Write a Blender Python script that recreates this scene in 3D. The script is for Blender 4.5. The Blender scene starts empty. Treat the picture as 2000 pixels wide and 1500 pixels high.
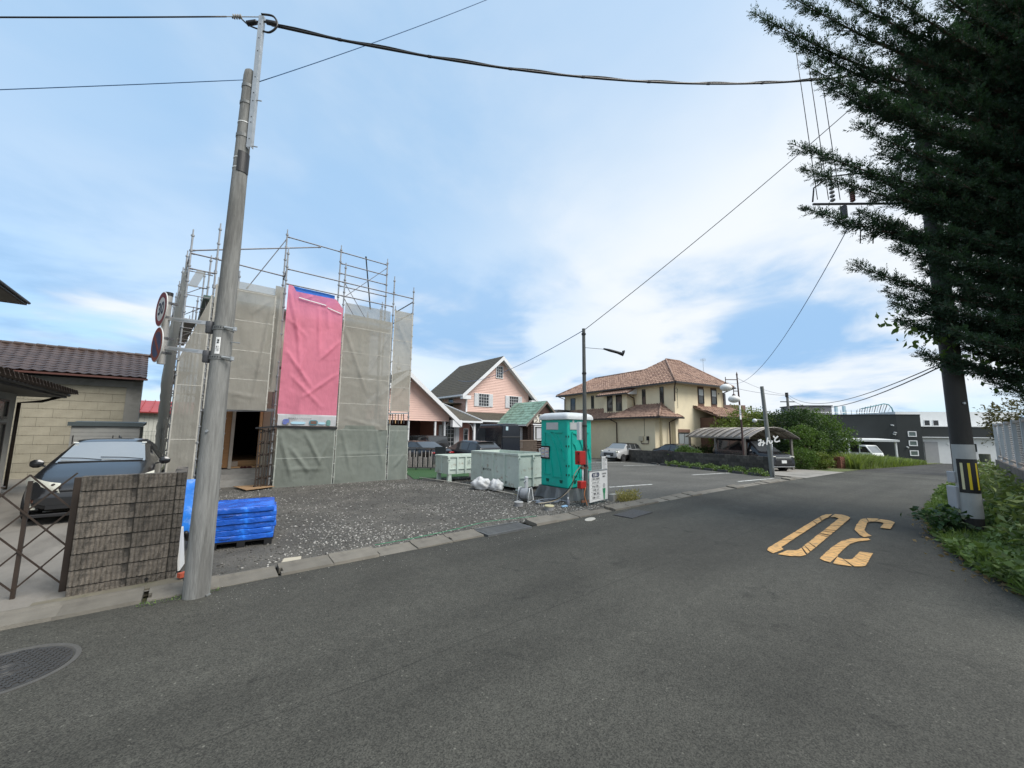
import bpy, bmesh, math, random
import numpy as np
from mathutils import Vector, Matrix, Euler
random.seed(7); np.random.seed(7)
S = bpy.context.scene
COL = S.collection
R = math.radians
# ------------------------------------------------------------------ camera
# world axes: X runs along the road, Y across it towards the building plots, Z up; the photographer stands on the road at the origin
cam_d = bpy.data.cameras.new('camera'); cam = bpy.data.objects.new('camera', cam_d); COL.objects.link(cam)
cam_d.sensor_width = 36.0; cam_d.lens = 13.59; cam_d.clip_start = 0.05; cam_d.clip_end = 3000
_yaw, _pit, _rol = R(38.9), R(7.0), R(0.6)
_fh = Vector((math.sin(_yaw), math.cos(_yaw), 0)); _r0 = Vector((math.cos(_yaw), -math.sin(_yaw), 0))
_fw = _fh*math.cos(_pit) + Vector((0, 0, 1))*math.sin(_pit); _u0 = _r0.cross(_fw)
_r = _r0*math.cos(_rol) + _u0*math.sin(_rol); _u = -_r0*math.sin(_rol) + _u0*math.cos(_rol)
cam.matrix_world = Matrix(((_r.x, _u.x, -_fw.x, 0), (_r.y, _u.y, -_fw.y, 0), (_r.z, _u.z, -_fw.z, 1.75), (0, 0, 0, 1)))
S.camera = cam
# ------------------------------------------------------------------ light
SUN_EL, SUN_AZ = R(52), R(-66)          # azimuth measured from +X towards +Y
sd = bpy.data.lights.new('sun', 'SUN'); sd.energy = 1.5; sd.angle = R(36); sd.color = (1.0, 0.96, 0.9)
so = bpy.data.objects.new('sun', sd); COL.objects.link(so)
_sv = Vector((math.cos(SUN_EL)*math.cos(SUN_AZ), math.cos(SUN_EL)*math.sin(SUN_AZ), math.sin(SUN_EL)))
so.rotation_euler = _sv.to_track_quat('Z', 'Y').to_euler(); so.location = (0, 0, 40)
W = bpy.data.worlds.new('World'); S.world = W; W.use_nodes = True
nt = W.node_tree; nt.nodes.clear()
def N(t, ty, **kw):
    n = t.nodes.new(ty)
    for k, v in kw.items():
        if k in n.inputs: n.inputs[k].default_value = v
        else: setattr(n, k, v)
    return n
def build_world():
    L = nt.links.new
    out = N(nt, 'ShaderNodeOutputWorld'); bg = N(nt, 'ShaderNodeBackground'); bg.inputs['Strength'].default_value = 0.066
    sky = N(nt, 'ShaderNodeTexSky'); sky.sky_type = 'NISHITA'; sky.sun_disc = False
    sky.sun_elevation = SUN_EL; sky.sun_rotation = math.pi/2 - SUN_AZ; sky.air_density = 1.0; sky.dust_density = 0.6; sky.ozone_density = 2.0
    tc = N(nt, 'ShaderNodeTexCoord')
    def rng(src, a, b, c, d, smooth=True):
        r = N(nt, 'ShaderNodeMapRange', interpolation_type='SMOOTHSTEP' if smooth else 'LINEAR'); L(src, r.inputs[0])
        for k, v in zip((1, 2, 3, 4), (a, b, c, d)): r.inputs[k].default_value = v
        return r.outputs[0]
    def mix(f, A, B):
        m = N(nt, 'ShaderNodeMix', data_type='RGBA'); L(f, m.inputs['Factor'])
        for k, v in (('A', A), ('B', B)):
            if isinstance(v, tuple): m.inputs[k].default_value = (*v, 1)
            else: L(v, m.inputs[k])
        return m.outputs['Result']
    def math_(op, a, b):
        m = N(nt, 'ShaderNodeMath', operation=op)
        for k, v in ((0, a), (1, b)):
            if isinstance(v, (int, float)): m.inputs[k].default_value = v
            else: L(v, m.inputs[k])
        return m.outputs[0]
    # the view direction is laid on a flat cloud deck, so the clouds shrink and flatten towards the horizon
    sep = N(nt, 'ShaderNodeSeparateXYZ'); L(tc.outputs['Generated'], sep.inputs[0])
    za = math_('ADD', math_('MAXIMUM', sep.outputs['Z'], 0.0), 0.17)
    cb = N(nt, 'ShaderNodeCombineXYZ'); L(math_('DIVIDE', sep.outputs['X'], za), cb.inputs[0]); L(math_('DIVIDE', sep.outputs['Y'], za), cb.inputs[1])
    def nz(loc, sc, det, ro, dist):
        mp = N(nt, 'ShaderNodeMapping'); L(cb.outputs[0], mp.inputs[0]); mp.inputs['Location'].default_value = loc
        n = N(nt, 'ShaderNodeTexNoise', Scale=sc, Detail=det, Roughness=ro, Distortion=dist); L(mp.outputs[0], n.inputs[0]); return n.outputs[0]
    veil = rng(nz(SKY_A, 0.24, 2.5, 0.42, 0.15), 0.35, 0.55, 0.20, 1.0)            # thin high veil
    body = rng(nz(SKY_B, 0.85, 8.0, 0.56, 0.25), 0.42, 0.60, 0.0, 1.0)            # cumulus banks
    body = math_('MULTIPLY', body, rng(sep.outputs['Z'], 0.22, 0.62, 1.0, 0.30))   # the deck is seen edge-on low down, thinly overhead
    under = rng(nz(SKY_C, 1.1, 5.0, 0.5, 0.5), 0.40, 0.62, 0.0, 1.0)              # their shaded undersides
    g = N(nt, 'ShaderNodeMix', data_type='RGBA', blend_type='MULTIPLY'); g.inputs['Factor'].default_value = 1.0; L(sky.outputs[0], g.inputs['A']); g.inputs['B'].default_value = (1.0, 1.15, 1.2, 1)
    hz = N(nt, 'ShaderNodeValue'); hz.outputs[0].default_value = 0.6
    c = mix(veil, mix(hz.outputs[0], g.outputs['Result'], (1.9, 3.7, 5.6)), (4.9, 5.2, 5.5))
    c = mix(body, c, mix(under, (2.0, 3.25, 4.9), (5.0, 5.25, 5.5)))
    L(c, bg.inputs['Color']); L(bg.outputs[0], out.inputs['Surface'])
SKY_A, SKY_B, SKY_C = (1.3, 8.3, 2.2), (9.7, 18.8, 8.1), (18.4, 3.2, 19.9)
build_world()
S.view_settings.view_transform = 'Standard'; S.view_settings.look = 'None'; S.view_settings.gamma = 1.0
S.view_settings.exposure = 1.5; S.view_settings.use_curve_mapping = False
S.render.engine = 'CYCLES'
try:
    S.cycles.transparent_max_bounces = 24; S.cycles.max_bounces = 6
except Exception: pass
# ------------------------------------------------------------------ helpers
def gz(x, y):
    t = min(math.hypot(x, y), 80) - 14
    return -0.025*((t + math.sqrt(t*t + 16))/2) + 0.007
_M = {}
def mat(name, c, rough=0.7, var=0.12, scale=4.0, bump=0.0, bscale=None, metal=0.0, c2=None, f2=0.0, s2=1.0, lo2=0.5, hi2=0.7, isl=0.0, obj=0.0, alpha=None, trans=0.0, spec=None, stretch=None, coat=0.0, ao=False):
    """noise-varied procedural paint: c +-var, blotches of c2 (f2), per-piece shade (isl/obj)"""
    if name in _M: return _M[name]
    m = bpy.data.materials.new(name); m.use_nodes = True; t = m.node_tree; L = t.links.new
    b = t.nodes['Principled BSDF']; b.inputs['Roughness'].default_value = rough; b.inputs['Metallic'].default_value = metal
    if spec is not None: b.inputs['Specular IOR Level'].default_value = spec
    if coat: b.inputs['Coat Weight'].default_value = coat; b.inputs['Coat Roughness'].default_value = 0.05
    tc = N(t, 'ShaderNodeTexCoord'); src = tc.outputs['Object']
    if stretch:
        mp = N(t, 'ShaderNodeMapping'); mp.inputs['Scale'].default_value = stretch; L(src, mp.inputs[0]); src = mp.outputs[0]
    n = N(t, 'ShaderNodeTexNoise', Scale=scale, Detail=5.0, Roughness=0.6); L(src, n.inputs[0])
    mr = N(t, 'ShaderNodeMapRange'); L(n.outputs[0], mr.inputs[0]); mr.inputs[1].default_value = 0.25; mr.inputs[2].default_value = 0.75
    mr.inputs[3].default_value = 1-var; mr.inputs[4].default_value = 1+var
    fac = mr.outputs[0]
    if isl or obj:
        if isl: g = N(t, 'ShaderNodeNewGeometry'); ro = g.outputs['Random Per Island']
        else: g = N(t, 'ShaderNodeObjectInfo'); ro = g.outputs['Random']
        a = isl or obj
        r = N(t, 'ShaderNodeMapRange'); L(ro, r.inputs[0]); r.inputs[3].default_value = 1-a; r.inputs[4].default_value = 1+a
        q = N(t, 'ShaderNodeMath', operation='MULTIPLY'); L(fac, q.inputs[0]); L(r.outputs[0], q.inputs[1]); fac = q.outputs[0]
    vm = N(t, 'ShaderNodeVectorMath', operation='SCALE'); L(fac, vm.inputs['Scale'])
    col = None
    if c2 is not None:
        n2 = N(t, 'ShaderNodeTexNoise', Scale=s2, Detail=6.0, Roughness=0.65, Distortion=0.3); L(src, n2.inputs[0])
        r2 = N(t, 'ShaderNodeMapRange', interpolation_type='SMOOTHSTEP'); L(n2.outputs[0], r2.inputs[0]); r2.inputs[1].default_value = lo2; r2.inputs[2].default_value = hi2
        r2.inputs[4].default_value = f2
        mx = N(t, 'ShaderNodeMix', data_type='RGBA'); L(r2.outputs[0], mx.inputs['Factor']); mx.inputs['A'].default_value = (*c, 1); mx.inputs['B'].default_value = (*c2, 1)
        L(mx.outputs['Result'], vm.inputs[0])
    else: vm.inputs[0].default_value = c
    L(vm.outputs[0], b.inputs['Base Color'])
    if bump:
        nb = N(t, 'ShaderNodeTexNoise', Scale=bscale or scale*4, Detail=4.0, Roughness=0.65); L(src, nb.inputs[0])
        bp = N(t, 'ShaderNodeBump', Strength=min(bump, 1.0), Distance=0.02); L(nb.outputs[0], bp.inputs['Height']); L(bp.outputs[0], b.inputs['Normal'])
    if trans: 
        b.inputs['Transmission Weight'].default_value = trans
    if alpha is not None: b.inputs['Alpha'].default_value = alpha
    _M[name] = m
    return m
def setp(o, label=None, cat=None, group=None, kind=None):
    if label: o['label'] = label
    if cat: o['category'] = cat
    if group: o['group'] = group
    if kind: o['kind'] = kind
    return o
def thing(name, label, cat, loc=(0, 0, 0), rz=0.0, group=None):
    o = bpy.data.objects.new(name, None); COL.objects.link(o); o.location = loc; o.rotation_euler = (0, 0, rz); o.empty_display_size = 0.2
    return setp(o, label, cat, group)
class MB:
    def __init__(s): s.v = []; s.f = []; s.m = []; s.cur = 0
    def add(s, vs, fs):
        k = len(s.v); s.v += [tuple(v) for v in vs]
        for f in fs: s.f.append(tuple(i+k for i in f)); s.m.append(s.cur)
        return s
    def box(s, x0, x1, y0, y1, z0, z1, M=None):
        vs = [(x, y, z) for z in (z0, z1) for x, y in ((x0, y0), (x1, y0), (x1, y1), (x0, y1))]
        if M is not None: vs = [M @ Vector(v) for v in vs]
        return s.add(vs, [(3, 2, 1, 0), (4, 5, 6, 7), (0, 1, 5, 4), (1, 2, 6, 5), (2, 3, 7, 6), (3, 0, 4, 7)])
    def bar(s, p, q, w=0.05, h=None, up=(0, 0, 1)):
        "rectangular bar from p to q"
        p, q = Vector(p), Vector(q); d = (q-p).normalized(); u = Vector(up)
        if abs(d.dot(u)) > 0.98: u = Vector((1, 0, 0))
        a = d.cross(u).normalized()*w/2; b = a.cross(d).normalized()*(h or w)/2
        vs = [e+i*a+j*b for e in (p, q) for i, j in ((-1, -1), (1, -1), (1, 1), (-1, 1))]
        return s.add(vs, [(0, 1, 2, 3), (7, 6, 5, 4), (0, 4, 5, 1), (1, 5, 6, 2), (2, 6, 7, 3), (3, 7, 4, 0)])
    def tube(s, pts, r, n=8, cap=True):
        "tube along points, r number or list"
        pts = [Vector(p) for p in pts]; m = len(pts)
        rs = r if isinstance(r, (list, tuple)) else [r]*m
        t0 = (pts[1]-pts[0]).normalized(); a = t0.orthogonal().normalized(); vs = []
        for i, p in enumerate(pts):
            t = (pts[min(i+1, m-1)]-pts[max(i-1, 0)]).normalized()
            a = (a - t*a.dot(t)).normalized(); b = t.cross(a)
            for k in range(n):
                g = 2*math.pi*k/n; vs.append(p+(a*math.cos(g)+b*math.sin(g))*rs[i])
        fs = []
        for i in range(m-1):
            for k in range(n):
                fs.append((i*n+k, i*n+(k+1) % n, (i+1)*n+(k+1) % n, (i+1)*n+k))
        if cap: fs += [tuple(range(n-1, -1, -1)), tuple(range((m-1)*n, m*n))]
        return s.add(vs, fs)
    def lathe(s, prof, n=16, at=(0, 0, 0), M=None):
        "profile of (r,z) round z"
        vs = []
        for r, z in prof:
            for k in range(n):
                g = 2*math.pi*k/n; v = Vector((at[0]+r*math.cos(g), at[1]+r*math.sin(g), at[2]+z)); vs.append(M @ v if M is not None else v)
        fs = []
        for i in range(len(prof)-1):
            for k in range(n): fs.append((i*n+k, i*n+(k+1) % n, (i+1)*n+(k+1) % n, (i+1)*n+k))
        fs += [tuple(range(n-1, -1, -1)), tuple(range((len(prof)-1)*n, len(prof)*n))]
        return s.add(vs, fs)
    def quad(s, a, b, c, d): return s.add([a, b, c, d], [(0, 1, 2, 3)])
    def slab(s, poly, t):
        "planar polygon (3d points, ccw seen from its top) thickened downwards along its normal"
        ps = [Vector(p) for p in poly]; nrm = (ps[1]-ps[0]).cross(ps[2]-ps[0]).normalized(); k = len(ps)
        vs = ps + [p-nrm*t for p in ps]
        fs = [tuple(range(k)), tuple(range(2*k-1, k-1, -1))] + [(i, i+k, (i+1) % k+k, (i+1) % k) for i in range(k)]
        return s.add(vs, fs)
    def prism(s, poly, axis, a, b):
        "2d polygon extruded from a to b along axis 'x','y','z'; 2d coords are the other two axes in order"
        def mk(p, t): return {'x': (t, p[0], p[1]), 'y': (p[0], t, p[1]), 'z': (p[0], p[1], t)}[axis]
        k = len(poly); vs = [mk(p, a) for p in poly]+[mk(p, b) for p in poly]
        return s.add(vs, [tuple(range(k-1, -1, -1)), tuple(range(k, 2*k))]+[(i, (i+1) % k, (i+1) % k+k, i+k) for i in range(k)])
    def grid(s, P, closed=False):
        "P[i][j] grid of points"
        m, n = len(P), len(P[0]); vs = [p for r in P for p in r]; fs = []
        for i in range(m-1):
            for j in range(n if closed else n-1): fs.append((i*n+j, i*n+(j+1) % n, (i+1)*n+(j+1) % n, (i+1)*n+j))
        return s.add(vs, fs)
    def mesh(s, name, mats, smooth=False):
        me = bpy.data.meshes.new(name); me.from_pydata(s.v, [], s.f)
        for m in (mats if isinstance(mats, (list, tuple)) else [mats]): me.materials.append(m)
        if max(s.m, default=0): me.polygons.foreach_set('material_index', s.m)
        bm = bmesh.new(); bm.from_mesh(me); bmesh.ops.recalc_face_normals(bm, faces=bm.faces); bm.to_mesh(me); bm.free()
        if smooth is True: me.polygons.foreach_set('use_smooth', [True]*len(me.polygons))
        elif smooth:
            me.polygons.foreach_set('use_smooth', [True]*len(me.polygons)); me.set_sharp_from_angle(angle=R(smooth))
        me.update(); return me
    def build(s, name, mats, parent=None, smooth=False, loc=None, rot=None, bevel=0.0):
        return put(name, s.mesh(name, mats, smooth), parent, loc, rot, bevel=bevel)
def put(name, me, parent=None, loc=None, rot=None, sc=None, bevel=0.0):
    o = bpy.data.objects.new(name, me); COL.objects.link(o)
    if parent: o.parent = parent
    if loc: o.location = loc
    if rot: o.rotation_euler = rot
    if sc: o.scale = sc
    if bevel:
        b = o.modifiers.new('bevel', 'BEVEL'); b.width = bevel; b.segments = 2; b.limit_method = 'ANGLE'; b.angle_limit = R(40)
    return o
def copy_tree(o, parent=None):
    c = o.copy(); COL.objects.link(c); c.parent = parent
    for ch in list(o.children): copy_tree(ch, c)
    return c
def text_mesh(txt, size, depth=0.004, bold=0.0):
    cu = bpy.data.curves.new('lettering', 'FONT'); cu.body = txt; cu.size = size; cu.extrude = depth; cu.offset = bold*size
    cu.align_x = 'CENTER'; cu.align_y = 'CENTER'; cu.resolution_u = 3
    o = bpy.data.objects.new('lettering', cu); COL.objects.link(o); bpy.context.view_layer.update()
    me = bpy.data.meshes.new_from_object(o.evaluated_get(bpy.context.evaluated_depsgraph_get()))
    bpy.data.objects.remove(o); bpy.data.curves.remove(cu); return me
def lettering(txt, size, m, parent, loc, rot, depth=0.004, bold=0.0, sc=None, name='lettering'):
    me = text_mesh(txt, size, depth, bold); me.materials.clear(); me.materials.append(m)
    return put(name, me, parent, loc, rot, sc)
def fastmesh(name, V, F, m, nper):
    "numpy verts (n,3) and faces (k,nper)"
    me = bpy.data.meshes.new(name); me.vertices.add(len(V)); me.vertices.foreach_set('co', V.astype(np.float32).ravel())
    k = len(F); me.loops.add(k*nper); me.loops.foreach_set('vertex_index', F.astype(np.int32).ravel())
    me.polygons.add(k); me.polygons.foreach_set('loop_start', np.arange(0, k*nper, nper, dtype=np.int32))
    me.materials.append(m); me.update(calc_edges=True); me.validate(); return me
def sheet(name, polyL, polyR, m, dz, step=1.0, thick=0.0):
    "ground strip between two polylines sampled alike, following the lie of the land"
    mb = MB(); rows = []
    for a, b in zip(polyL, polyR):
        n = 10; rows.append([(a[0]+(b[0]-a[0])*k/n, a[1]+(b[1]-a[1])*k/n) for k in range(n+1)])
    P = []
    for i in range(len(rows)-1):
        d = math.dist(polyL[i], polyL[i+1]); ns = max(1, int(d/step))
        for k in range(ns+(i == len(rows)-2)):
            t = k/ns; P.append([(a[0]+(b[0]-a[0])*t, a[1]+(b[1]-a[1])*t) for a, b in zip(rows[i], rows[i+1])])
    mb.grid([[(x, y, gz(x, y)+dz) for x, y in r] for r in P])
    o = mb.build(name, m, smooth=True); o['kind'] = 'structure'
    me = o.data
    # make all faces look up
    if me.polygons[0].normal.z < 0: me.flip_normals()
    return o
# ------------------------------------------------------------------ shared materials
STEEL = mat('galvanised steel', (0.42, 0.44, 0.45), 0.45, 0.15, 12, metal=0.7)
DSTEEL = mat('dull dark steel', (0.10, 0.10, 0.105), 0.5, 0.2, 10, metal=0.4)
BLACK = mat('black plastic', (0.012, 0.012, 0.013), 0.45, 0.2, 8)
RUBBER = mat('tyre rubber', (0.018, 0.018, 0.019), 0.85, 0.2, 20)
WHITE = mat('white paint', (0.78, 0.78, 0.76), 0.5, 0.05, 6)
WPLAST = mat('white plastic', (0.7, 0.71, 0.7), 0.4, 0.05, 6)
def glass(name, tint=(0.02, 0.025, 0.027), rough=0.04, alpha=1.0):
    return mat(name, tint, rough, 0.1, 3, spec=0.6, alpha=alpha)
GLASS = glass('window glass'); DGLASS = glass('dark glass', (0.006, 0.007, 0.008))
CONC = mat('concrete', (0.30, 0.29, 0.27), 0.9, 0.15, 3, bump=0.3, bscale=40, c2=(0.14, 0.135, 0.12), f2=0.7, s2=1.4)
WOODL = mat('new lumber', (0.55, 0.34, 0.17), 0.7, 0.15, 3, stretch=(1, 12, 12))
BROWNM = mat('dark brown metal', (0.045, 0.032, 0.024), 0.45, 0.2, 8, metal=0.2)
# ================================================================== SETTING
def asphalt(name, base=0.068, tint=(1.0, 1.0, 0.95), speck=0.5, patch=0.33, tracks=True):
    m = bpy.data.materials.new(name); m.use_nodes = True; t = m.node_tree; L = t.links.new; b = t.nodes['Principled BSDF']
    b.inputs['Roughness'].default_value = 0.86; b.inputs['Specular IOR Level'].default_value = 0.35
    tc = N(t, 'ShaderNodeTexCoord'); co = tc.outputs['Object']
    big = N(t, 'ShaderNodeTexNoise', Scale=0.28, Detail=6.0, Roughness=0.6, Distortion=0.6); L(co, big.inputs[0])
    mp = N(t, 'ShaderNodeMapping'); mp.inputs['Scale'].default_value = (0.12, 1.3, 1); L(co, mp.inputs[0])
    trk = N(t, 'ShaderNodeTexNoise', Scale=1.0, Detail=3.0, Roughness=0.5); L(mp.outputs[0], trk.inputs[0])
    mid = N(t, 'ShaderNodeTexNoise', Scale=9.0, Detail=4.0, Roughness=0.7); L(co, mid.inputs[0])
    v = N(t, 'ShaderNodeTexVoronoi', Scale=140.0); L(co, v.inputs[0])
    v2 = N(t, 'ShaderNodeTexVoronoi', Scale=34.0); L(co, v2.inputs[0])
    def rng(s, a, b_, c, d):
        q = N(t, 'ShaderNodeMapRange'); L(s, q.inputs[0]); q.inputs[1].default_value = a; q.inputs[2].default_value = b_; q.inputs[3].default_value = c; q.inputs[4].default_value = d; return q.outputs[0]
    def mul(a, b_):
        q = N(t, 'ShaderNodeMath', operation='MULTIPLY'); L(a, q.inputs[0]); L(b_, q.inputs[1]); return q.outputs[0]
    sepc = N(t, 'ShaderNodeSeparateColor'); L(v.outputs['Color'], sepc.inputs[0])
    sepd = N(t, 'ShaderNodeSeparateColor'); L(v2.outputs['Color'], sepd.inputs[0])
    f = mul(rng(big.outputs[0], 0.3, 0.7, 1-patch, 1+patch), rng(mid.outputs[0], 0.3, 0.7, 0.86, 1.14))
    f = mul(f, rng(trk.outputs[0], 0.3, 0.7, 0.9, 1.1))
    f = mul(f, rng(sepc.outputs[0], 0, 1, 1-speck, 1+speck))
    # a few pale chips of aggregate
    ch = rng(sepd.outputs[0], 0.93, 0.95, 1.0, 2.1); cd = rng(v2.outputs['Distance'], 0.2, 0.3, 1.0, 0.0)
    k = N(t, 'ShaderNodeMath', operation='POWER'); L(ch, k.inputs[0]); L(cd, k.inputs[1]); f = mul(f, k.outputs[0])
    # polished wheel tracks along the road, oil stains, a paving joint and grit ground in at the kerb: all marks on the road itself
    sp = N(t, 'ShaderNodeSeparateXYZ'); L(co, sp.inputs[0])
    wv = N(t, 'ShaderNodeTexNoise', Scale=0.35, Detail=3.0); L(co, wv.inputs[0])
    def add(a, b_, k=1.0):
        q = N(t, 'ShaderNodeMath', operation='MULTIPLY_ADD'); L(a, q.inputs[0]); q.inputs[1].default_value = k
        if isinstance(b_, (int, float)): q.inputs[2].default_value = b_
        else: L(b_, q.inputs[2])
        return q.outputs[0]
    yy = add(wv.outputs[0], sp.outputs['Y'], 0.35)
    if tracks:
        def band(c_, w, lo):
            d = N(t, 'ShaderNodeMath', operation='ABSOLUTE'); L(add(yy, -c_), d.inputs[0]); return rng(d.outputs[0], 0, w, lo, 1.0)
        for c_ in (1.15, 2.75, 3.45, 4.95): f = mul(f, band(c_, .45, .82))
        f = mul(f, band(3.12, .011, .6)); f = mul(f, rng(yy, 5.25, 5.75, 1.0, .8))
        st = N(t, 'ShaderNodeTexNoise', Scale=1.7, Detail=5.0, Roughness=0.7, Distortion=1.0); L(co, st.inputs[0]); f = mul(f, rng(st.outputs[0], .60, .74, 1.0, .55))
        pl = N(t, 'ShaderNodeTexNoise', Scale=0.8, Detail=6.0, Roughness=0.75); L(co, pl.inputs[0]); f = mul(f, rng(pl.outputs[0], .60, .75, 1.0, 1.28))
    vm = N(t, 'ShaderNodeVectorMath', operation='SCALE'); vm.inputs[0].default_value = tuple(base*c for c in tint); L(f, vm.inputs['Scale']); L(vm.outputs[0], b.inputs['Base Color'])
    bp = N(t, 'ShaderNodeBump', Strength=0.55, Distance=0.006); L(sepc.outputs[1], bp.inputs['Height']); L(bp.outputs[0], b.inputs['Normal'])
    return m
ASPH = asphalt('road asphalt', 0.056, (1.04, 1.01, 0.84)); ASPH2 = asphalt('parking asphalt', 0.09, (1.04, 1.0, 0.88), 0.35, 0.2, False)
# ground to the horizon
def base_ground():
    mb = MB(); rs = [0.5, 2, 4, 6, 8, 10, 12, 14, 17, 20, 24, 28, 33, 40, 48, 57, 68, 80, 130, 260, 600, 1500]; n = 48
    P = [[(r*math.cos(2*math.pi*k/n), r*math.sin(2*math.pi*k/n), gz(r, 0)-0.07) for k in range(n)] for r in rs]
    mb.grid(P, closed=True); m = mat('rough ground', (0.085, 0.09, 0.045), 0.95, 0.35, 2.5, bump=0.5, bscale=30, c2=(0.13, 0.10, 0.07), f2=0.7, s2=0.5)
    o = mb.build('ground', m, smooth=True); o['kind'] = 'structure'
    if o.data.polygons[0].normal.z < 0: o.data.flip_normals()
base_ground()
XS = [-40, -10, 4, 6, 7, 8.2, 9, 10.5, 12.8, 16, 20, 25, 30.5, 37, 43.7, 55, 65.6, 90, 130]
YL = [5.57]*10+[5.58, 5.64, 6.0, 5.6, 5.1, 4.4, 3.5, 1.0, -6]
YR = [-2.4, -2.4, -1.6, -0.6, -0.05, 0.25, 0.45, 0.75, 1.0, 1.1, 1.25, 1.4, 1.55, 1.55, 1.3, 0.5, -1.0, -5.5, -14]
sheet('road', list(zip(XS, YR)), list(zip(XS, YL)), ASPH, 0.0, 0.8)
# darker, newer patch of asphalt beyond the joint, and the parking court
sheet('road_patch', [(33.3, 1.7), (50, 1.1), (64, -0.6)], [(31.5, 5.7), (48, 4.8), (64, 3.5)], asphalt('newer asphalt', 0.044, (1.03, 1.0, 0.92)), 0.004)
sheet('parking_lot', [(8.9, 5.84), (14, 5.84), (21.3, 5.95)], [(8.9, 27.0), (19.0, 27.0), (29.5, 27.0)], ASPH2, 0.004, 0.8)
GRAV = mat('crushed stone', (0.075, 0.071, 0.062), 0.95, 0.55, 55, bump=1.0, bscale=60, c2=(0.12, 0.112, 0.097), f2=0.85, s2=0.9, lo2=0.42, hi2=0.62)
sheet('gravel_lot', [(0.02, 5.86), (4, 5.86), (8.9, 5.86)], [(-1.0, 26), (4, 26), (8.9, 26)], GRAV, 0.012, 0.8)
sheet('turf', [(6.35, 13.55), (8.6, 13.3)], [(8.2, 19.4), (11.6, 18.2)], mat('artificial turf', (0.022, 0.075, 0.018), 0.9, 0.3, 30, bump=0.5, bscale=90, c2=(0.05, 0.09, 0.03), f2=0.5, s2=0.7), 0.03)
DRIVE = mat('worn driveway concrete', (0.19, 0.175, 0.152), 0.9, 0.2, 1.2, bump=0.3, bscale=40, c2=(0.11, 0.10, 0.085), f2=0.9, s2=1.1, stretch=(1.0, 0.35, 1))
sheet('driveway', [(-14, 5.86), (-6, 5.86), (0.0, 5.86)], [(-14, 24), (-6, 24), (-1.0, 24)], DRIVE, 0.014, 0.8)
sheet('grass_verge', [(6.2, -6.5), (9, -6.5), (16, -6), (30, -4), (62, -5)], [(6.6, 0.2), (9, 0.85), (16, 1.5), (30, 1.95), (62, -0.1)], mat('verge soil', (0.055, 0.05, 0.028), 0.95, 0.3, 6, bump=0.6, bscale=40), -0.008)
sheet('grass_strip', [(29.2, 5.8), (36, 5.6), (43.7, 5.2), (55, 4.5), (65.6, 3.6), (80, 1.9)], [(30, 12), (38, 15), (46, 12), (56, 8.5), (66, 7), (82, 5.0)], mat('rough grass', (0.09, 0.11, 0.035), 0.95, 0.35, 3, bump=0.5, bscale=20, c2=(0.15, 0.13, 0.06), f2=0.7, s2=0.6), 0.016)
sheet('driveway_apron', [(21.6, 5.5), (29.3, 5.6)], [(23.5, 13), (30, 13)], mat('apron concrete', (0.24, 0.225, 0.2), 0.9, 0.2, 2, c2=(0.12, 0.115, 0.1), f2=0.6, s2=0.9), 0.012)
# ---- gutter blocks: pieces of one kerb
CURB = mat('kerb concrete', (0.155, 0.142, 0.118), 0.92, 0.2, 5, bump=0.45, bscale=70, c2=(0.11, 0.10, 0.085), f2=0.8, s2=2.2, obj=0.14)
kerb = bpy.data.objects.new('kerb', None); COL.objects.link(kerb); kerb['kind'] = 'structure'
def kerb_blocks():
    mb = MB(); w = 0.592
    pr = [(5.535, -0.05), (5.55, 0.010), (5.80, 0.028), (5.845, 0.042), (5.875, 0.042), (5.88, -0.05)]
    mb.prism(pr, 'x', 0.0, w); me = mb.mesh('kerb_block', CURB)
    # blocks with a notch for the drain at one end
    mb = MB(); mb.prism(pr, 'x', 0.03, w); mb.prism([(5.535, -0.05), (5.55, 0.010), (5.62, 0.014), (5.63, -0.05)], 'x', 0.0, 0.03)
    mb.prism([(5.74, -0.05), (5.73, 0.022), (5.80, 0.028), (5.845, 0.042), (5.875, 0.042), (5.88, -0.05)], 'x', 0.0, 0.03); me2 = mb.mesh('kerb_block', CURB)
    for i in range(-6, 36):
        x = -0.28+i*0.6
        if 3.8 < x < 4.7: continue
        put('kerb_block', me2 if i % 2 == 0 or i > 12 else me, kerb, (x, random.uniform(-.006, .006), gz(x, 5.6)+random.uniform(-0.003, 0.004)), (random.uniform(-.006, .006), random.uniform(-.004, .004), random.uniform(-.006, .006)))
kerb_blocks()
GRT = mat('dull grating steel', (.13, .135, .135), .6, .2, 9, metal=.4)
def grating():
    t = thing('drain_grating', 'grey steel slotted drain grating set in the kerb by the gravel lot', 'grating', (3.93, 5.46, 0.0))
    f = MB(); f.box(0, 0.98, 0, 0.03, -0.04, 0.03); f.box(0, 0.98, 0.40, 0.43, -0.04, 0.045); f.box(0, 0.02, 0.03, 0.40, -0.04, 0.03); f.box(0.96, 0.98, 0.03, 0.40, -0.04, 0.03)
    f.build('frame', GRT, t)
    pit = MB(); pit.box(0.02, .96, .03, .40, -0.045, -0.02); pit.build('pit', BLACK, t)
    b = MB(); b.box(0, 0.94, 0, 0.024, 0, 0.035); me = b.mesh('grating_bar', GRT)
    for k in range(6): put('grating_bar', me, t, (0.02, 0.055+k*0.059, -0.005))
grating()
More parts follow.
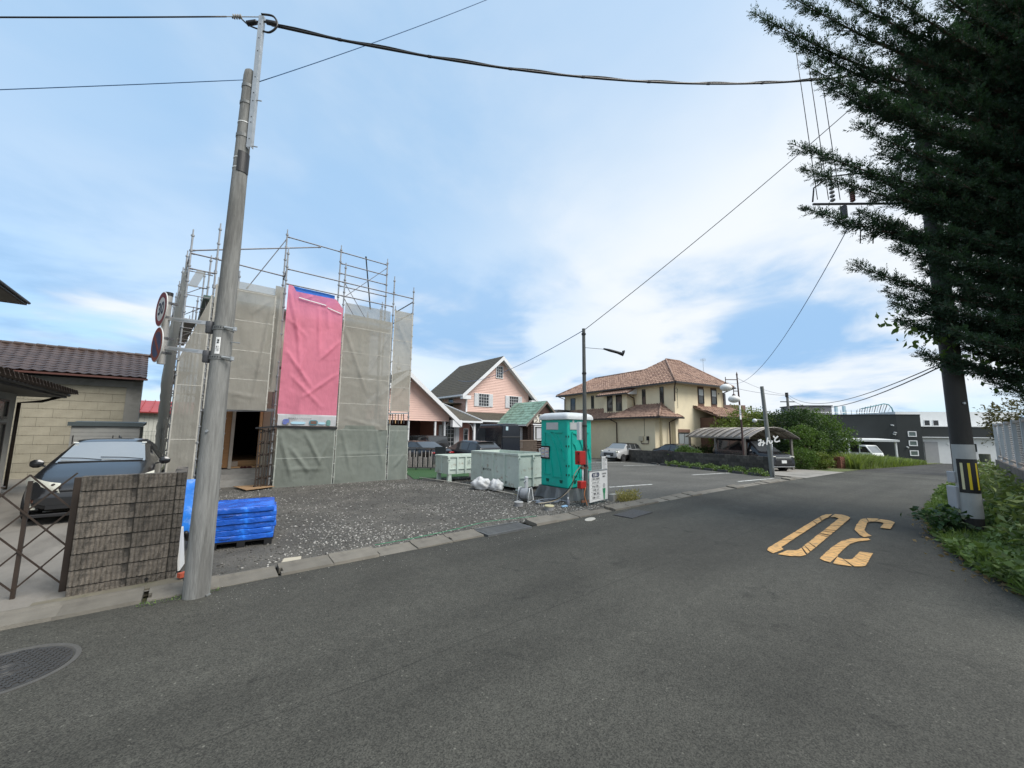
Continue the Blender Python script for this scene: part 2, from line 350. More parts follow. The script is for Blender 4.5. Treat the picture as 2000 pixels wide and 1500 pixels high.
# ---- painted speed figure 30, worn orange, read by traffic coming the other way
def road_figure():
    # ragged transverse cracks break the paint; the ground-in dirt has its own shape
    m = mat('orange road paint', (0.64, 0.36, 0.125), 0.75, 0.14, 14, bump=0.3, bscale=90, c2=(0.20, 0.155, 0.09), f2=0.85, s2=11, lo2=0.47, hi2=0.63, stretch=(2.2, 0.8, 1))
    def strip(t, A, B, cuts):
        "quads between polyline A and B, broken by thin cracks"
        def at(Pl, u):
            d = [0]
            for p, q in zip(Pl, Pl[1:]): d.append(d[-1]+math.dist(p, q))
            u *= d[-1]
            for i in range(len(Pl)-1):
                if u <= d[i+1]+1e-9:
                    k = (u-d[i])/max(d[i+1]-d[i], 1e-6); return (Pl[i][0]+(Pl[i+1][0]-Pl[i][0])*k, Pl[i][1]+(Pl[i+1][1]-Pl[i][1])*k)
            return Pl[-1]
        n = 60; us = [0]+sorted(cuts)+[1]
        for a, b in zip(us, us[1:]):
            ra = 0.0015+random.random()*0.004; a2, b2 = a+ra, b-ra; mb = MB(); k = max(2, int((b-a)*n)); P = []
            for i in range(k+1):
                u = a2+(b2-a2)*i/k; j = random.uniform(-.004, .004)
                p, q = at(A, u), at(B, u); P.append([(p[0]+j, p[1]+random.uniform(-.004, .004), 0.0045), (q[0]+j, q[1]+random.uniform(-.004, .004), 0.0045)])
            mb.grid(P); o = mb.build('paint_patch', m, t)
            if o.data.polygons[0].normal.z < 0: o.data.flip_normals()
    t = thing('road_marking', 'worn orange figure 3 painted on the asphalt, nearest the verge', 'road marking', group=None)
    t0 = thing('road_marking', 'worn orange figure 0 painted on the asphalt, left of the 3', 'road marking')
    # figure 0 : ring
    O = [(6.77, 2.19), (6.80, 2.29), (6.95, 2.35), (10.7, 2.51), (10.98, 2.49), (11.21, 2.36), (11.22, 2.20), (10.95, 2.07), (7.1, 1.88), (6.90, 1.92), (6.79, 2.05), (6.77, 2.19)]
    I = [(7.13, 2.16), (7.15, 2.21), (7.24, 2.24), (10.5, 2.39), (10.64, 2.38), (10.76, 2.33), (10.76, 2.25), (10.66, 2.21), (7.32, 2.03), (7.22, 2.04), (7.15, 2.09), (7.13, 2.16)]
    strip(t0, O, I, sorted(random.uniform(0.03, 0.97) for _ in range(15)))
    # figure 3 : two hooks
    A = [(8.0, 1.29), (7.12, 1.24), (6.97, 1.36), (6.92, 1.50), (6.95, 1.63), (7.05, 1.715), (7.34, 1.73), (7.83, 1.75), (8.43, 1.75), (8.83, 1.68), (9.08, 1.50)]
    B = [(7.95, 1.43), (7.40, 1.42), (7.31, 1.45), (7.29, 1.50), (7.32, 1.57), (7.43, 1.59), (7.6, 1.60), (7.88, 1.61), (8.37, 1.62), (8.66, 1.57), (8.95, 1.46)]
    strip(t, A, B, [0.07, 0.18, 0.29, 0.36, 0.5, 0.58, 0.66, 0.83])
    A = [(9.10, 1.56), (9.25, 1.65), (9.45, 1.71), (9.67, 1.79), (10.21, 1.85), (10.95, 1.91), (11.2, 1.86), (11.33, 1.72), (11.30, 1.50), (11.15, 1.42), (10.30, 1.38)]
    B = [(9.33, 1.50), (9.45, 1.56), (9.57, 1.61), (9.8, 1.67), (10.2, 1.71), (10.62, 1.76), (10.82, 1.74), (10.93, 1.68), (10.93, 1.58), (10.85, 1.54), (10.26, 1.52)]
    strip(t, A, B, [0.08, 0.14, 0.3, 0.4, 0.52, 0.6, 0.67, 0.8])
road_figure()
def bay_lines():
    m = mat('worn white line paint', (0.62, 0.62, 0.58), 0.8, 0.2, 12, c2=(0.16, 0.155, 0.145), f2=0.9, s2=9, lo2=0.48, hi2=0.62)
    L = [((10.65, 8.07), (12.6, 7.72), 'white bay line beside the toilet, nearest the road'), ((16.6, 6.46), (19.75, 6.22), 'white bay line nearest the thin grey pole'), ((17.9, 8.9), (21.1, 8.56), 'white bay line in the middle of the parking lot'),
         ((20.6, 14.5), (24.0, 14.1), 'white bay line in front of the silver hatchback'), ((21.2, 17.6), (24.5, 17.2), 'white bay line under the silver hatchback')]
    for a, b, lab in L:
        d = Vector((b[0]-a[0], b[1]-a[1])); u = d.normalized(); n = Vector((-u.y, u.x))*0.055; mb = MB(); P = []
        for k in range(13):
            p = Vector(a)+d*k/12; P.append([(p.x-n.x, p.y-n.y, gz(p.x, p.y)+0.010), (p.x+n.x, p.y+n.y, gz(p.x, p.y)+0.010)])
        mb.grid(P); o = mb.build('parking_line', m); setp(o, lab, 'road marking', 'parking bay lines')
        if o.data.polygons[0].normal.z < 0: o.data.flip_normals()
bay_lines()
# ---- manhole cover in the road, lower left
def manhole():
    t = thing('manhole_cover', 'round cast iron manhole cover with studded pattern in the road', 'manhole cover', (-0.93, 4.62, 0.0), 0.5)
    IR = mat('worn cast iron', (0.065, 0.063, 0.06), 0.6, 0.2, 12, metal=0.4, c2=(0.05, 0.045, 0.04), f2=0.6, s2=5)
    r = MB(); n = 48; P = []
    for rr, z in ((0.375, -0.01), (0.375, 0.004), (0.345, 0.006), (0.335, -0.004), (0.333, -0.01)): P.append([(rr*math.cos(2*math.pi*k/n), rr*math.sin(2*math.pi*k/n), z) for k in range(n)])
    r.grid(P, True); r.build('ring', mat('manhole frame concrete', (0.075, 0.073, 0.067), 0.9, 0.15, 20), t)
    p = MB(); p.lathe([(0.33, -0.01), (0.33, 0.002), (0.0001, 0.0021)], 48); p.build('plate', IR, t)
    s = MB(); s.prism([(-.019, -.008), (.0, -.016), (.019, -.008), (.019, .008), (0, .016), (-.019, .008)], 'z', 0.0, 0.008); me = s.mesh('stud', IR)
    c = 0
    for i in range(-15, 16):
        for j in range(-15, 16):
            x, y = (i-j)*0.030, (i+j)*0.030*0.8
            d = math.hypot(x, y)
            if 0.115 < d < 0.305 and c < 298: put('stud', me, t, (x, y, 0.001), (0, 0, 0 if (i+j) % 2 else 1.2)); c += 1
    for ra in (0.035, 0.075, 0.1):
        g = MB(); g.grid([[(r_*math.cos(2*math.pi*k/32), r_*math.sin(2*math.pi*k/32), z) for k in range(32)] for r_, z in ((ra-.009, 0.001), (ra-.006, .007), (ra+.006, .007), (ra+.009, .001))], True); g.build('emblem_ring', IR, t)
    for k in range(5):
        g = MB(); a = 2*math.pi*k/5; g.bar((0.04*math.cos(a), 0.04*math.sin(a), .004), (.07*math.cos(a+.4), .07*math.sin(a+.4), .004), .008, .006); g.build('emblem_ray', IR, t)
manhole()
def small_covers():
    p = MB(); p.slab([(-.45, -.22, .006), (.45, -.22, .006), (.45, .22, .006), (-.45, .22, .006)], 0.02)
    o = p.build('steel_plate', mat('dark road plate', (0.04, 0.04, 0.042), 0.7, 0.2, 9, bump=0.4, bscale=60), loc=(7.55, 5.1, 0), rot=(0, 0, 0.1)); setp(o, 'dark rectangular access plate in the road beside the kerb', 'access plate')
    s = MB(); s.lathe([(0.16, -.002), (0.155, 0.0045), (0.001, 0.0046)], 14); o = s.build('cement_patch', mat('cement splash', (0.4, 0.385, 0.34), 0.9, 0.15, 8), loc=(6.35, 5.3, 0), rot=(0, 0, .3)); o.scale = (1.2, .55, 1); setp(o, 'small pale cement splash on the road by the kerb', 'cement splash')
small_covers()
# ---- loose chippings on the gravel lot (nobody could count them)
from mathutils import noise as _mn
def chips(name, n, area, smin, smax, m, label, white=False, seed=1, dens=None):
    rg = np.random.default_rng(seed); pts = []
    while len(pts) < n:
        x, y = rg.uniform(area[0], area[1]), rg.uniform(area[2], area[3])
        if dens is None or rg.random() < dens(x, y): pts.append((x, y))
    base = np.array([(1, 0, 0), (-1, 0, 0), (0, 1, 0), (0, -1, 0), (0, 0, 1), (0, 0, -1)], float)
    F0 = np.array([(0, 2, 4), (2, 1, 4), (1, 3, 4), (3, 0, 4), (2, 0, 5), (1, 2, 5), (3, 1, 5), (0, 3, 5)])
    V = []; F = []
    for i, (x, y) in enumerate(pts):
        s = smin+(smax-smin)*rg.random()**2.2; q = base*rg.uniform(.55, 1.2, (6, 1))*np.array([s, s*rg.uniform(.5, .95), s*rg.uniform(.3, .6)])
        a = rg.uniform(0, 6.28); c, sn = math.cos(a), math.sin(a); q = q@np.array([[c, sn, 0], [-sn, c, 0], [0, 0, 1]])
        V.append(q+np.array([x, y, gz(x, y)+0.012+s*0.15])); F.append(F0+6*i)
    o = put(name, fastmesh(name, np.concatenate(V), np.concatenate(F), m, 3)); setp(o, label, 'gravel', None, 'stuff'); return o
CHW = mat('pale stone chips', (0.30, 0.29, 0.265), 0.9, 0.1, 30, isl=0.55); CHD = mat('grey stone chips', (0.10, 0.095, 0.085), 0.95, 0.1, 30, isl=0.5)
chips('gravel', 9500, (0.15, 8.7, 5.9, 14.2), 0.006, 0.034, CHW, 'pale crushed stone chips scattered over the gravel lot', seed=2, dens=lambda x, y: max(.04, (0.22+0.75*math.exp(-((y-6.3)/1.3)**2)+(0.25 if 5 < x < 7.5 else 0))*(.5+1.1*_mn.noise((x*.7, y*.55, 1)))))
chips('gravel', 15000, (0.1, 8.8, 5.88, 14.4), 0.01, 0.032, CHD, 'dark grey crushed stone covering the gravel lot', seed=3)
chips('gravel', 500, (0.3, 8, 4.9, 5.7), 0.004, 0.010, CHW, 'stray chips of stone along the road edge', seed=5)
# ================================================================== BUILDING PLOT
from mathutils import noise as mnoise
def cloth(p0, u, v, nu, nv, amp=0.03, seed=0, folds=(), edge=0.25, wave=1.0):
    "hanging sheet: grid with noise wrinkles and listed sharp creases ((a0,b0),(a1,b1),depth)"
    p0, u, v = Vector(p0), Vector(u), Vector(v); n = u.cross(v).normalized(); P = []
    for i in range(nu+1):
        row = []
        for j in range(nv+1):
            a, b = i/nu, j/nv
            x, y = a*u.length, b*v.length
            h = mnoise.noise((x*0.9+seed*7.1, y*0.45, seed))*1.0 + 0.5*mnoise.noise((x*2.3, y*1.1+seed*3, seed+4)) + 0.35*abs(mnoise.noise((x*1.7+y*1.3+seed, x*0.6-y*1.9, seed+9)))+0.25*abs(mnoise.noise((x*3.1-y*2.2+seed, x*2.6+y*2.1, seed+2)))+0.22*abs(mnoise.noise((x*6.3+y*2.2+seed, x*2.1-y*5.1, seed+5)))
            for (a0, b0), (a1, b1), dp in folds:
                x0, y0, x1, y1 = a0*u.length, b0*v.length, a1*u.length, b1*v.length
                L2 = (x1-x0)**2+(y1-y0)**2; t = max(0, min(1, ((x-x0)*(x1-x0)+(y-y0)*(y1-y0))/L2)); d = math.hypot(x-x0-t*(x1-x0), y-y0-t*(y1-y0))
                h += dp*max(0, 1-d/0.09)*(1-abs(2*t-1)**3)
            row.append(p0+u*a+v*b+n*(h*amp*wave))
        P.append(row)
    return P
def sheet_mat(name, c, see=0.15, stripes=0.0):
    m = mat(name, c, 0.75, 0.12, 1.3, bump=0.75, bscale=7, c2=tuple(x*0.78 for x in c), f2=0.6, s2=1.1, stretch=(1.6, 1.6, 0.5)); t = m.node_tree; L = t.links.new
    b = t.nodes['Principled BSDF']; out = [n for n in t.nodes if n.type == 'OUTPUT_MATERIAL'][0]
    tl = N(t, 'ShaderNodeBsdfTranslucent'); tl.inputs[0].default_value = (*[min(1, x*1.3) for x in c], 1)
    m1 = N(t, 'ShaderNodeMixShader'); m1.inputs[0].default_value = 0.42; L(b.outputs[0], m1.inputs[1]); L(tl.outputs[0], m1.inputs[2])
    tr = N(t, 'ShaderNodeBsdfTransparent'); m2 = N(t, 'ShaderNodeMixShader'); m2.inputs[0].default_value = see
    L(m1.outputs[0], m2.inputs[1]); L(tr.outputs[0], m2.inputs[2]); L(m2.outputs[0], out.inputs['Surface']); return m
MESHB = sheet_mat('beige scaffold mesh', (0.375, 0.36, 0.315), 0.06); MESHT = sheet_mat('thin beige mesh', (0.42, 0.40, 0.35), 0.28)
MESHG = sheet_mat('grey green sheet', (0.255, 0.28, 0.245), 0.02); PINK = sheet_mat('pink banner vinyl', (0.82, 0.26, 0.36), 0.0)
TIE = mat('lacing cord', (.55, .55, .5), .7, .1, 9)
def hang(name, label, cat, P, m, group=None, seams=True):
    mb = MB(); mb.grid(P); o = mb.build(name, m, smooth=True)
    nu, nv = len(P)-1, len(P[0])-1; W_ = (Vector(P[-1][0])-Vector(P[0][0])).length; H_ = (Vector(P[0][-1])-Vector(P[0][0])).length
    if seams and H_ > 1.5 and W_ > .5:
        nrm = (Vector(P[-1][0])-Vector(P[0][0])).cross(Vector(P[0][-1])-Vector(P[0][0])).normalized()*.004; hem = _M.get('hem '+m.name) or mat('hem '+m.name, tuple(min(1, x*1.18) for x in m.node_tree.nodes['Principled BSDF'].inputs['Base Color'].default_value[:3]) if False else (.405, .39, .345) if 'green' not in m.name else (.29, .31, .275), .8, .1, 6)
        sg = 1 if nrm.y < 0 or abs(nrm.y) < .002 and nrm.x < 0 else -1
        for k in range(1, int(H_/.9)+1):       # welded panel seams
            j = min(nv-1, round(k*.9/H_*nv)); rows = [[Vector(P[i][j])+nrm*sg+Vector((0, 0, dz)) for i in range(nu+1)] for dz in (-.012, .012)]
            q = MB(); q.grid(rows); q.build('seam', hem, o, smooth=True)
        for i in (0, nu):                      # laced edges
            q = MB(); e = Vector(P[1 if i == 0 else nu-1][0])-Vector(P[i][0]); e.z = 0; e = e.normalized()*.035
            q.grid([[Vector(p)+nrm*sg for p in P[i]], [Vector(p)+nrm*sg+e for p in P[i]]]); q.build('hem', hem, o, smooth=True)
            for k in range(int(H_/.45)):
                p = Vector(P[i][min(nv, round((k+.5)*.45/H_*nv))])+nrm*sg*2; q = MB(); q.bar(p+e*.5, p-e*.9+Vector((0, 0, .02)), .012, .008); q.build('tie', TIE, o)
    return setp(o, label, cat, group)
LD = Vector((-0.0822, 0.9966, 0))     # the plot's left side runs a little askew
def lpt(k, dx=0.0): return Vector((-0.57+dx, 14.0, 0))+LD*1.8*k
SCT = mat('scaffold tube', (.30, .31, .32), .5, .2, 6, metal=.6); SCR = mat('weathered scaffold rail', (.17, .17, .18), .55, .2, 6, metal=.5)
def scaffold():
    t = thing('scaffolding', 'galvanised steel tube scaffolding round the house under construction', 'scaffolding')
    def post(x, y, top, z0=-0.05):
        mb = MB(); mb.tube([(x, y, z0), (x, y, top)], 0.0245, 8); mb.tube([(x, y, top-0.01), (x, y, top+0.14)], 0.017, 8)
        z = top-0.05
        while z > 0.2:
            mb.lathe([(0.026, -0.03), (0.043, -0.022), (0.043, 0.022), (0.026, 0.03)], 8, (x, y, z)); z -= 0.45
        mb.lathe([(0.07, 0.0), (0.07, 0.012), (0.028, 0.02)], 8, (x, y, gz(x, y)+0.012))
        mb.build('post', SCT, t, smooth=40)
    def rail(p, q, r=0.0215, m=None):
        p, q = Vector(p), Vector(q); mb = MB(); mb.tube([p, q], r, 8)
        d = (q-p).normalized(); mb.tube([p-d*0.0, p+d*0.09], r*1.35, 8); mb.tube([q-d*0.09, q], r*1.35, 8); mb.build('rail', m or SCR, t, smooth=40)
    for x, top in ((-0.57, 7.3), (0.03, 7.7), (1.83, 7.5), (3.63, 7.52), (5.43, 7.5), (6.23, 7.26)): post(x, 14.0, top)
    for x in (1.84, 3.60, 5.36): post(x, 14.65, 8.42)
    for x in (-0.0, 0.6): post(x+0.03, 14.65, 6.6)
    for k in range(1, 6):
        p = lpt(k); post(p.x, p.y, 7.28); q = lpt(k, 0.6)
        if k > 0: post(q.x, q.y, 7.3 if k < 3 else 6.8)
    for y in (15.8, 17.6, 19.4, 21.2): post(6.23, y, 7.3 if y > 16 else 6.95); post(5.65, y, 7.0)
    # front rails
    for z in (6.93, 6.43): rail((1.83, 14, z), (3.63, 14, z)); rail((3.63, 14, z), (5.43, 14, z))
    rail((5.43, 14, 6.93), (6.23, 14, 6.93)); rail((6.23, 14, 6.80), (6.23, 15.8, 6.80))
    rail((1.84, 14.65, 8.30), (3.60, 14.65, 8.30)); rail((3.60, 14.65, 8.30), (5.36, 14.65, 8.30))
    for z in (7.86, 7.48, 7.0): rail((3.6, 14.65, z), (5.36, 14.65, z))
    rail((-0.57, 14, 6.72), (0.03, 14, 6.72)); rail((0.03, 14, 6.72), (1.84, 14.35, 6.78)); rail((1.84, 14.65, 6.78), (1.83, 14, 6.86))
    rail((-0.57, 14, 6.27), (0.03, 14, 6.27)); rail((-0.57, 14, 6.80), (2.9, 14.62, 8.25))
    rail((1.84, 14.65, 8.22), (0.85, 14.65, 6.2), 0.014); rail((4.52, 14.7, 8.42), (4.9, 15.0, 6.45), 0.024, BLACK)
    rail((3.63, 14.02, 6.93), (4.82, 14.02, 5.2), 0.012); rail((3.65, 14.02, 6.35), (4.6, 14.02, 4.9), 0.012); rail((5.36, 14.65, 8.18), (3.8, 14.65, 6.6), 0.012)
    for k in range(0, 5):
        for z in (6.7, 6.25, 4.5): a, b = lpt(k), lpt(k+1); rail((a.x, a.y, z), (b.x, b.y, z))
    for y in (14.0, 15.8, 17.6, 19.4): rail((6.23, y, 6.35), (6.23, y+1.8, 6.35)); rail((5.65, y+0.02, 5.6), (5.65, y+1.8, 6.3), 0.014)
    # inner triangle bracing seen through the torn mesh of the narrow bay
    for z in (6.2, 5.5, 4.8, 4.1, 3.4, 2.7, 2.0, 1.3):
        rail((-0.57, 14.0, z), (-0.02, 14.02, z), 0.013)
        a = lpt(1, 0.0); rail((a.x, a.y, z+0.1), (a.x+0.6, a.y+0.05, z+0.1), 0.016); rail((a.x, a.y, z-0.25), (a.x+0.45, a.y+0.04, z+0.1), 0.012)
    for x0, x1 in ((0.06, 1.80), (1.86, 3.60), (3.66, 5.40)):
        for z in ((1.9, 3.7, 5.5) if x0 > 1 else (3.7, 5.5)):
            mb = MB(); mb.box(x0, x1, 14.08, 14.58, z, z+0.045); mb.build('deck_plank', mat('steel deck', (0.3, 0.3, 0.29), 0.6, 0.2, 9, metal=0.3), t)
    for k in range(2, 5):
        for z in (1.9, 3.7, 5.5):
            a, b = lpt(k, 0.08), lpt(k+1, 0.08); mb = MB(); mb.bar((a.x+0.22, a.y+0.05, z), (b.x+0.22, b.y-0.05, z), 0.42, 0.045); mb.build('deck_plank', _M['steel deck'], t)
    for z0, x in ((0.0, 5.50), (0.0, 5.95)): pass
    # bits hanging in the open slot of the right-hand bay
    for i in range(6):
        mb = MB(); x = 5.53+i*0.11; mb.bar((x, 14.05, 2.0), (x+random.uniform(-.03, .03), 14.05, 2.42-random.random()*.12), 0.035, 0.02); mb.build('clamp', DSTEEL if i % 2 else WOODL, t)
    mb = MB(); mb.bar((5.46, 14.0, 2.36), (6.2, 14.0, 2.40), 0.05, 0.05); mb.build('rail', STEEL, t)
    mb = MB(); mb.bar((0.06, 13.99, 2.27), (1.80, 13.99, 2.33), 0.05, 0.09); mb.build('rail', DSTEEL, t)
scaffold()
def new_house():
    t = thing('house_under_construction', 'timber house under construction hidden behind the scaffold mesh, with open doorway', 'house', (0, 0, 0))
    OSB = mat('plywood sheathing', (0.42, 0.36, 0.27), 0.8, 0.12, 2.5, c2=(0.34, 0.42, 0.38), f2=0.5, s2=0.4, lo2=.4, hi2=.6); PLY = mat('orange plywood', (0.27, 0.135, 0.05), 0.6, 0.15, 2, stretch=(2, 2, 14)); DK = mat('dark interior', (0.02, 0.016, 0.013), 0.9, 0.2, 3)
    mb = MB(); y0, y1 = 15.6, 22.6
    mb.box(0.15, 0.55, y0, y0+0.15, 0.45, 6.0); mb.box(1.72, 5.15, y0, y0+0.15, 0.45, 6.0); mb.box(0.55, 1.72, y0, y0+0.15, 2.42, 6.0)
    mb.box(5.0, 5.15, y0+.15, y1, 0.45, 6.0); mb.box(-0.15, 5.15, y1, y1+.15, .45, 6.0); mb.prism([(0.15, y0+.15), (0.3, y0+.15), (0.0, y1), (-0.15, y1)], 'z', .45, 6.0); mb.build('wall', OSB, t)
    mb = MB(); mb.slab([(-0.2, 15.35, 5.95), (5.35, 15.35, 5.95), (5.35, 22.9, 6.5), (-0.45, 22.9, 6.5)], 0.12); mb.build('roof', mat('roof underlay', (0.10, 0.16, 0.15), 0.6, 0.15, 2), t)
    mb = MB(); mb.box(0.2, 5.12, 15.55, 22.7, -0.15, 0.45); mb.build('foundation', CONC, t)
    mb = MB(); mb.box(0.56, 0.9, 15.57, 15.60, 0.5, 2.4); mb.build('plywood_panel', PLY, t)
    mb = MB(); mb.box(0.86, 0.95, 15.52, 15.66, 0.46, 2.4); mb.build('door_jamb', mat('primed jamb', (.32, .29, .25), .7, .1, 5), t)
    mb = MB(); mb.box(1.62, 1.70, 15.52, 15.66, 0.46, 2.4); mb.build('door_jamb', WOODL, t)
    mb = MB(); mb.box(0.86, 1.70, 15.52, 15.66, 2.40, 2.47); mb.build('door_head', WOODL, t)
    mb = MB(); mb.box(0.95, 1.7, 15.75, 19.5, 0.46, 0.50); mb.box(.5, 1.9, 16.4, 20, 0.50, 0.66); mb.build('inner_floor', WOODL, t)
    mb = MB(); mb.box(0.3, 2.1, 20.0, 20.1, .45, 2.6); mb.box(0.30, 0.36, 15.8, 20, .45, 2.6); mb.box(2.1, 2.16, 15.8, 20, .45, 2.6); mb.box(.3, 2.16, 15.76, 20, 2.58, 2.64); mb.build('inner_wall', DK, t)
    mb = MB(); mb.box(0.55, 1.85, 14.95, 15.54, -0.1, 0.14); mb.box(0.6, 1.8, 15.25, 15.54, 0.14, 0.30); mb.build('doorstep', CONC, t)
    for x in (0.98, 1.2):
        mb = MB(); mb.box(x, x+.17, 16.0, 16.3, 0.50, 0.66); o = mb.build('cardboard_box', mat('cardboard', (0.45, 0.40, 0.33), 0.8, 0.1, 5)); setp(o, 'small pale box just inside the doorway, ' + ('left one' if x < 1 else 'right one'), 'box'); break
    for i, x in enumerate((1.25, 1.34, 1.46)):
        mb = MB(); mb.lathe([(0.0, 0.0), (0.045, 0.0), (0.05, 0.03), (0.03, 0.06), (0.001, 0.065)], 8); o = mb.build('shoe', mat('dark red shoe', (0.06, 0.012, 0.015), .6, .2, 8), loc=(x, 15.72, 0.45), rot=(0, 0, 0.3*i)); o.scale = (0.9, 2.4, 1); setp(o, 'dark shoe on the doorway sill, ' + ('left', 'middle', 'right')[i] + ' of three', 'shoe', 'shoes on the sill')
new_house()
def sheets():
    Z = Vector((0, 0, 1))
    def S_(name, lab, x0, x1, z0, z1, m, nu, nv, amp, seed, y=13.96, folds=(), cat='scaffold sheet', dz=0.0):
        return hang(name, lab, cat, cloth((x0, y, z0), (x1-x0, 0, 0), (0, 0, z1-z0), nu, nv, amp, seed, folds), m)
    S_('scaffold_mesh', 'beige mesh sheet above the open doorway, left of the pink banner', 0.07, 1.60, 2.30, 5.95, MESHB, 40, 80, 0.045, 1, folds=(((.95, .95), (.75, .05), 1.4), ((.1, .15), (.9, .1), .5), ((.6, .8), (.9, .95), .8), ((.2, .9), (.35, .1), .5)))
    S_('scaffold_mesh', 'thin see-through strip of mesh along the top above the doorway sheet', 0.10, 1.78, 5.90, 6.22, MESHT, 20, 6, 0.03, 2, y=14.1)
    # loose fold hanging beside the pink banner
    P = cloth((1.57, 14.02, 2.9), (0.27, -0.02, 0), (0, 0, 3.4), 14, 60, 0.05, 5, (((.4, .02), (.6, .98), 2.0),)); hang('scaffold_mesh', 'narrow gathered fold of beige mesh against the left edge of the pink banner', 'scaffold sheet', P, MESHB)
    S_('scaffold_mesh', 'large beige mesh sheet right of the pink banner', 3.66, 5.40, 1.75, 5.80, MESHB, 44, 90, 0.05, 7, folds=(((.0, .9), (.55, .3), .8), ((.95, .9), (.55, .5), .9), ((.1, .1), (.9, .02), .5), ((.75, .98), (.8, .1), .7), ((.35, .95), (.4, .4), .5)))
    S_('scaffold_mesh', 'thin see-through mesh over the top rails right of the banner', 3.75, 5.42, 5.72, 6.28, MESHT, 20, 10, 0.06, 8, y=14.2)
    S_('scaffold_mesh', 'see-through beige mesh on the narrow far right bay of the scaffold', 5.48, 6.22, 2.45, 6.30, sheet_mat('open beige mesh', (0.40, 0.375, 0.315), 0.14), 20, 60, 0.05, 9, folds=(((.1, .9), (.9, .6), .6), ((.9, .3), (.1, .1), .6)))
    S_('scaffold_sheet', 'grey green sheet over the bottom of the narrow far right bay', 5.48, 6.24, -0.06, 1.93, MESHG, 20, 40, 0.05, 10, folds=(((.5, 1), (.1, .4), 1), ((.2, .2), (.9, .5), .8)))
    S_('scaffold_sheet', 'grey green sheet at ground level under the pink banner', 1.92, 3.62, -0.04, 1.80, MESHG, 50, 50, 0.055, 11, y=13.93, folds=(((.05, .9), (.3, .1), 1.0), ((.2, .7), (.6, .2), .9), ((.45, .95), (.8, .3), 1.1), ((.9, .8), (.6, .1), .8), ((.1, .3), (.9, .28), .5)))
    S_('scaffold_sheet', 'grey green sheet at ground level below the large beige mesh', 3.65, 5.44, -0.06, 1.90, MESHG, 50, 50, 0.05, 12, y=13.94, folds=(((.1, .95), (.3, .2), .8), ((.5, .9), (.45, .1), .7), ((.1, .5), (.9, .5), .5), ((.75, .95), (.95, .2), .8)))
    # narrow left bay: mesh pulled aside at the top
    P = cloth((-0.57, 13.96, -0.05), (0.59, 0, 0), (0, 0, 6.1), 16, 90, 0.04, 13)
    keep = []
    for i in range(17):
        a = i/16
        keep.append([p if p.z < (3.6+2.0*a) else Vector((p.x, p.y, 3.6+2.0*a+(p.z-3.6-2.0*a)*0.004)) for p in P[i]])
    hang('scaffold_mesh', 'beige mesh on the narrow left bay, torn open along a slope at the top', 'scaffold sheet', keep, MESHB)
    P = cloth((-0.56, 13.99, 5.75), (0.20, 0.05, 0), (0.18, -0.04, 0.52), 8, 8, 0.04, 14); hang('scaffold_mesh', 'loose triangular flap of torn mesh at the top left of the scaffold', 'scaffold sheet', P, MESHT)
    # left flank
    for k in range(5):
        a, b = lpt(k, -0.03), lpt(k+1, -0.03); top = 6.55-0.05*k
        lab = ('nearest the road', 'second from the road', 'middle one', 'second from the back', 'at the back')[k]
        P = cloth((b.x, b.y, -0.08), tuple(a-b), (0, 0, top), 30, 60, 0.07, 20+k, (((.3, 0), (.35, 1), .9), ((.7, 0), (.62, 1), .9), ((.5, .2), (.45, .9), .6)))
        hang('scaffold_mesh', 'beige mesh sheet on the left flank of the scaffold, ' + lab, 'scaffold sheet', P, MESHB, 'left flank sheets')
    # pink banner with white foot
    t = thing('banner', 'large pink vinyl banner with a white foot hung on the scaffold', 'banner', (0, 0, 0))
    fo = (((.02, .98), (.25, .55), 1.4), ((.12, .99), (.32, .3), 1.1), ((.55, .9), (.62, .45), 1.2), ((.98, .62), (.6, .42), 1.3), ((.99, .35), (.35, .12), 1.1), ((.02, .5), (.55, .2), 1.1), ((.3, .93), (.42, .99), 1.0), ((.7, .95), (.75, .7), .8), ((.0, .75), (.4, .6), .6), ((.1, .32), (.75, .05), .8), ((.45, .6), (.2, .2), .7))
    P = cloth((1.90, 13.90, 2.22), (1.70, 0, 0), (0, 0, 4.16), 60, 120, 0.036, 31, fo)
    for i, r in enumerate(P):      # top right corner sags
        for p in r:
            a = (p.x-1.9)/1.7
            if p.z > 5.7: p.z -= (p.z-5.7)*(.24*min(1, max(0, (a-.08)/.06))+(max(0, a-.86)*3.0))
            p.x += 0.06*(1-(p.z-2.2)/4.1)*(0.4-a)*-0.5
    mb = MB(); mb.grid(P); mb.build('cloth', PINK, t, smooth=True)
    P2 = cloth((1.91, 13.90, 1.86), (1.70, 0, 0), (0, 0, 0.36), 60, 12, 0.02, 33); P2 = [r[:-1]+[Vector(p[0])] for r, p in zip(P2, P)]
    mb = MB(); mb.grid(P2); mb.build('white_foot', sheet_mat('white banner vinyl', (0.66, 0.67, 0.69), 0.0), t, smooth=True)
    fold = MB(); fold.bar((2.22, 13.865, 6.02), (2.55, 13.865, 5.98), 0.012, 0.03); fold.bar((2.56, 13.865, 5.98), (3.05, 13.865, 5.93), 0.012, 0.03); fold.bar((3.10, 13.865, 5.86), (3.55, 13.865, 5.74), 0.012, 0.03); fold.build('hem', WPLAST, t)
    ink = mat('banner ink', (0.05, 0.06, 0.08), .6, .1, 5)
    lettering('新日本グループハウジング', 0.055, ink, t, (2.52, 13.865, 2.085), (R(90), 0, 0), 0.002)
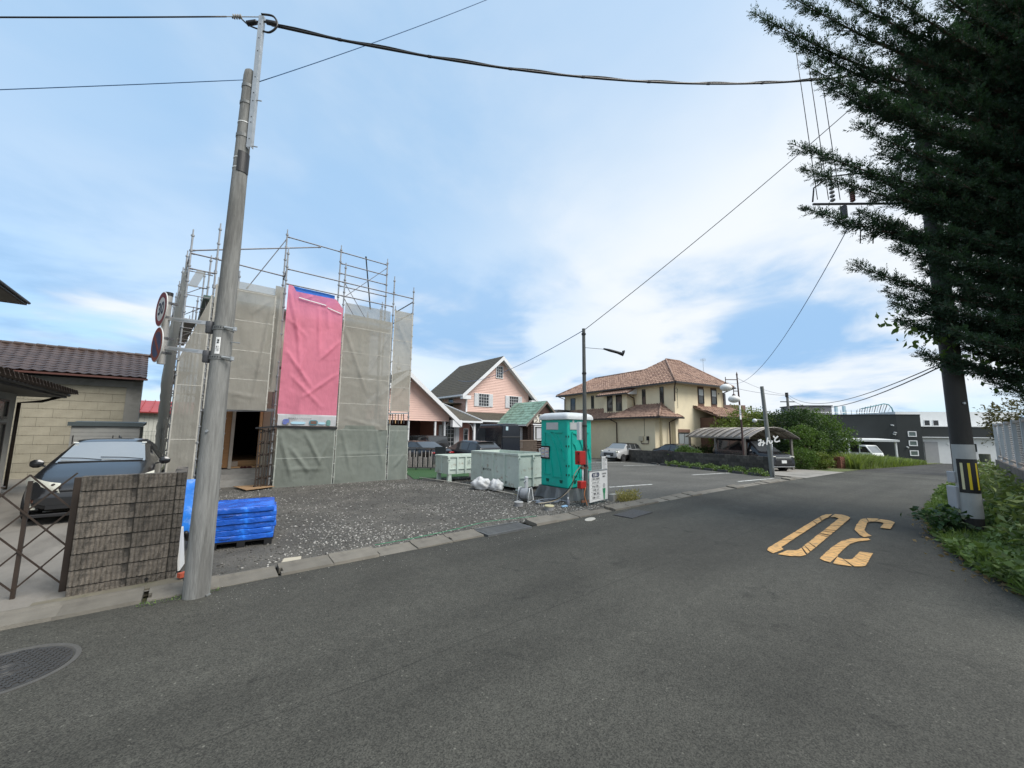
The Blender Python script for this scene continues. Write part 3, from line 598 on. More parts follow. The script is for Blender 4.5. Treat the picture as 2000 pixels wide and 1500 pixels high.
    def blob(cx, cz, w, h, m, arch=False):
        mb = MB(); n = 16; pts = []
        for k in range(n):
            a = 2*math.pi*k/n; x, z = math.cos(a), math.sin(a); s = 0.6
            pts.append((cx+w/2*math.copysign(abs(x)**s, x), cz+h/2*math.copysign(abs(z)**s, z)))
        mb.prism(pts, 'y', 13.862, 13.868); mb.build('printed_mark', m, t)
    blob(2.14, 1.98, 0.20, 0.17, mat('print blue', (0.10, 0.13, 0.35), .6, .3, 14, c2=(0.4, 0.35, 0.05), f2=1, s2=9)); blob(2.48, 1.95, 0.42, 0.08, mat('print sky', (0.35, 0.55, 0.65), .6, .1, 4)); blob(2.92, 1.97, 0.25, 0.16, mat('print teal', (0.05, 0.2, 0.25), .6, .1, 4)); 
    mb = MB(); mb.box(2.83, 3.01, 13.856, 13.862, 1.92, 2.02); mb.build('printed_mark', mat('print brown', (0.13, 0.07, 0.05), .6, .2, 9), t)
    blob(3.37, 1.97, 0.13, 0.19, mat('print green', (0.10, 0.22, 0.2), .6, .2, 9)); blob(3.17, 1.95, 0.22, 0.07, _M['print sky'])
    o = hang('blue_tarp', 'strip of bright blue tarpaulin showing above the pink banner', 'tarpaulin', cloth((2.0, 14.06, 5.9), (1.35, 0, -0.02), (0, 0, 0.52), 20, 8, 0.03, 40), mat('blue tarpaulin', (0.012, 0.16, 0.62), 0.35, 0.15, 6, bump=.2, bscale=30))
    mb = MB(); mb.bar((1.88, 13.88, 1.83), (3.66, 13.88, 1.80), 0.05, 0.06); o = mb.build('trim_rail', BLACK); setp(o, 'black rail along the foot of the pink banner', 'rail')
sheets()
def accordion_door():
    t = thing('accordion_gate', 'folded dark brown accordion gate beside the open doorway', 'gate', (1.66, 14.05, -0.03))
    for i in range(6):
        mb = MB(); x = -0.2+i*0.075; mb.box(x, x+0.035, -0.12+0.06*(i % 2), -0.08+0.06*(i % 2), 0.06, 1.80-0.03*(i % 3)); mb.build('upright', BROWNM, t)
    for z in (0.25, 0.6, 0.95, 1.3, 1.65):
        mb = MB(); mb.bar((-0.2, -0.02, z), (0.22, -0.10, z+0.12), 0.02, 0.04); mb.build('scissor_bar', BROWNM, t)
        mb = MB(); mb.bar((-0.2, -0.10, z+.12), (0.22, -0.02, z), 0.02, 0.04); mb.build('scissor_bar', BROWNM, t)
    for x in (-0.18, 0.2):
        mb = MB(); mb.lathe([(0.02, -.02), (0.05, -.02), (0.05, .02), (0.02, .02)], 10, M=Matrix.Rotation(R(90), 4, 'X')); mb.build('caster', RUBBER, t, loc=(x, -0.06, 0.06))
    mb = MB(); mb.bar((-0.3, -0.1, 1.80), (0.25, -0.14, 1.86), .12, .05); mb.build('top_rail', BLACK, t)
accordion_door()
def plot_items():
    # plywood lying on gravel
    mb = MB(); mb.slab([(0.99, 14.5, .03), (1.22, 13.45, .03), (1.97, 13.8, .035), (1.72, 14.45, .035)], 0.015); o = mb.build('plywood_offcut', mat('weathered plywood', (0.27, 0.17, 0.09), .8, .2, 4)); setp(o, 'brown plywood offcut lying on gravel before the doorway', 'plywood')
    # pallet with film-wrapped stack of panels
    BL = mat('blue stretch film', (0.013, 0.10, 0.50), 0.24, 0.25, 5, bump=0.7, bscale=26, c2=(0.02, 0.20, 0.80), f2=0.8, s2=4.0, lo2=.48, hi2=.62)
    p = thing('pallet', 'black plastic pallet under the blue wrapped panels', 'pallet', (0.71, 7.56, 0.013), R(-9))
    for x in (-.34, 0, .34):
        mb = MB(); mb.box(x-.05, x+.05, -.42, .42, 0, .07); mb.build('runner', BLACK, p)
    for k in range(6):
        mb = MB(); mb.box(-.41, .41, -.42+k*.148, -.42+k*.148+.1, .07, .09); mb.build('slat', BLACK, p)
    labs = ('bottom', 'second from the bottom', 'third from the bottom', 'fourth from the bottom', 'second from the top', 'top')
    for k in range(6):
        z = 0.105+k*0.080; mb = MB(); random.seed(50+k); w, d = .40+random.uniform(-.015, .012), .43+random.uniform(-.02, .01); n = 22; P = []
        for (ins, zz) in ((0.006, 0.0), (0.0, 0.005), (-0.003, 0.036), (0.001, 0.069), (0.010, 0.077)):
            row = []
            for sx, sy, ex, ey in ((-1, -1, 1, -1), (1, -1, 1, 1), (1, 1, -1, 1), (-1, 1, -1, -1)):
                for i in range(n):
                    a = i/n; x, y = (sx+(ex-sx)*a)*(w-ins), (sy+(ey-sy)*a)*(d-ins)
                    j = mnoise.noise((x*9, y*9, k*3+zz*45))*0.013+abs(mnoise.noise((x*21, y*21, zz*60+k)))*.008; row.append((x*(1+j), y*(1+j), zz+j*.6))
            P.append(row)
        mb.grid(P, True); c = len(mb.v); top = [[(-(w-.01)+2*(w-.01)*i/14, -(d-.01)+2*(d-.01)*j/14, .077+mnoise.noise((i*.5, j*.5, k))*.006) for j in range(15)] for i in range(15)]; mb.grid(top)
        o = mb.build('wrapped_panel', BL, smooth=30, loc=(0.71+random.uniform(-.012, .012), 7.56+random.uniform(-.012, .012), z), rot=(0, 0, R(-9+random.uniform(-1.5, 1.5))))
        setp(o, 'blue film wrapped panel, ' + labs[k] + ' of the stack on the pallet', 'panel', 'stack of blue panels')
        if k in (0, 4): lettering('MIRAIFIT', 0.035, BLACK, o, (-.2, -d-.007, .036), (R(90), 0, 0), .001)
    # lumber and blue sheet behind the pole
    mb = MB(); mb.slab([(0.35, 9.6, .10), (0.55, 8.05, .18), (0.78, 8.08, .18), (0.62, 9.66, .10)], .03); o = mb.build('timber_board', WOODL); setp(o, 'pale new timber board lying behind the blue stack', 'board')
    P = cloth((-0.10, 8.3, 0.05), (0.2, 0.05, 0), (-0.02, 0.18, 0.85), 10, 24, 0.05, 60); hang('blue_sheet', 'crumpled blue plastic sheet propped up behind the concrete pole', 'plastic sheet', P, mat('blue sheet', (0.02, 0.18, 0.62), .3, .2, 6, c2=(.3, .45, .7), f2=.5, s2=9))
    mb = MB(); mb.slab([(-0.02, 6.33, 0.04), (0.02, 6.62, 0.04), (-0.03, 6.64, 0.50), (-0.06, 6.36, 0.48)], .02); o = mb.build('leaning_board', WHITE); setp(o, 'white panel leaning behind the end of the block wall', 'panel')
    mb = MB(); mb.box(-.05, .06, -.03, .03, 0, .05); o = mb.build('red_brick_piece', mat('red plastic', (.5, .1, .05), .6, .1, 8), loc=(0.02, 6.02, .05), rot=(0, 0, .5)); setp(o, 'small orange red block at the foot of the wall end', 'block')
    mb = MB(); mb.tube([(0.0, 6.7, .4), (0.02, 7.2, .22), (.06, 7.7, .1), (.08, 8.2, .25)], 0.03, 8); o = mb.build('pipe_end', BLACK, smooth=True); setp(o, 'black pipe curving behind the concrete pole', 'pipe')
    mb = MB(); mb.slab([(1.0, 5.98, .03), (1.22, 5.95, .03), (1.25, 6.08, .035), (1.05, 6.12, .035)], .02); o = mb.build('stone_flake', mat('flat stone', (.4, .36, .28), .9, .1, 8)); setp(o, 'flat pale piece of stone on gravel by the kerb', 'stone')
    # green string along the kerb
    pts = [(2.2, 5.93, .055), (2.8, 5.95, .05), (3.3, 6.0, .05), (3.7, 6.02, .06), (3.95, 6.12, .05), (4.4, 6.2, .05), (5.0, 6.05, .06), (5.5, 5.98, .055)]
    mb = MB(); mb.tube(pts, 0.005, 6); o = mb.build('green_rope', mat('green rope', (.04, .24, .12), .7, .1, 9), smooth=True); setp(o, 'thin green rope lying along the kerb of the gravel lot', 'rope')
    pts = [(6.5, 13.4, .04), (6.75, 12.2, .035), (6.95, 10.8, .035), (6.95, 9.6, .03), (6.98, 8.5, .03)]
    mb = MB(); mb.tube(pts, 0.016, 6); o = mb.build('pale_pipe', mat('pale pipe', (.45, .42, .36), .7, .1, 9), smooth=True); setp(o, 'thin pale pipe on the ground edging gravel and turf', 'pipe')
plot_items()
# ================================================================== LEFT SIDE
PCONC = mat('pole concrete', (0.225, 0.225, 0.213), 0.9, 0.25, 7, bump=0.5, bscale=30, c2=(0.115, 0.113, 0.105), f2=0.75, s2=1.1, lo2=.45, hi2=.60, stretch=(5, 5, 0.5))
DBAND = mat('dull band steel', (.17, .175, .17), .6, .2, 9, metal=.3)
def smooth_path(pts, n=6):
    out = []; P = [Vector(p) for p in pts]
    for a, b, c, d in zip([P[0]]+P[:-2], P[:-1], P[1:], P[2:]+[P[-1]]):
        for k in range(n):
            s = k/n; out.append(.5*((2*b)+(c-a)*s+(2*a-5*b+4*c-d)*s*s+(3*b-a-3*c+d)*s**3))
    return out+[P[-1]]
def left_pole():
    cx, cy = 0.14, 5.45; rr = Vector((0.778, -0.628, 0)); ff = Vector((0.628, 0.778, 0)); C0 = Vector((cx, cy, 0))
    t = thing('utility_pole', 'tall weathered concrete utility pole at the kerb in the left foreground', 'utility pole', (cx, cy, 0))
    rad = lambda z: 0.118-0.0085*z
    mb = MB(); mb.lathe([(rad(z), z) for z in (-.05, 0, .5, 1, 2, 3, 4, 5, 5.8, 6.1)]+[(0.058, 6.17), (0.03, 6.2)], 24); mb.build('shaft', PCONC, t, smooth=50)
    def band(z, h=.05, m=DBAND, ex=.006, nm='band', ear=True):
        mb = MB(); mb.grid([[((rad(z)+e)*math.cos(2*math.pi*k/24), (rad(z)+e)*math.sin(2*math.pi*k/24), z+q) for k in range(24)] for e, q in ((0, -h/2), (ex, -h/2), (ex, h/2), (0, h/2))], True)
        if ear:
            a = rr*(rad(z)+.03); mb.tube([a-ff*.03, a+ff*.03], .012, 6)
        mb.build(nm, m, t)
    for z in (2.54, 2.88):
        band(z, .045)
        mb = MB()
        for k in range(7):
            a = R(-150+k*14); mb.tube([((rad(z)+.004)*math.cos(a), (rad(z)+.004)*math.sin(a), z), ((rad(z)+.008)*math.cos(a), (rad(z)+.008)*math.sin(a), z)], .007, 6)
        mb.build('band_hole', BLACK, t)
        mb = MB(); e = rr*(rad(z)+.07)-ff*.05; mb.tube([tuple(rr*(rad(z)-.02)-ff*.09+Vector((0, 0, z))), tuple(e+Vector((0, 0, z-.01)))], .013, 6); mb.lathe([(.02, -.02), (.02, .02)], 8, (e.x, e.y, z-.01)); mb.build('band_bolt', STEEL, t)
    band(5.95, .04); band(5.72, .035); band(5.45, .012, WPLAST, .004, 'tie', False); band(5.28, .045); band(4.98, .012, WPLAST, .004, 'tie', False); band(4.85, .012, WPLAST, .004, 'tie', False)
    # black wrapped plate
    mb = MB(); z0 = 4.84; P = [[((rad(z0)+.008)*math.cos(R(a)), (rad(z0)+.008)*math.sin(R(a)), z) for a in range(-120, -19, 10)] for z in (4.80, 5.06)]; mb.grid(P); mb.build('black_plate', BLACK, t)
    # strut
    b0, b1 = Vector((0.235, 5.19, 5.12))-C0, Vector((0.225, 5.14, 6.93))-C0
    b0 = rr*.11+Vector((0, 0, 5.12))-ff*.03; b1 = rr*.10+Vector((0, 0, 6.93))-ff*.03
    st = MB(); st.bar(b0-ff*.02, b1-ff*.02, .055, .006, up=tuple(ff)); st.bar(b0-rr*.028, b1-rr*.028, .006, .04, up=tuple(ff)); st.bar(b0+rr*.028, b1+rr*.028, .006, .04, up=tuple(ff)); br = st.build('strut', STEEL, t)
    ho = MB()
    for k in (0.06, .18, .22, .34, .40, .52, .72, .82, .93):
        p = b0+(b1-b0)*k; ho.tube([p-ff*.026, p-ff*.0235], .007, 8)
    ho.build('strut_hole', BLACK, br)
    for k in (0.02, .36):
        mb = MB(); p = b0+(b1-b0)*k; mb.tube([p+Vector((0, 0, .02))-rr*.12, p+rr*.09-Vector((0, 0, .02))], .008, 6); mb.build('strut_bolt', STEEL, t)
    # insulators and clamps at the top
    for d, off in ((-1, -.05), (1, .05)):
        mb = MB(); p = b1+Vector((0, 0, -.06)); q = p+rr*d*.19+Vector((0, 0, -.04)); mb.tube([p, p+(q-p)*.3, p+(q-p)*.35, p+(q-p)*.95, q], [.010, .012, .028, .03, .012], 10); mb.build('insulator', BLACK, t, smooth=40)
    mb = MB(); p = b1+Vector((0, 0, -.02)); mb.tube(smooth_path([p+rr*.02-ff*.05, p+rr*.14+Vector((0, 0, .03)), p+rr*.2+Vector((0, 0, -.10)), p+rr*.11+Vector((0, 0, -.2)), p-rr*.02+Vector((0, 0, -.16))]), .012, 8); mb.build('cable_loop', BLACK, t, smooth=True)
    mb = MB(); mb.tube(smooth_path([p-rr*.02+Vector((0, 0, -.16)), p-rr*.16+Vector((0, 0, -.10)), p-rr*.30+Vector((0, 0, .02)), p-rr*.38+Vector((0, 0, .0))]), .009, 8); mb.build('cable_loop', BLACK, t, smooth=True)
    mb = MB(); ld = (Vector((-2.31, .92, 6.08))-b1).normalized(); q = b1+ld*.24
    for k in range(4): mb.lathe([(.012, -.012), (.027, -.006), (.027, .006), (.012, .012)], 10, M=Matrix.Translation(q+ld*(.026*k))@ld.to_track_quat('Z', 'Y').to_matrix().to_4x4())
    mb.tube([b1, q+ld*.16], .006, 6); mb.build('strain_insulator', mat('grey porcelain', (.35, .33, .3), .3, .1, 5), t, smooth=40)
    # small tag, screw and number plate
    th = math.atan2(-0.778, -0.628)
    def ang_pt(a, z, e=.004): return ((rad(z)+e)*math.cos(a), (rad(z)+e)*math.sin(a), z)
    pl = MB(); a0 = th+R(14); P = [[ang_pt(a0+R(d), z) for d in range(-14, 15, 4)] for z in (2.575, 2.765)]; pl.grid(P); pl = pl.build('number_plate', WHITE, t)
    nx = Vector((math.cos(a0), math.sin(a0), 0)); rot = (R(90), 0, a0+R(90))
    for s, z, sz in (('増\n幹', 2.715, .026), ('61', 2.655, .03), ('13', 2.615, .03)):
        lettering(s, sz, BLACK, pl, tuple(nx*(rad(z)+.0055)+Vector((0, 0, z))), rot, .0008)
    mb = MB(); mb.bar(tuple(nx*(rad(2.63)+.006)+Vector((0, 0, 2.635))-Vector((-nx.y, nx.x, 0))*.02), tuple(nx*(rad(2.63)+.006)+Vector((0, 0, 2.635))+Vector((-nx.y, nx.x, 0))*.02), .001, .002); mb.build('rule', BLACK, pl)
    mb = MB(); p = Vector(ang_pt(th+R(8), 1.72)); d = Vector((math.cos(th+R(8)), math.sin(th+R(8)), 0)); mb.tube([p-d*.01, p+d*.012], .014, 10); mb.build('screw_socket', STEEL, t)
    mb = MB(); mb.tube([rr*.1+Vector((0, 0, 2.73)), rr*.20+Vector((0, 0, 2.72))], .006, 6); mb.build('step_bolt', STEEL, t)
    # road signs on their own pipe, carried by two arms
    s = thing('road_sign', 'round speed limit sign above a faded no parking sign, clamped to the concrete pole', 'road sign', (-0.385, 5.89, 0))
    PIPE = mat('grey sign pipe', (.34, .33, .31), .5, .12, 6, metal=.3)
    mb = MB(); mb.tube([(0, 0, 2.47), (0.0, 0, 3.27)], .036, 12); mb.build('pipe', PIPE, s, smooth=40)
    mb = MB(); mb.tube([(0, 0, 3.27), (0, 0, 3.31)], .039, 12); mb.build('pipe_cap', BLACK, s, smooth=40)
    nrm = Vector((-0.957, -0.29, 0)).normalized(); M0 = Matrix.Rotation(math.atan2(nrm.y, nrm.x), 4, 'Z')@Matrix.Rotation(R(90), 4, 'Y')
    rz = math.atan2(nrm.y, nrm.x)+R(90)
    REDP = mat('faded sign red', (.19, .03, .03), .5, .2, 6); 
    for z, kind in ((3.10, 0), (2.685, 1)):
        c = nrm*.052+Vector((0, 0, z))
        d = bpy.data.objects.new('sign_disc', None)
        mb = MB(); mb.lathe([(.2, -.006), (.203, 0), (.2, .004)], 40, M=Matrix.Translation(c)@M0); disc = mb.build('sign_disc', mat('sign white', (.6, .6, .58), .45, .1, 5, c2=(.45, .42, .36), f2=.5, s2=6), s)
        def ring(r0, r1, m, e, nm):
            mb = MB(); A = Matrix.Translation(c+nrm*e)@M0
            P = [[A@Vector((r*math.cos(2*math.pi*k/40), r*math.sin(2*math.pi*k/40), h)) for k in range(40)] for r, h in ((r0, 0), (r0, .001), (r1, .001), (r1, 0))]; mb.grid(P, True); mb.build(nm, m, disc)
        if kind == 0:
            ring(.14, .194, REDP, .0045, 'red_ring'); lettering('30', .20, mat('sign ink', (.02, .03, .06), .5, .1, 5), disc, tuple(c+nrm*.0055), (R(90), 0, rz), .0008, .02)
        else:
            ring(.15, .194, mat('rusty faded red', (.22, .05, .03), .7, .3, 9), .0045, 'red_ring'); ring(.0005, .149, mat('faded sign blue', (.035, .05, .11), .6, .3, 7, c2=(.13, .06, .04), f2=.8, s2=8), .0045, 'blue_field')
            mb = MB(); u = Vector((-nrm.y, nrm.x, 0)); a = c+nrm*.0065; mb.bar(a+u*.105-Vector((0, 0, .105)), a-u*.105+Vector((0, 0, .105)), .002, .04, up=tuple(u)); mb.build('slash', _M['rusty faded red'], disc)
        for dz in (-.085, .085):
            mb = MB(); mb.tube([-nrm*.03+Vector((0, 0, z+dz)), nrm*.05+Vector((0, 0, z+dz))], .012, 6); mb.lathe([(.038, -.012), (.042, -.012), (.042, .012), (.038, .012)], 12, (0, 0, z+dz)); mb.box(.035, .085, -.012, .012, z+dz-.012, z+dz+.012); mb.build('clip', DSTEEL, s)
    CE = Vector((cx, cy, 0))-Vector((-0.385, 5.89, 0))
    for z in (2.56, 2.90):
        e = CE-rr*.19+Vector((0, 0, z)); g = Vector((0.02, -.02, z+.10))
        mb = MB(); mb.bar(g, e+Vector((0, 0, .05)), .022, .042); arm = mb.build('arm', mat('pale arm steel', (.5, .5, .5), .4, .1, 9, metal=.5), s)
        mb = MB(); mb.bar(g+(e-g)*.12-ff*.013+Vector((0, 0, .008)), g+(e-g)*.85-ff*.013+Vector((0, 0, .046)), .002, .02); mb.build('arm_groove', STEEL, arm)
        mb = MB(); mb.lathe([(.04, -.07), (.044, -.06), (.044, .0), (.046, .0), (.046, .06), (.042, .065)], 14, tuple(e+rr*.035)); mb.build('swivel', DSTEEL, s, smooth=40)
        mb = MB(); mb.bar(e+rr*.07+Vector((0, 0, -.02)), e+rr*.12+Vector((0, 0, -.03)), .03, .05); mb.tube([e+rr*.09-ff*.02+Vector((0, 0, -.025)), e+rr*.09-ff*.03+Vector((0, 0, -.025))], .014, 8); mb.build('clamp', DSTEEL, s)
left_pole()
BLK = mat('split face block', (0.18, 0.157, 0.13), 0.95, 0.45, 30, bump=1.0, bscale=90, c2=(0.035, 0.033, 0.03), f2=0.92, s2=1.9, lo2=.42, hi2=.58, obj=0.25)
def block_wall():
    t = thing('block_wall', 'short dark split face concrete block wall with vertical ribs beside the driveway', 'wall', (0, 0, 0))
    def rib_block(w, h=0.148):
        mb = MB(); n = max(1, round(w/.041)); p = w/n
        mb.box(0, w, 0.011, 0.12, 0, h)
        for k in range(n):
            x0, x1 = k*p+.0035, (k+1)*p-.0035; P = []
            m = 4
            for i in range(m+1):
                z = h*i/m; P.append([(x0, .013, z), (x0+.002, .002+random.uniform(-.004, .004), z), ((x0+x1)/2, -.004+random.uniform(-.005, .003), z), (x1-.002, .002+random.uniform(-.004, .004), z), (x1, .013, z)])
            mb.grid(P)
            mb.add([P[m][0], P[m][1], P[m][2], P[m][3], P[m][4]], [(0, 1, 2, 3, 4)])
        return mb.mesh('block', BLK)
    meA = [rib_block(.435) for _ in range(2)]; meB = [rib_block(.32) for _ in range(2)]; meC = rib_block(.085)
    rows = [0.005+.004, .112]+[.272+.16*k for k in range(6)]
    for i, z in enumerate(rows):
        off = 0
        for x, me in ((-0.905, meA[i % 2]), (-0.462, meB[i % 2]), (-0.134, meC)):
            o = put('block', me, t, (x+random.uniform(-.001, .001), 6.10+random.uniform(-.003, .003), z+.006)); 
            if i == 0: o.scale = (1, 1, .62)
    mb = MB(); mb.box(-.9, -.052, 6.13, 6.21, 0, 1.224); mb.build('mortar', mat('dark mortar', (.06, .057, .05), .95, .2, 9), t)
    # return running back from the far end
    for i, z in enumerate(rows):
        for k in range(2):
            mb = MB(); mb.box(-.165, -.05, 6.225+k*.40, 6.225+k*.40+.392, z+.006, z+.006+(.092 if i == 0 else .148)); mb.build('block', BLK, t)
    pi = MB(); pi.lathe([(.018, -.005), (.018, .004), (.012, .004), (.012, -.004)], 12, M=Matrix.Translation((-.30, 6.097, .07))@Matrix.Rotation(R(90), 4, 'X')); pi.build('weep_hole', BLACK, t)
    sl = MB(); sl.slab([(-1.12, 5.90, .012), (0.02, 5.90, .03), (0.02, 6.10, .035), (-1.12, 6.12, .02)], .08); o = sl.build('wall_footing', mat('mossy footing', (.15, .135, .10), .95, .2, 6, bump=.4, c2=(.06, .065, .03), f2=.7, s2=3), t)
block_wall()
def lattice_gate():
    t = thing('lattice_gate', 'dark brown metal accordion lattice gate pulled across the driveway', 'gate', (0, 6.42, 0.03))
    mb = MB(); mb.box(-1.0, -.945, -.04, .02, -.02, 1.17); mb.build('gate_post', BROWNM, t, bevel=.006)
    mb = MB(); mb.box(-.945, -.925, -.03, .02, 0.0, 1.0); mb.build('lock_bar', BROWNM, t)
    for x in (-1.315, -1.72, -2.12):
        mb = MB(); mb.box(x-.016, x+.016, -.016, .016, -.03, 1.15); mb.build('upright', BROWNM, t)
    xs = [-.985+(-.1675)*k for k in range(8)]
    for k in range(7):
        xa, xb = xs[k], xs[k+1]
        for j in range(3):
            z0 = (.06+j*.385) if k % 2 == 0 else (.06+j*.385)
            lo, hi = (z0, z0+.385)
            for s in (0, 1):
                a, b = (lo, lo+.1925) if (k+s) % 2 == 0 else (lo+.385, lo+.1925)
                if k % 2 == 1: a, b = b, a
                mb = MB(); mb.bar((xa, -.03+.02*s, a), (xb, -.03+.02*s, b), .006, .016); mb.build('lattice_bar', BROWNM, t)
        for z in (.06, .445, .83, 1.10):
            if k in (1, 3, 5):
                mb = MB(); mb.tube([(xs[k], -.045, z+.19 if z < 1 else z), (xs[k], .01, z+.19 if z < 1 else z)], .012, 6); mb.build('rivet', BROWNM, t)
lattice_gate()
# ------------------------------------------------------------------ neighbouring house, far left
def tile_mesh(w, l, m, amp=.022, n=6):
    "one S-profile roof tile, w across, l down the slope, in x / -y"
    mb = MB(); P = []
    for i in range(n+1):
        a = i/n; x = a*w; z = amp*math.sin(a*2*math.pi)*(0.9 if a < .5 else .55)
        P.append([(x, 0, z), (x, -l, z+.014), (x, -l, z-.012)])
    mb.grid(P); return mb.mesh('tile', m, smooth=50)
def left_house():
    t = thing('neighbour_house', 'plastered neighbour house with dark eaves cut off by the left edge of the photo', 'house', (0, 0, 0))
    PL = mat('grey plaster', (0.50, 0.49, 0.46), .9, .08, 3, c2=(.36, .35, .33), f2=.5, s2=.7); FR = mat('bronze window frame', (.05, .047, .044), .4, .1, 8, metal=.3)
    FAS = mat('dark fascia', (.035, .035, .035), .6, .15, 6); SOF = mat('soffit board', (.17, .165, .155), .8, .1, 4); TI = mat('brown grey roof tile', (.075, .055, .045), .6, .2, 6)
    wl = MB(); wl.box(-10, -4.05, 9.0, 17.3, -.1, 2.75); wl.box(-11, -5.9, 7, 19.3, 2.76, 6.0); wl.build('wall', PL, t)
    # lower pent roof and soffit
    Y0, Y1 = 8.2, 18.2
    for (ex, ez, wx, wz, yy0, yy1, nm) in ((-3.30, 2.84, -5.9, 4.0, Y0, Y1, 'lower_roof'), (-4.85, 6.0, -8, 7.6, 6.4, 20.1, 'upper_roof')):
        mb = MB(); mb.slab([(ex, yy0, ez), (ex, yy1, ez), (wx, yy1-.9, wz), (wx, yy0, wz)][::-1] if False else [(ex, yy0, ez), (ex, yy1, ez), (wx, yy1-1.1, wz), (wx, yy0, wz)], .06); r = mb.build(nm, TI, t)
        mb = MB(); mb.box(ex-.03, ex+.03, yy0, yy1+.03, ez-.20, ez-.045); mb.build('fascia', FAS, r)
        mb = MB(); mb.box(wx, ex-.032, yy1-.03, yy1+.03, ez-.20, ez-.045); mb.build('fascia', FAS, r)
        mb = MB(); mb.box(-4.3 if nm == 'lower_roof' else -6.2, ex-.032, yy0, yy1-.032, ez-.19, ez-.15); mb.build('soffit', SOF, r)
        mb = MB(); mb.slab([(ex, yy1, ez+.002), (wx, yy1, ez+.002), (wx, yy1-1.1, wz)], .05); mb.build('hip_end', TI, r)
        gt = MB(); gt.tube([(ex+.06, yy0, ez-.10), (ex+.06, yy1+.06, ez-.11)], .045, 8); gt.build('gutter', FAS, r, smooth=True)
    # row of eave tiles
    me = tile_mesh(.27, .3, TI)
    for k in range(36):
        put('roof_tile', me, t, (-3.27, Y0+k*.27, 2.86), (0, R(25.5), R(90)))
    dp = MB(); dp.tube([(-3.30, 18.1, 2.70), (-3.7, 17.9, 2.50), (-4.02, 17.45, 2.42), (-4.02, 17.45, 0.0)], .04, 8); dp.build('downpipe', BROWNM, t, smooth=True)
    dp = MB(); dp.tube([(-4.0, 13.6, 2.6), (-4.0, 13.6, 0.0)], .04, 8); dp.build('downpipe', BROWNM, t, smooth=True)
    def win(y0, y1, z0, z1, nm='window', mull=2):
        w = MB(); f = .05; w.box(-4.06, -3.98, y0, y1, z0, z0+f); w.box(-4.06, -3.98, y0, y1, z1-f, z1)
        for k in range(mull+1): y = y0+(y1-y0-f)*k/mull; w.box(-4.06, -3.98, y, y+f, z0+f, z1-f)
        o = w.build(nm, FR, t); g = MB(); g.box(-4.045, -4.02, y0+f*.5, y1-f*.5, z0+f*.5, z1-f*.5); g.build('pane', mat('curtained glass', (.22, .215, .19), .12, .35, 1.5, spec=.6, stretch=(1, 5, .2)), o)
    win(14.2, 16.6, .25, 1.85); win(14.2, 16.6, 1.95, 2.45); win(9.6, 12.8, .35, 2.1, mull=4)
left_house()
def stone_store():
    t = thing('stone_storehouse', 'cream stone block storehouse with brown tiled roof behind the parked car', 'storehouse', (0, 0, 0))
    ST = mat('pitted cream stone', (0.34, 0.312, 0.24), .95, .13, 3, bump=.7, bscale=30, c2=(.20, .165, .10), f2=.85, s2=16, lo2=.60, hi2=.70, obj=.07); PC = mat('grey render', (.24, .235, .215), .9, .14, 2, c2=(.12, .115, .10), f2=.6, s2=1.2)
    y = 23.5
    mb = MB(); mb.prism([(-11.4, y+.16), (-2.12, y+.16), (-2.9, 30), (-11.4, 30)], 'z', -.4, 3.62); mb.build('core', PC, t)
    mb = MB(); mb.box(-2.52, -2.05, y-.05, y+.3, -.4, 3.46); mb.build('corner_pier', PC, t)
    mb = MB(); mb.box(-11.4, -2.05, y-.06, y+.3, 3.462, 3.74); mb.build('lintel_beam', PC, t)
    bm = MB(); bm.box(.006, .80, 0, .16, .005, .345); me = bm.mesh('stone_block', ST)
    for i in range(11):
        z = -.35+i*.35; x = -2.525-.80
        if i % 2: 
            b2 = MB(); b2.box(.006, .40, 0, .16, .005, .345); put('stone_block', b2.mesh('stone_block', ST), t, (-2.525-.40, y, z)); x = -2.525-1.20
        k = 0
        while x > -10.6 and k < 8:
            put('stone_block', me, t, (x, y+random.uniform(-.006, .004), z)); x -= .80; k += 1
    TI = mat('dark brown glazed tile', (.060, .040, .033), .42, .2, 8, obj=.2)
    # roof: slope towards us with individual tiles
    rf = MB(); ez, ey, rz_, ry = 3.90, y-.45, 5.12, y+1.6
    rf.slab([(-11.6, ey, ez-.05), (-1.90, ey, ez-.05), (-2.10, ry, rz_-.05), (-11.6, ry, rz_-.05)], .08); rf.slab([(-2.10, ry, rz_-.05), (-2.4, ry+2.6, ez-.05), (-11.6, ry+2.6, ez-.05), (-11.6, ry, rz_-.05)], .08); rf.build('roof_board', BROWNM, t)
    sl = math.hypot(ry-ey, rz_-ez); an = math.atan2(rz_-ez, ry-ey); me = tile_mesh(.30, .262, TI, .03)
    for j in range(10):
        for i in range(19):
            s = (j+1)*sl/10; put('roof_tile', me, t, (-1.90-.021*j-.30*(i+1), ey+math.cos(an)*s, ez+.02+math.sin(an)*s), (an, 0, 0))
    rg = MB(); rg.tube([(-11.6, ry, rz_+.02), (-2.0, ry, rz_+.02)], .07, 8); rg.build('ridge', TI, t, smooth=True)
    cp = MB(); cp.lathe([(.075, 0), (.075, .28)], 10, M=Matrix.Rotation(R(90), 4, 'Y')); mc = cp.mesh('ridge_tile', TI, 40)
    for k in range(16): put('ridge_tile', mc, t, (-2.28-.3*k, ry, rz_+.04+.01*(k % 2)), (0, R(2), 0))
    mb = MB(); mb.lathe([(.10, 0), (.10, .09)], 10, M=Matrix.Rotation(R(90), 4, 'Y')); mb.build('ridge_end', TI, t, loc=(-2.06, ry, rz_+.06))
    g = MB(); g.box(-11.5, -1.86, ey-.05, ey+.02, ez-.11, ez-.04); g.build('eave_board', mat('red brown eave', (.11, .045, .035), .5, .1, 5), t)
stone_store()
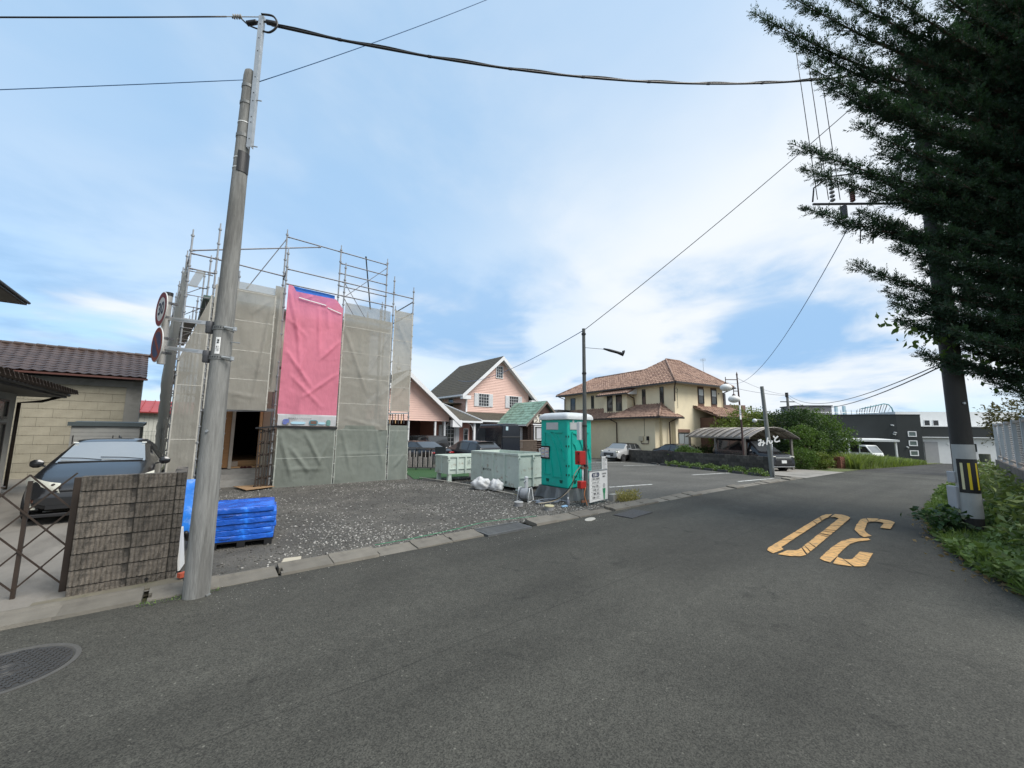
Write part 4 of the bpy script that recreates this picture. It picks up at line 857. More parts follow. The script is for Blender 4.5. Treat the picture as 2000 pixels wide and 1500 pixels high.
def garden_shed():
    t = thing('garden_shed', 'grey steel garden storage shed with three sliding doors behind the car', 'shed', (-2.95, 17.3, 0))
    SM = mat('shed steel', (.34, .34, .32), .5, .08, 5); TM = mat('shed trim', (.075, .095, .10), .45, .1, 5)
    mb = MB(); mb.box(0.02, 1.52, .02, 1.0, -.1, 1.78); mb.build('body', SM, t)
    mb = MB(); mb.prism([(-.06, 1.78), (-.06, 1.85), (1.06, 1.94), (1.06, 1.86)], 'x', -.04, 1.58); mb.build('roof', TM, t)
    mb = MB(); mb.box(-.05, 1.59, -.07, -.03, 1.78, 1.90); mb.build('roof_trim', TM, t)
    for k, (x0, x1, y) in enumerate(((.03, .56, .0), (.53, 1.04, -.015), (1.01, 1.51, .0))):
        mb = MB(); mb.box(x0, x1, y, y+.018, .05, 1.76)
        d = mb.build('door', SM, t)
        for j in range(14):
            mb = MB(); mb.box(x0+.02, x1-.02, y-.008, y+.0, .1+j*.115, .1+j*.115+.095); mb.build('door_slat', SM, d)
        mb = MB(); hx = x0+.05 if k != 1 else x1-.12; mb.box(hx, hx+.02, y-.03, y-.009, 1.25, 1.5); mb.build('door_handle', BLACK, d)
garden_shed()
def red_roof_house():
    t = thing('red_roof_building', 'small pale building with red metal roof beside the scaffold', 'building', (0, 0, 0))
    mb = MB(); mb.box(-6, 4.5, 33.0, 39, -.8, 2.65); mb.build('wall', mat('pale wall panel', (.5, .5, .45), .8, .06, 3), t)
    RM = mat('red roof metal', (.33, .055, .05), .5, .15, 2); rr = MB(); rr.slab([(-6.3, 32.6, 2.72), (4.8, 32.6, 2.72), (4.8, 35.5, 3.55), (-6.3, 35.5, 3.55)], .08); rf = rr.build('roof', RM, t)
    mb = MB(); mb.slab([(4.8, 35.52, 3.55), (4.8, 39, 2.8), (-6.3, 39, 2.8), (-6.3, 35.52, 3.55)], .08); mb.build('rear_slope', RM, rf)
    for k in range(23):
        x = -6.2+k*.48; mb = MB(); mb.bar((x, 32.6, 2.76), (x, 35.5, 3.59), .035, .05); mb.build('seam', RM, rf)
    for k in range(46):
        x = -5.9+k*.22; mb = MB(); mb.box(x, x+.012, 32.985, 33.0, -.6, 2.6); mb.build('batten', mat('panel joint', (.3, .3, .28), .8, .1, 3), t)
    f = thing('mesh_fence', 'green welded mesh fence between storehouse and scaffold', 'fence', (0, 27.0, -.3))
    GM = mat('green fence wire', (.07, .12, .09), .5, .1, 4)
    for k in range(28):
        mb = MB(); mb.tube([(-2.2+k*.1, 0, 0), (-2.2+k*.1, 0, 1.9)], .005, 5, False); mb.build('wire', GM, f)
    for k in range(9):
        mb = MB(); mb.tube([(-2.3, 0, .1+k*.22), (.6, 0, .1+k*.22)], .005, 5, False); mb.build('wire', GM, f)
    for x in (-2.25, -.7):
        mb = MB(); mb.tube([(x, .03, -.1), (x, .03, 1.95)], .025, 8); mb.build('fence_post', GM, f)
red_roof_house()
def covered_heap():
    t = thing('covered_motorbike', 'motorbike shape under a crumpled silver and brown plastic cover left of the car', 'covered motorbike', (-3.35, 12.1, 0.0), R(-80))
    mb = MB(); P = []
    for i in range(25):
        a = i/24; x = -1.0+2.0*a; hh = .55+.42*math.exp(-((a-.66)/.16)**2)+.20*math.exp(-((a-.25)/.2)**2); hh *= (1-abs(2*a-1)**6*.85); ww = .34*(1-abs(2*a-1)**4*.6)
        row = []
        for j in range(21):
            b = j/20; g = math.pi*b; y = math.cos(g)*ww*(1.15-.35*math.sin(g)); z = math.sin(g)**.8*hh+.02
            d = .09*abs(mnoise.noise((x*3.2, y*3, z*3)))+.05*mnoise.noise((x*7, y*7, z*6)); row.append((x+d*.3, y*(1+d), z*(1-d*.6)))
        P.append(row)
    mb.grid(P); mb.build('cover', mat('silver plastic cover', (.28, .27, .26), .22, .3, 3, c2=(.05, .038, .035), f2=.95, s2=2.2, lo2=.46, hi2=.56), t, smooth=35)
    for x in (-.75, .7):
        mb = MB(); mb.lathe([(.18, -.05), (.26, -.04), (.28, 0), (.26, .04), (.18, .05)], 20, M=Matrix.Translation((x, 0, .28))@Matrix.Rotation(R(90), 4, 'X')); mb.build('wheel', RUBBER, t, smooth=40)
covered_heap()
# ================================================================== VEHICLES
def interp(pts, x):
    pts = sorted(pts)
    if x <= pts[0][0]: return pts[0][1]
    for (a, b), (c, d) in zip(pts, pts[1:]):
        if x <= c: return b+(d-b)*(x-a)/(c-a)
    return pts[-1][1]
HLAMP = mat('headlamp lens', (.60, .60, .52), .08, .2, 9, spec=.7, coat=.6); TLAMP = mat('tail lamp lens', (.25, .012, .012), .15, .2, 9, spec=.7); PLATE = mat('licence plate', (.68, .69, .67), .5, .05, 9); CHROME = mat('bright trim', (.55, .56, .57), .2, .08, 5, metal=.9); RIM = mat('alloy wheel', (.30, .31, .32), .35, .1, 9, metal=.8); AMBER = mat('amber lens', (.5, .13, .03), .2, .1, 5)
def wheel(parent, x, y, r, side, rim=None):
    w = MB(); M0 = Matrix.Translation((x, y, r))@Matrix.Rotation(R(90)*-side, 4, 'X')
    w.lathe([(r*.62, -.10), (r*.93, -.10), (r, -.07), (r, .06), (r*.95, .085), (r*.66, .09), (r*.64, .07)], 28, M=M0); o = w.build('wheel', RUBBER, parent, smooth=40)
    m = MB(); m.lathe([(r*.64, .05), (r*.62, .075), (r*.56, .06), (r*.5, .03), (.001, .03)], 24, M=M0); m.build('rim', BLACK, o, smooth=30)
    for k in range(5):
        sp = MB(); a = 2*math.pi*k/5; sp.box(.03, r*.60, -.022, .022, .035, .07, M=M0@Matrix.Rotation(a, 4, 'Z')); sp.build('spoke', rim or RIM, o)
    h = MB(); h.lathe([(.055, .03), (.05, .075), (.001, .078)], 12, M=M0); h.build('hub', rim or RIM, o)
def car(name, label, cat, loc, heading, L, Wd, top, belt, paint, cowl, roof_f, roof_r, tail, wheel_r=.31, axles=None, tumble=.20, nose_w=.80, pillars=(), zb=.20, group=None, side_glass=None, roofmat=None, glassm=None, screen=None):
    """lofted car, nose towards +x. top: silhouette (x,z); belt: shoulder line (x,z)"""
    t = thing(name, label, cat, loc, R(heading), group); hw = Wd/2; n = 56; rm = roofmat or paint
    xs = sorted(set([-L/2+L*(.5-.5*math.cos(math.pi*i/n)) for i in range(n+1)]+[cowl, roof_f, roof_r, tail]+[p for q in pillars for p in q]))
    rows = []
    for x in xs:
        zt = interp(top, x); zbx = zb+.10*max(0, abs(x)/(L/2)-.82)/.18+(.05 if abs(x) > L/2-.02 else 0); b = min(interp(belt, x), zt-.05); b = max(b, zbx+.12)
        e = max(0, (abs(x)-L/2+.75)/.75); w = hw*(1-(1-nose_w)*e**2.4); h = zt-b; k = min(1, h/.48); wr = w*(.90-(tumble-.03)*k)
        mid = (zbx+b)/2
        half = [(0, zbx), (.80*w, zbx), (.955*w, zbx+.05), (1.0*w, mid), (.995*w, b-.09*min(1, (b-zbx)/.4)), (.96*w, b)]
        for s in (.10, .86): half.append((.955*w+(wr-.955*w)*(s**1.25), b+(h-.045*k)*s))
        half += [(wr*.985, b+(h-.05*k)*.97), (wr*.90, b+h*.985-.012*k), (.55*wr, zt-.004), (0, zt)]
        rows.append([(x, y, z) for y, z in half]+[(x, -y, z) for y, z in reversed(half[1:-1])])
    m = len(rows[0]); groups = {}
    def g(nm, f): groups.setdefault(nm, []).append(f)
    nh = 12
    for i in range(len(xs)-1):
        xm = (xs[i]+xs[i+1])/2
        for j in range(m):
            f = (i*m+j, i*m+(j+1) % m, (i+1)*m+(j+1) % m, (i+1)*m+j)
            jj = j if j < nh-1 else m-1-j
            nm = 'body'
            inside = side_glass[0] < xm < side_glass[1] if side_glass else False
            if jj == 6 and inside and not any(a < xm < b for a, b in pillars): nm = 'side_window' if j < nh-1 else 'side_window_r'
            elif jj in (8, 9, 10) and roof_f < xm < cowl: nm = 'windscreen' if jj > 8 else 'body'
            elif jj in (8, 9, 10) and tail < xm < roof_r: nm = 'rear_window' if jj > 8 else 'body'
            elif jj >= 7 and roof_r <= xm <= roof_f: nm = 'roof'
            elif jj <= 1 or (jj == 2 and abs(xm) < L/2-.7): nm = 'sill'
            g(nm, f)
    V = [v for r in rows for v in r]
    g('body', tuple(range(m-1, -1, -1))); g('body', tuple((len(xs)-1)*m+k for k in range(m)))
    gm = glassm or DGLASS; body = None
    for nm, fs in groups.items():
        used = sorted({i for f in fs for i in f}); ix = {k: i for i, k in enumerate(used)}; mb = MB(); mb.add([V[k] for k in used], [tuple(ix[k] for k in f) for f in fs])
        M_ = {'body': paint, 'roof': rm, 'sill': BLACK}.get(nm, gm)
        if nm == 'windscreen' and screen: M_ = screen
        o = mb.build('side_window' if nm.startswith('side_window') else nm, M_, t, smooth=38)
        if nm == 'body': body = o
    ax = axles or (L*.31, -L*.29)
    for x in ax:
        for s in (1, -1):
            a = MB(); a.lathe([(wheel_r+.055, -.06), (wheel_r+.055, .004), (.02, .004)], 28, M=Matrix.Translation((x, s*hw*.985, wheel_r))@Matrix.Rotation(R(90)*-s, 4, 'X')); a.build('wheel_arch', BLACK, t, smooth=30)
            wheel(t, x, s*(hw-.06), wheel_r, s)
    for s in (1, -1):
        mm = MB(); mm.lathe([(.001, -.10), (.05, -.09), (.085, -.03), (.085, .04), (.05, .09), (.001, .10)], 10, M=Matrix.Translation((cowl-.38, s*(hw+.10), interp(belt, cowl-.38)+.09))@Matrix.Rotation(R(90), 4, 'X')@Matrix.Scale(.55, 4, (1, 0, 0)))
        mm.bar((cowl-.36, s*(hw-.08), interp(belt, cowl-.36)+.02), (cowl-.36, s*(hw+.06), interp(belt, cowl-.36)+.06), .03); mm.build('mirror', paint if paint is not WHITE else BLACK, t, smooth=40)
    return t, body
def ell(parent, name, m, c, r, n=12, rot=None):
    mb = MB(); M0 = Matrix.Translation(c)@(Euler(rot).to_matrix().to_4x4() if rot else Matrix())@Matrix.Diagonal((r[0], r[1], r[2], 1)); prof = [(max(.001, math.cos(a)), math.sin(a)) for a in [R(-90+180*k/8) for k in range(9)]]
    mb.lathe(prof, n, M=M0); return mb.build(name, m, parent, smooth=True)
def slot(parent, name, m, x0, x1, y0, y1, z0, z1, bev=.01):
    mb = MB(); mb.box(x0, x1, y0, y1, z0, z1); return mb.build(name, m, parent, bevel=bev)
def paintm(name, c, rough=.22, coat=.2): return mat(name, c, rough, .04, 4, spec=.45, coat=coat)
def near_car():
    P = paintm('black car paint', (.011, .0115, .013), .28, .7)
    scr = mat('windscreen with painted sky reflection', (.22, .235, .24), .10, .08, .8, spec=.9, coat=.8)  # sky reflection painted in: pale base colour, nothing modelled behind the glass
    L = 4.46; top = [(2.23, .50), (2.20, .60), (2.12, .70), (1.9, .80), (1.5, .93), (1.18, 1.02), (1.05, 1.045), (.12, 1.43), (-.1, 1.475), (-.4, 1.49), (-1.0, 1.44), (-1.75, 1.22), (-2.0, 1.13), (-2.12, .95), (-2.2, .75), (-2.23, .55)]
    belt = [(2.23, .42), (2.0, .66), (1.5, .80), (1.0, .90), (0, .93), (-1.2, .98), (-2.23, .9)]
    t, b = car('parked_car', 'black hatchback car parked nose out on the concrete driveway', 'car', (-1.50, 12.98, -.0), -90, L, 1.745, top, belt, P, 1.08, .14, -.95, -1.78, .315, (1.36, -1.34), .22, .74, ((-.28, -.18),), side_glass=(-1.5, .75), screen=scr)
    for s in (1, -1):
        h = MB(); q = []
        # large swept headlamp on the corner
        P0 = []
        for i in range(7):
            a = i/6; x = 2.19-.52*a**1.4; y = s*(.34+.515*a**.75); zt, zl = .725+.13*a, .55+.085*a
            P0.append([(x+.025, y, zl), (x+.030*(1-a)+.03, y+s*.022, (zt+zl)/2), (x-.025, y+s*.01, zt)])
        h.grid(P0); h.build('headlight', HLAMP, t, smooth=True)
        slot(t, 'fog_recess', BLACK, 1.98, 2.155, s*.66-.08, s*.66+.08, .26, .49); fo = slot(t, 'fog_lamp', HLAMP, 2.10, 2.165, s*.67-.055, s*.67+.055, .28, .385); slot(t, 'indicator', AMBER, 2.10, 2.166, s*.67-.05, s*.67+.05, .395, .46)
    slot(t, 'grille', BLACK, 2.12, 2.225, -.50, .50, .27, .40); slot(t, 'upper_grille', BLACK, 2.10, 2.222, -.42, .42, .575, .61)
    slot(t, 'bumper_lip', BLACK, 2.0, 2.20, -.7, .7, .14, .2); slot(t, 'licence_plate', PLATE, 2.22, 2.24, -.165, .165, .42, .575, .003)
    ell(t, 'badge', CHROME, (2.165, 0, .665), (.02, .06, .04))
    for y0, y1 in ((.62, -.05), (-.02, -.62)):
        w = MB(); w.tube([(1.05, y0, 1.068), (.98, (y0+y1)/2, 1.105), (.93, y1, 1.118)], .009, 6); w.build('wiper', BLACK, t)
    ck = MB(); ck.box(.99, 1.12, -.62, .62, 1.03, 1.052); ck.build('cowl', BLACK, t)
    for y in (.55, -.55): slot(t, 'inspection_sticker', mat('sticker', (.7, .72, .68), .5, .05, 5), .20, .215, y-.04, y+.04, 1.392, 1.42, .002)
    ell(t, 'roof_antenna', P, (-1.0, 0, 1.47), (.09, .03, .05))
near_car()
GREYG = glass('car glass grey', (.05, .055, .06), .06)
def far_cars():
    BK = paintm('deep black paint', (.009, .009, .011)); SI = paintm('silver grey paint', (.33, .33, .325), .3); NV = paintm('blue black paint', (.012, .015, .022)); DG = paintm('dark grey paint', (.035, .036, .038))
    # wagon by the pink house
    L = 4.55; top = [(2.27, .5), (2.2, .66), (1.9, .8), (1.2, .95), (1.0, .98), (.1, 1.40), (-.3, 1.46), (-1.2, 1.44), (-1.65, 1.36), (-2.0, 1.12), (-2.1, .98), (-2.24, .92), (-2.27, .5)]
    belt = [(2.27, .42), (2.0, .64), (1, .88), (-1, .94), (-2.27, .9)]
    c = (11.95, 18.7, gz(11.95, 18.7)); t, b = car('parked_car', 'black estate car with red tail lamps parked before the pink house', 'car', c, 93, L, 1.745, top, belt, BK, 1.03, .12, -1.62, -2.02, .32, None, .2, .82, ((-.2, -.12), (-1.15, -1.05)), side_glass=(-1.85, .7), glassm=GREYG)
    for s in (1, -1):
        ell(t, 'tail_light', TLAMP, (-2.2, s*.64, .86), (.09, .20, .055)); slot(t, 'reflector', TLAMP, -2.26, -2.2, s*.62-.07, s*.62+.07, .42, .46)
    slot(t, 'licence_plate', PLATE, -2.29, -2.26, -.165, .165, .70, .86, .003); slot(t, 'spoiler', BK, -1.78, -1.58, -.55, .55, 1.37, 1.41); slot(t, 'rear_diffuser', BLACK, -2.27, -2.1, -.6, .6, .25, .38)
    # sedan
    L = 4.7; top = [(2.35, .5), (2.28, .68), (1.9, .8), (1.1, .94), (.25, 1.38), (-.2, 1.43), (-.8, 1.38), (-1.55, 1.06), (-2.1, 1.0), (-2.3, .9), (-2.35, .5)]; belt = [(2.35, .42), (2, .66), (1, .86), (-1, .92), (-2.35, .85)]
    c = (9.75, 20.6, gz(9.75, 20.6)); t, b = car('parked_car', 'glossy black sedan behind the picket fence', 'car', c, 100, L, 1.8, top, belt, BK, 1.12, .27, -.82, -1.55, .32, None, .22, .8, ((-.25, -.17),), side_glass=(-1.2, .8), glassm=GREYG)
    for s in (1, -1): ell(t, 'tail_light', TLAMP, (-2.3, s*.6, .82), (.07, .2, .06))
    # tall off-roader
    L = 4.3; top = [(2.15, .5), (2.12, .95), (1.0, 1.05), (.95, 1.08), (.55, 1.72), (.3, 1.78), (-1.8, 1.78), (-2.0, 1.70), (-2.12, 1.1), (-2.15, .5)]; belt = [(2.15, .8), (1, .98), (-2.15, 1.05)]
    c = (12.2, 25.0, gz(12.2, 25)); t, b = car('off_road_car', 'tall dark grey off-road car under the pink carport roof', 'car', c, 95, L, 1.8, top, belt, DG, 1.0, .52, -1.85, -2.08, .38, None, .08, .95, ((-.1, 0.0), (-1.1, -1.0)), zb=.4, side_glass=(-1.9, .5), glassm=GREYG)
    s = MB(); s.lathe([(.2, -.08), (.36, -.08), (.38, 0), (.36, .08), (.001, .09)], 24, M=Matrix.Translation((-2.28, 0, .95))@Matrix.Rotation(R(-90), 4, 'Y')); s.build('spare_wheel', BLACK, t, smooth=40)
    # black box van, back towards the lot
    L = 3.5; top = [(1.7, .5), (1.68, .9), (1.3, 1.1), (1.0, 2.2), (.8, 2.5), (-1.6, 2.52), (-1.7, 2.48), (-1.75, .5)]; belt = [(1.7, .8), (-1.75, 1.2)]
    c = (15.0, 20.3, gz(15, 20.3)); t, b = car('box_van', 'black box van with its blank rear facing the skips, by the log cabin', 'van', c, 88, L, 1.48, top, belt, NV, 1.28, 1.02, -1.72, -1.74, .27, (1.2, -1.15), .05, .97, ((-.2, 0.1),), side_glass=(-.1, 1.0), glassm=GREYG)
    slot(t, 'rear_door', NV, -1.775, -1.74, -.66, .66, .62, 2.40, .02); slot(t, 'rear_moulding', DG, -1.80, -1.77, -.68, .68, 1.66, 1.74); slot(t, 'label_sticker', mat('pale blue label', (.4, .55, .6), .5, .05, 5), -1.79, -1.772, .25, .42, 2.10, 2.32, .002); slot(t, 'licence_plate', PLATE, -1.80, -1.77, -.1, .23, .42, .58, .003)
    for s in (1, -1): slot(t, 'tail_light', TLAMP, -1.78, -1.7, s*.66-.04, s*.66+.04, .45, .75)
    # silver hatchback
    L = 3.87; top = [(1.93, .5), (1.9, .72), (1.8, .84), (1.2, .95), (.85, .99), (.30, 1.36), (.1, 1.405), (-.5, 1.41), (-1.3, 1.37), (-1.55, 1.28), (-1.85, .95), (-1.93, .6)]; belt = [(1.93, .5), (1.7, .72), (1, .86), (-1.9, .92)]
    c = (26.1, 18.55, gz(26.1, 18.55)); t, b = car('parked_car', 'small silver hatchback with black roof in the parking lot', 'car', c, 186, L, 1.73, top, belt, SI, .88, .30, -1.35, -1.62, .31, (1.22, -1.27), .17, .84, ((-.1, -.04), (-.85, -.78)), side_glass=(-1.5, .55), roofmat=BK, glassm=GREYG, screen=mat('hatch windscreen', (.16, .18, .19), .08, .05, 1, spec=.8))
    for s in (1, -1):
        ell(t, 'headlight', HLAMP, (1.80, s*.60, .76), (.10, .13, .12)); ell(t, 'headlight_ring', BLACK, (1.79, s*.60, .76), (.08, .145, .135)); ell(t, 'fog_lamp', HLAMP, (1.87, s*.58, .40), (.06, .07, .06))
    slot(t, 'grille', BLACK, 1.86, 1.945, -.42, .42, .42, .70, .04); 
    for z in (.50, .57, .64): slot(t, 'grille_bar', CHROME, 1.93, 1.955, -.36, .36, z, z+.018, .003)
    slot(t, 'licence_plate', PLATE, 1.95, 1.965, -.165, .165, .35, .51, .003); ell(t, 'badge', CHROME, (1.80, 0, .86), (.02, .08, .035)); slot(t, 'bumper_slot', BLACK, 1.86, 1.94, -.5, .5, .26, .36, .02)
    # minivan under the carport
    L = 4.7; top = [(2.35, .5), (2.32, .85), (2.15, .98), (1.55, 1.1), (1.45, 1.12), (.75, 1.70), (.5, 1.80), (0, 1.84), (-1.9, 1.83), (-2.15, 1.75), (-2.3, 1.1), (-2.35, .5)]; belt = [(2.35, .75), (1.5, 1.0), (-2.35, 1.08)]
    c = (26.7, 9.6, gz(26.7, 9.6)); t, b = car('minivan', 'black minivan with chrome grille parked under the carport', 'van', c, 243, L, 1.73, top, belt, BK, 1.48, .76, -2.0, -2.25, .33, (1.45, -1.4), .12, .86, ((.3, .38), (-.8, -.72)), side_glass=(-2.1, 1.0), screen=mat('van windscreen', (.05, .055, .06), .06, .05, 1, spec=.8))
    for s in (1, -1): slot(t, 'headlight', HLAMP, 2.18, 2.31, s*.62-.16, s*.62+.16, .80, .89, .02); slot(t, 'fog_lamp', CHROME, 2.26, 2.33, s*.66-.08, s*.66+.08, .36, .50, .01)
    slot(t, 'upper_grille', CHROME, 2.27, 2.345, -.52, .52, .76, .84, .01); slot(t, 'grille', BLACK, 2.28, 2.355, -.55, .55, .40, .70, .02); slot(t, 'bumper_chrome', CHROME, 2.30, 2.362, -.7, .7, .28, .33, .01); slot(t, 'licence_plate', PLATE, 2.355, 2.375, -.165, .165, .50, .66, .003)
    # sedan roof showing over the low wall
    L = 4.5; top = [(2.25, .5), (2.2, .68), (1.8, .8), (1.1, .95), (.2, 1.36), (-.3, 1.42), (-.9, 1.38), (-1.6, 1.06), (-2.1, 1.0), (-2.25, .5)]; belt = [(2.25, .42), (1, .86), (-1, .92), (-2.25, .85)]
    c = (26.7, 14.0, gz(26.7, 14)); t, b = car('parked_car', 'black sedan whose roof shows over the low block wall under the carport', 'car', c, 250, L, 1.78, top, belt, BK, 1.12, .22, -.85, -1.6, .32, None, .22, .8, ((-.25, -.17),), side_glass=(-1.2, .8), glassm=GREYG)
    for s in (1, -1): ell(t, 'headlight', HLAMP, (2.1, s*.62, .66), (.12, .2, .06))
far_cars()
def kei_truck():
    x, y = 54.6, 9.0; t = thing('small_truck', 'white small pickup truck under the white carport of the dark house', 'truck', (x, y, gz(x, y)), R(243))
    WP = paintm('white truck paint', (.68, .69, .67), .35)
    pr = [(1.66, .30), (1.69, .62), (1.60, .98), (1.08, 1.70), (.98, 1.76), (.42, 1.77), (.38, .35)]
    c = MB(); P = []
    for w in (-.735, -.70, .70, .735):
        ins = .04 if abs(w) > .72 else 0; P.append([(px-(ins if px > 1 else -ins*.2), w, pz-(ins if pz > 1.5 else 0)) for px, pz in pr])
    c.grid(P, True); c.add(P[0], [tuple(range(len(pr)))]); c.add(P[-1], [tuple(range(len(pr)))][::-1]); c.build('cab', WP, t, smooth=30)
    g = MB(); g.slab([(1.585, -.64, 1.02), (1.585, .64, 1.02), (1.12, .60, 1.66), (1.12, -.60, 1.66)], -.014); g.build('windscreen', mat('truck windscreen', (.18, .2, .21), .08, .05, 1, spec=.8), t)
    for s in (1, -1):
        g = MB(); q = [(1.46, 1.02), (1.06, 1.62), (.52, 1.62), (.52, 1.02)]; g.prism(q, 'y', s*.728, s*.742); g.build('side_window', DGLASS, t)
        slot(t, 'headlight', HLAMP, 1.60, 1.685, s*.58-.11, s*.58+.11, .58, .74, .02); slot(t, 'mirror', BLACK, 1.30, 1.42, s*.86-.05, s*.86+.05, 1.02, 1.24, .02)
        slot(t, 'bed_side', WP, -1.65, .33, s*.72-.02, s*.72+.02, .66, .95, .006)
        for xx in (1.05, -.95): wheel(t, xx, s*.63, .27, s, WP)
    slot(t, 'front_grille', BLACK, 1.64, 1.70, -.44, .44, .60, .70, .01); slot(t, 'bumper', WP, 1.62, 1.74, -.72, .72, .30, .50, .02); slot(t, 'licence_plate', mat('yellow plate', (.6, .5, .08), .5, .05, 5), 1.74, 1.75, -.15, .15, .36, .5, .003); slot(t, 'bed_floor', WP, -1.65, .34, -.70, .70, .58, .66, .004); slot(t, 'tailgate', WP, -1.69, -1.655, -.72, .72, .62, .95, .004)
    r = MB()
    r.tube([(.30, -.68, .9), (.30, -.68, 1.74), (.30, -.62, 1.80), (.30, .62, 1.80), (.30, .68, 1.74), (.30, .68, .9)], .022, 6); r.tube([(.30, -.4, .9), (.30, -.4, 1.80)], .018, 6); r.tube([(.3, .4, .9), (.3, .4, 1.8)], .018, 6); r.build('guard_frame', DSTEEL, t)
    w = MB(); w.tube([(1.56, .4, 1.05), (1.42, -.1, 1.26)], .01, 5); w.build('wiper', BLACK, t)
kei_truck()
# ================================================================== SITE EQUIPMENT
def skip(name, label, loc, rz, Lx, Ly, z0, z1, ribsx, ribsy, text=(), feet=True, group='steel site containers'):
    t = thing(name, label, 'skip', loc, rz, group)
    m = mat('pale green skip paint', (.50, .575, .52), .55, .1, 5, c2=(.30, .25, .19), f2=.8, s2=4.5, lo2=.56, hi2=.70); ins = mat('skip inside', (.25, .29, .26), .7, .2, 4)
    w = MB(); th = .02; tp = .05
    def wallp(a, b, n): pass
    w.box(0, Lx, 0, th, z0, z1); w.box(0, Lx, Ly-th, Ly, z0, z1); w.box(0, th, th, Ly-th, z0, z1); w.box(Lx-th, Lx, th, Ly-th, z0, z1); w.box(th, Lx-th, th, Ly-th, z0, z0+.03); w.build('body', m, t)
    r = MB(); r.box(-.03, Lx+.03, -.035, .02, z1, z1+.06); r.build('rim', m, t); r = MB(); r.box(-.03, Lx+.03, Ly-.02, Ly+.035, z1, z1+.06); r.build('rim', m, t)
    for x in (-.03, Lx-.025):
        r = MB(); r.box(x, x+.055, .021, Ly-.021, z1, z1+.06); r.build('rim', m, t)
    for k in range(ribsx):
        x = (Lx-.06)*k/(ribsx-1)
        for y in (-.045, Ly+.001):
            r = MB(); r.box(x, x+.06, y, y+.044, z0, z1-.002); r.build('rib', m, t)
    for k in range(1, ribsy-1):
        y = (Ly-.06)*k/(ribsy-1)
        for x in (-.045, Lx+.001):
            r = MB(); r.box(x, x+.044, y, y+.06, z0, z1-.002); r.build('rib', m, t)
    for y in (-.02, Ly+.02):
        r = MB(); r.box(0.01, Lx-.01, y-.012, y+.012, z0+.28*(z1-z0), z0+.28*(z1-z0)+.02); r.build('weld_line', m, t)
    if feet:
        for x in (.05, Lx-.16):
            for y in (.02, Ly-.13):
                f = MB(); f.prism([(x-.02, .0), (x+.13, 0), (x+.11, z0), (x, z0)], 'y', y, y+.11); f.build('foot', m, t)
    for x, y in ((.0, -.06), (Lx, -.06), (Lx*.5, -.06)):
        e = MB(); n = 12; e.tube([(x+.045*math.cos(2*math.pi*k/n), y, z1-.11+.055*math.sin(2*math.pi*k/n)) for k in range(n+1)], .011, 6); e.build('lifting_ring', m, t, smooth=True)
    for s, x, y, z, sz, face in text:
        lettering(s, sz, BLACK, t, (x, y, z), (R(90), 0, 0) if face == 'y' else (R(90), 0, R(-90)), .002, .01)
    return t
skip('steel_skip', 'large pale green ribbed steel waste container on the gravel lot', (7.50, 8.98, 0.0), R(3), 1.25, 2.30, .09, 1.03, 3, 5, (('株フヨウカイ', -.004, 1.42, .52, .085, 'x'), ('No.307', -.004, .62, .20, .10, 'x')))
skip('steel_skip', 'smaller pale green ribbed steel container standing by the turf', (6.92, 12.1, -.03), R(-2), 1.75, .95, .27, .85, 6, 3)
def lumpy_bag(label, loc, r, seed, rz):
    mb = MB(); P = []
    for i in range(21):
        a = R(-90+180*i/20); row = []
        for j in range(32):
            g = 2*math.pi*j/32; x, y, z = math.cos(a)*math.cos(g), math.cos(a)*math.sin(g), math.sin(a)
            d = 1+.30*mnoise.noise((x*2+seed, y*2, z*2))+.30*abs(mnoise.noise((x*4, y*4+seed, z*4)))-.12*abs(mnoise.noise((x*9, y*9+seed, z*9)))
            row.append((x*r[0]*d, y*r[1]*d, max(-r[2]*.62, z*r[2]*d)))
        P.append(row)
    mb.grid(P, True); o = mb.build('sandbag', mat('white woven sack', (.62, .62, .61), .75, .1, 8, bump=.35, bscale=40), smooth=True, loc=(loc[0], loc[1], loc[2]+r[2]*.62), rot=(0, 0, rz)); setp(o, label, 'sandbag', 'white sandbags')
lumpy_bag('white sandbag slumped against the large container, left one', (6.88, 9.95, .01), (.22, .30, .20), 1, .3)
lumpy_bag('white sandbag slumped against the large container, right one', (7.05, 9.42, .01), (.18, .22, .19), 5, -.2)
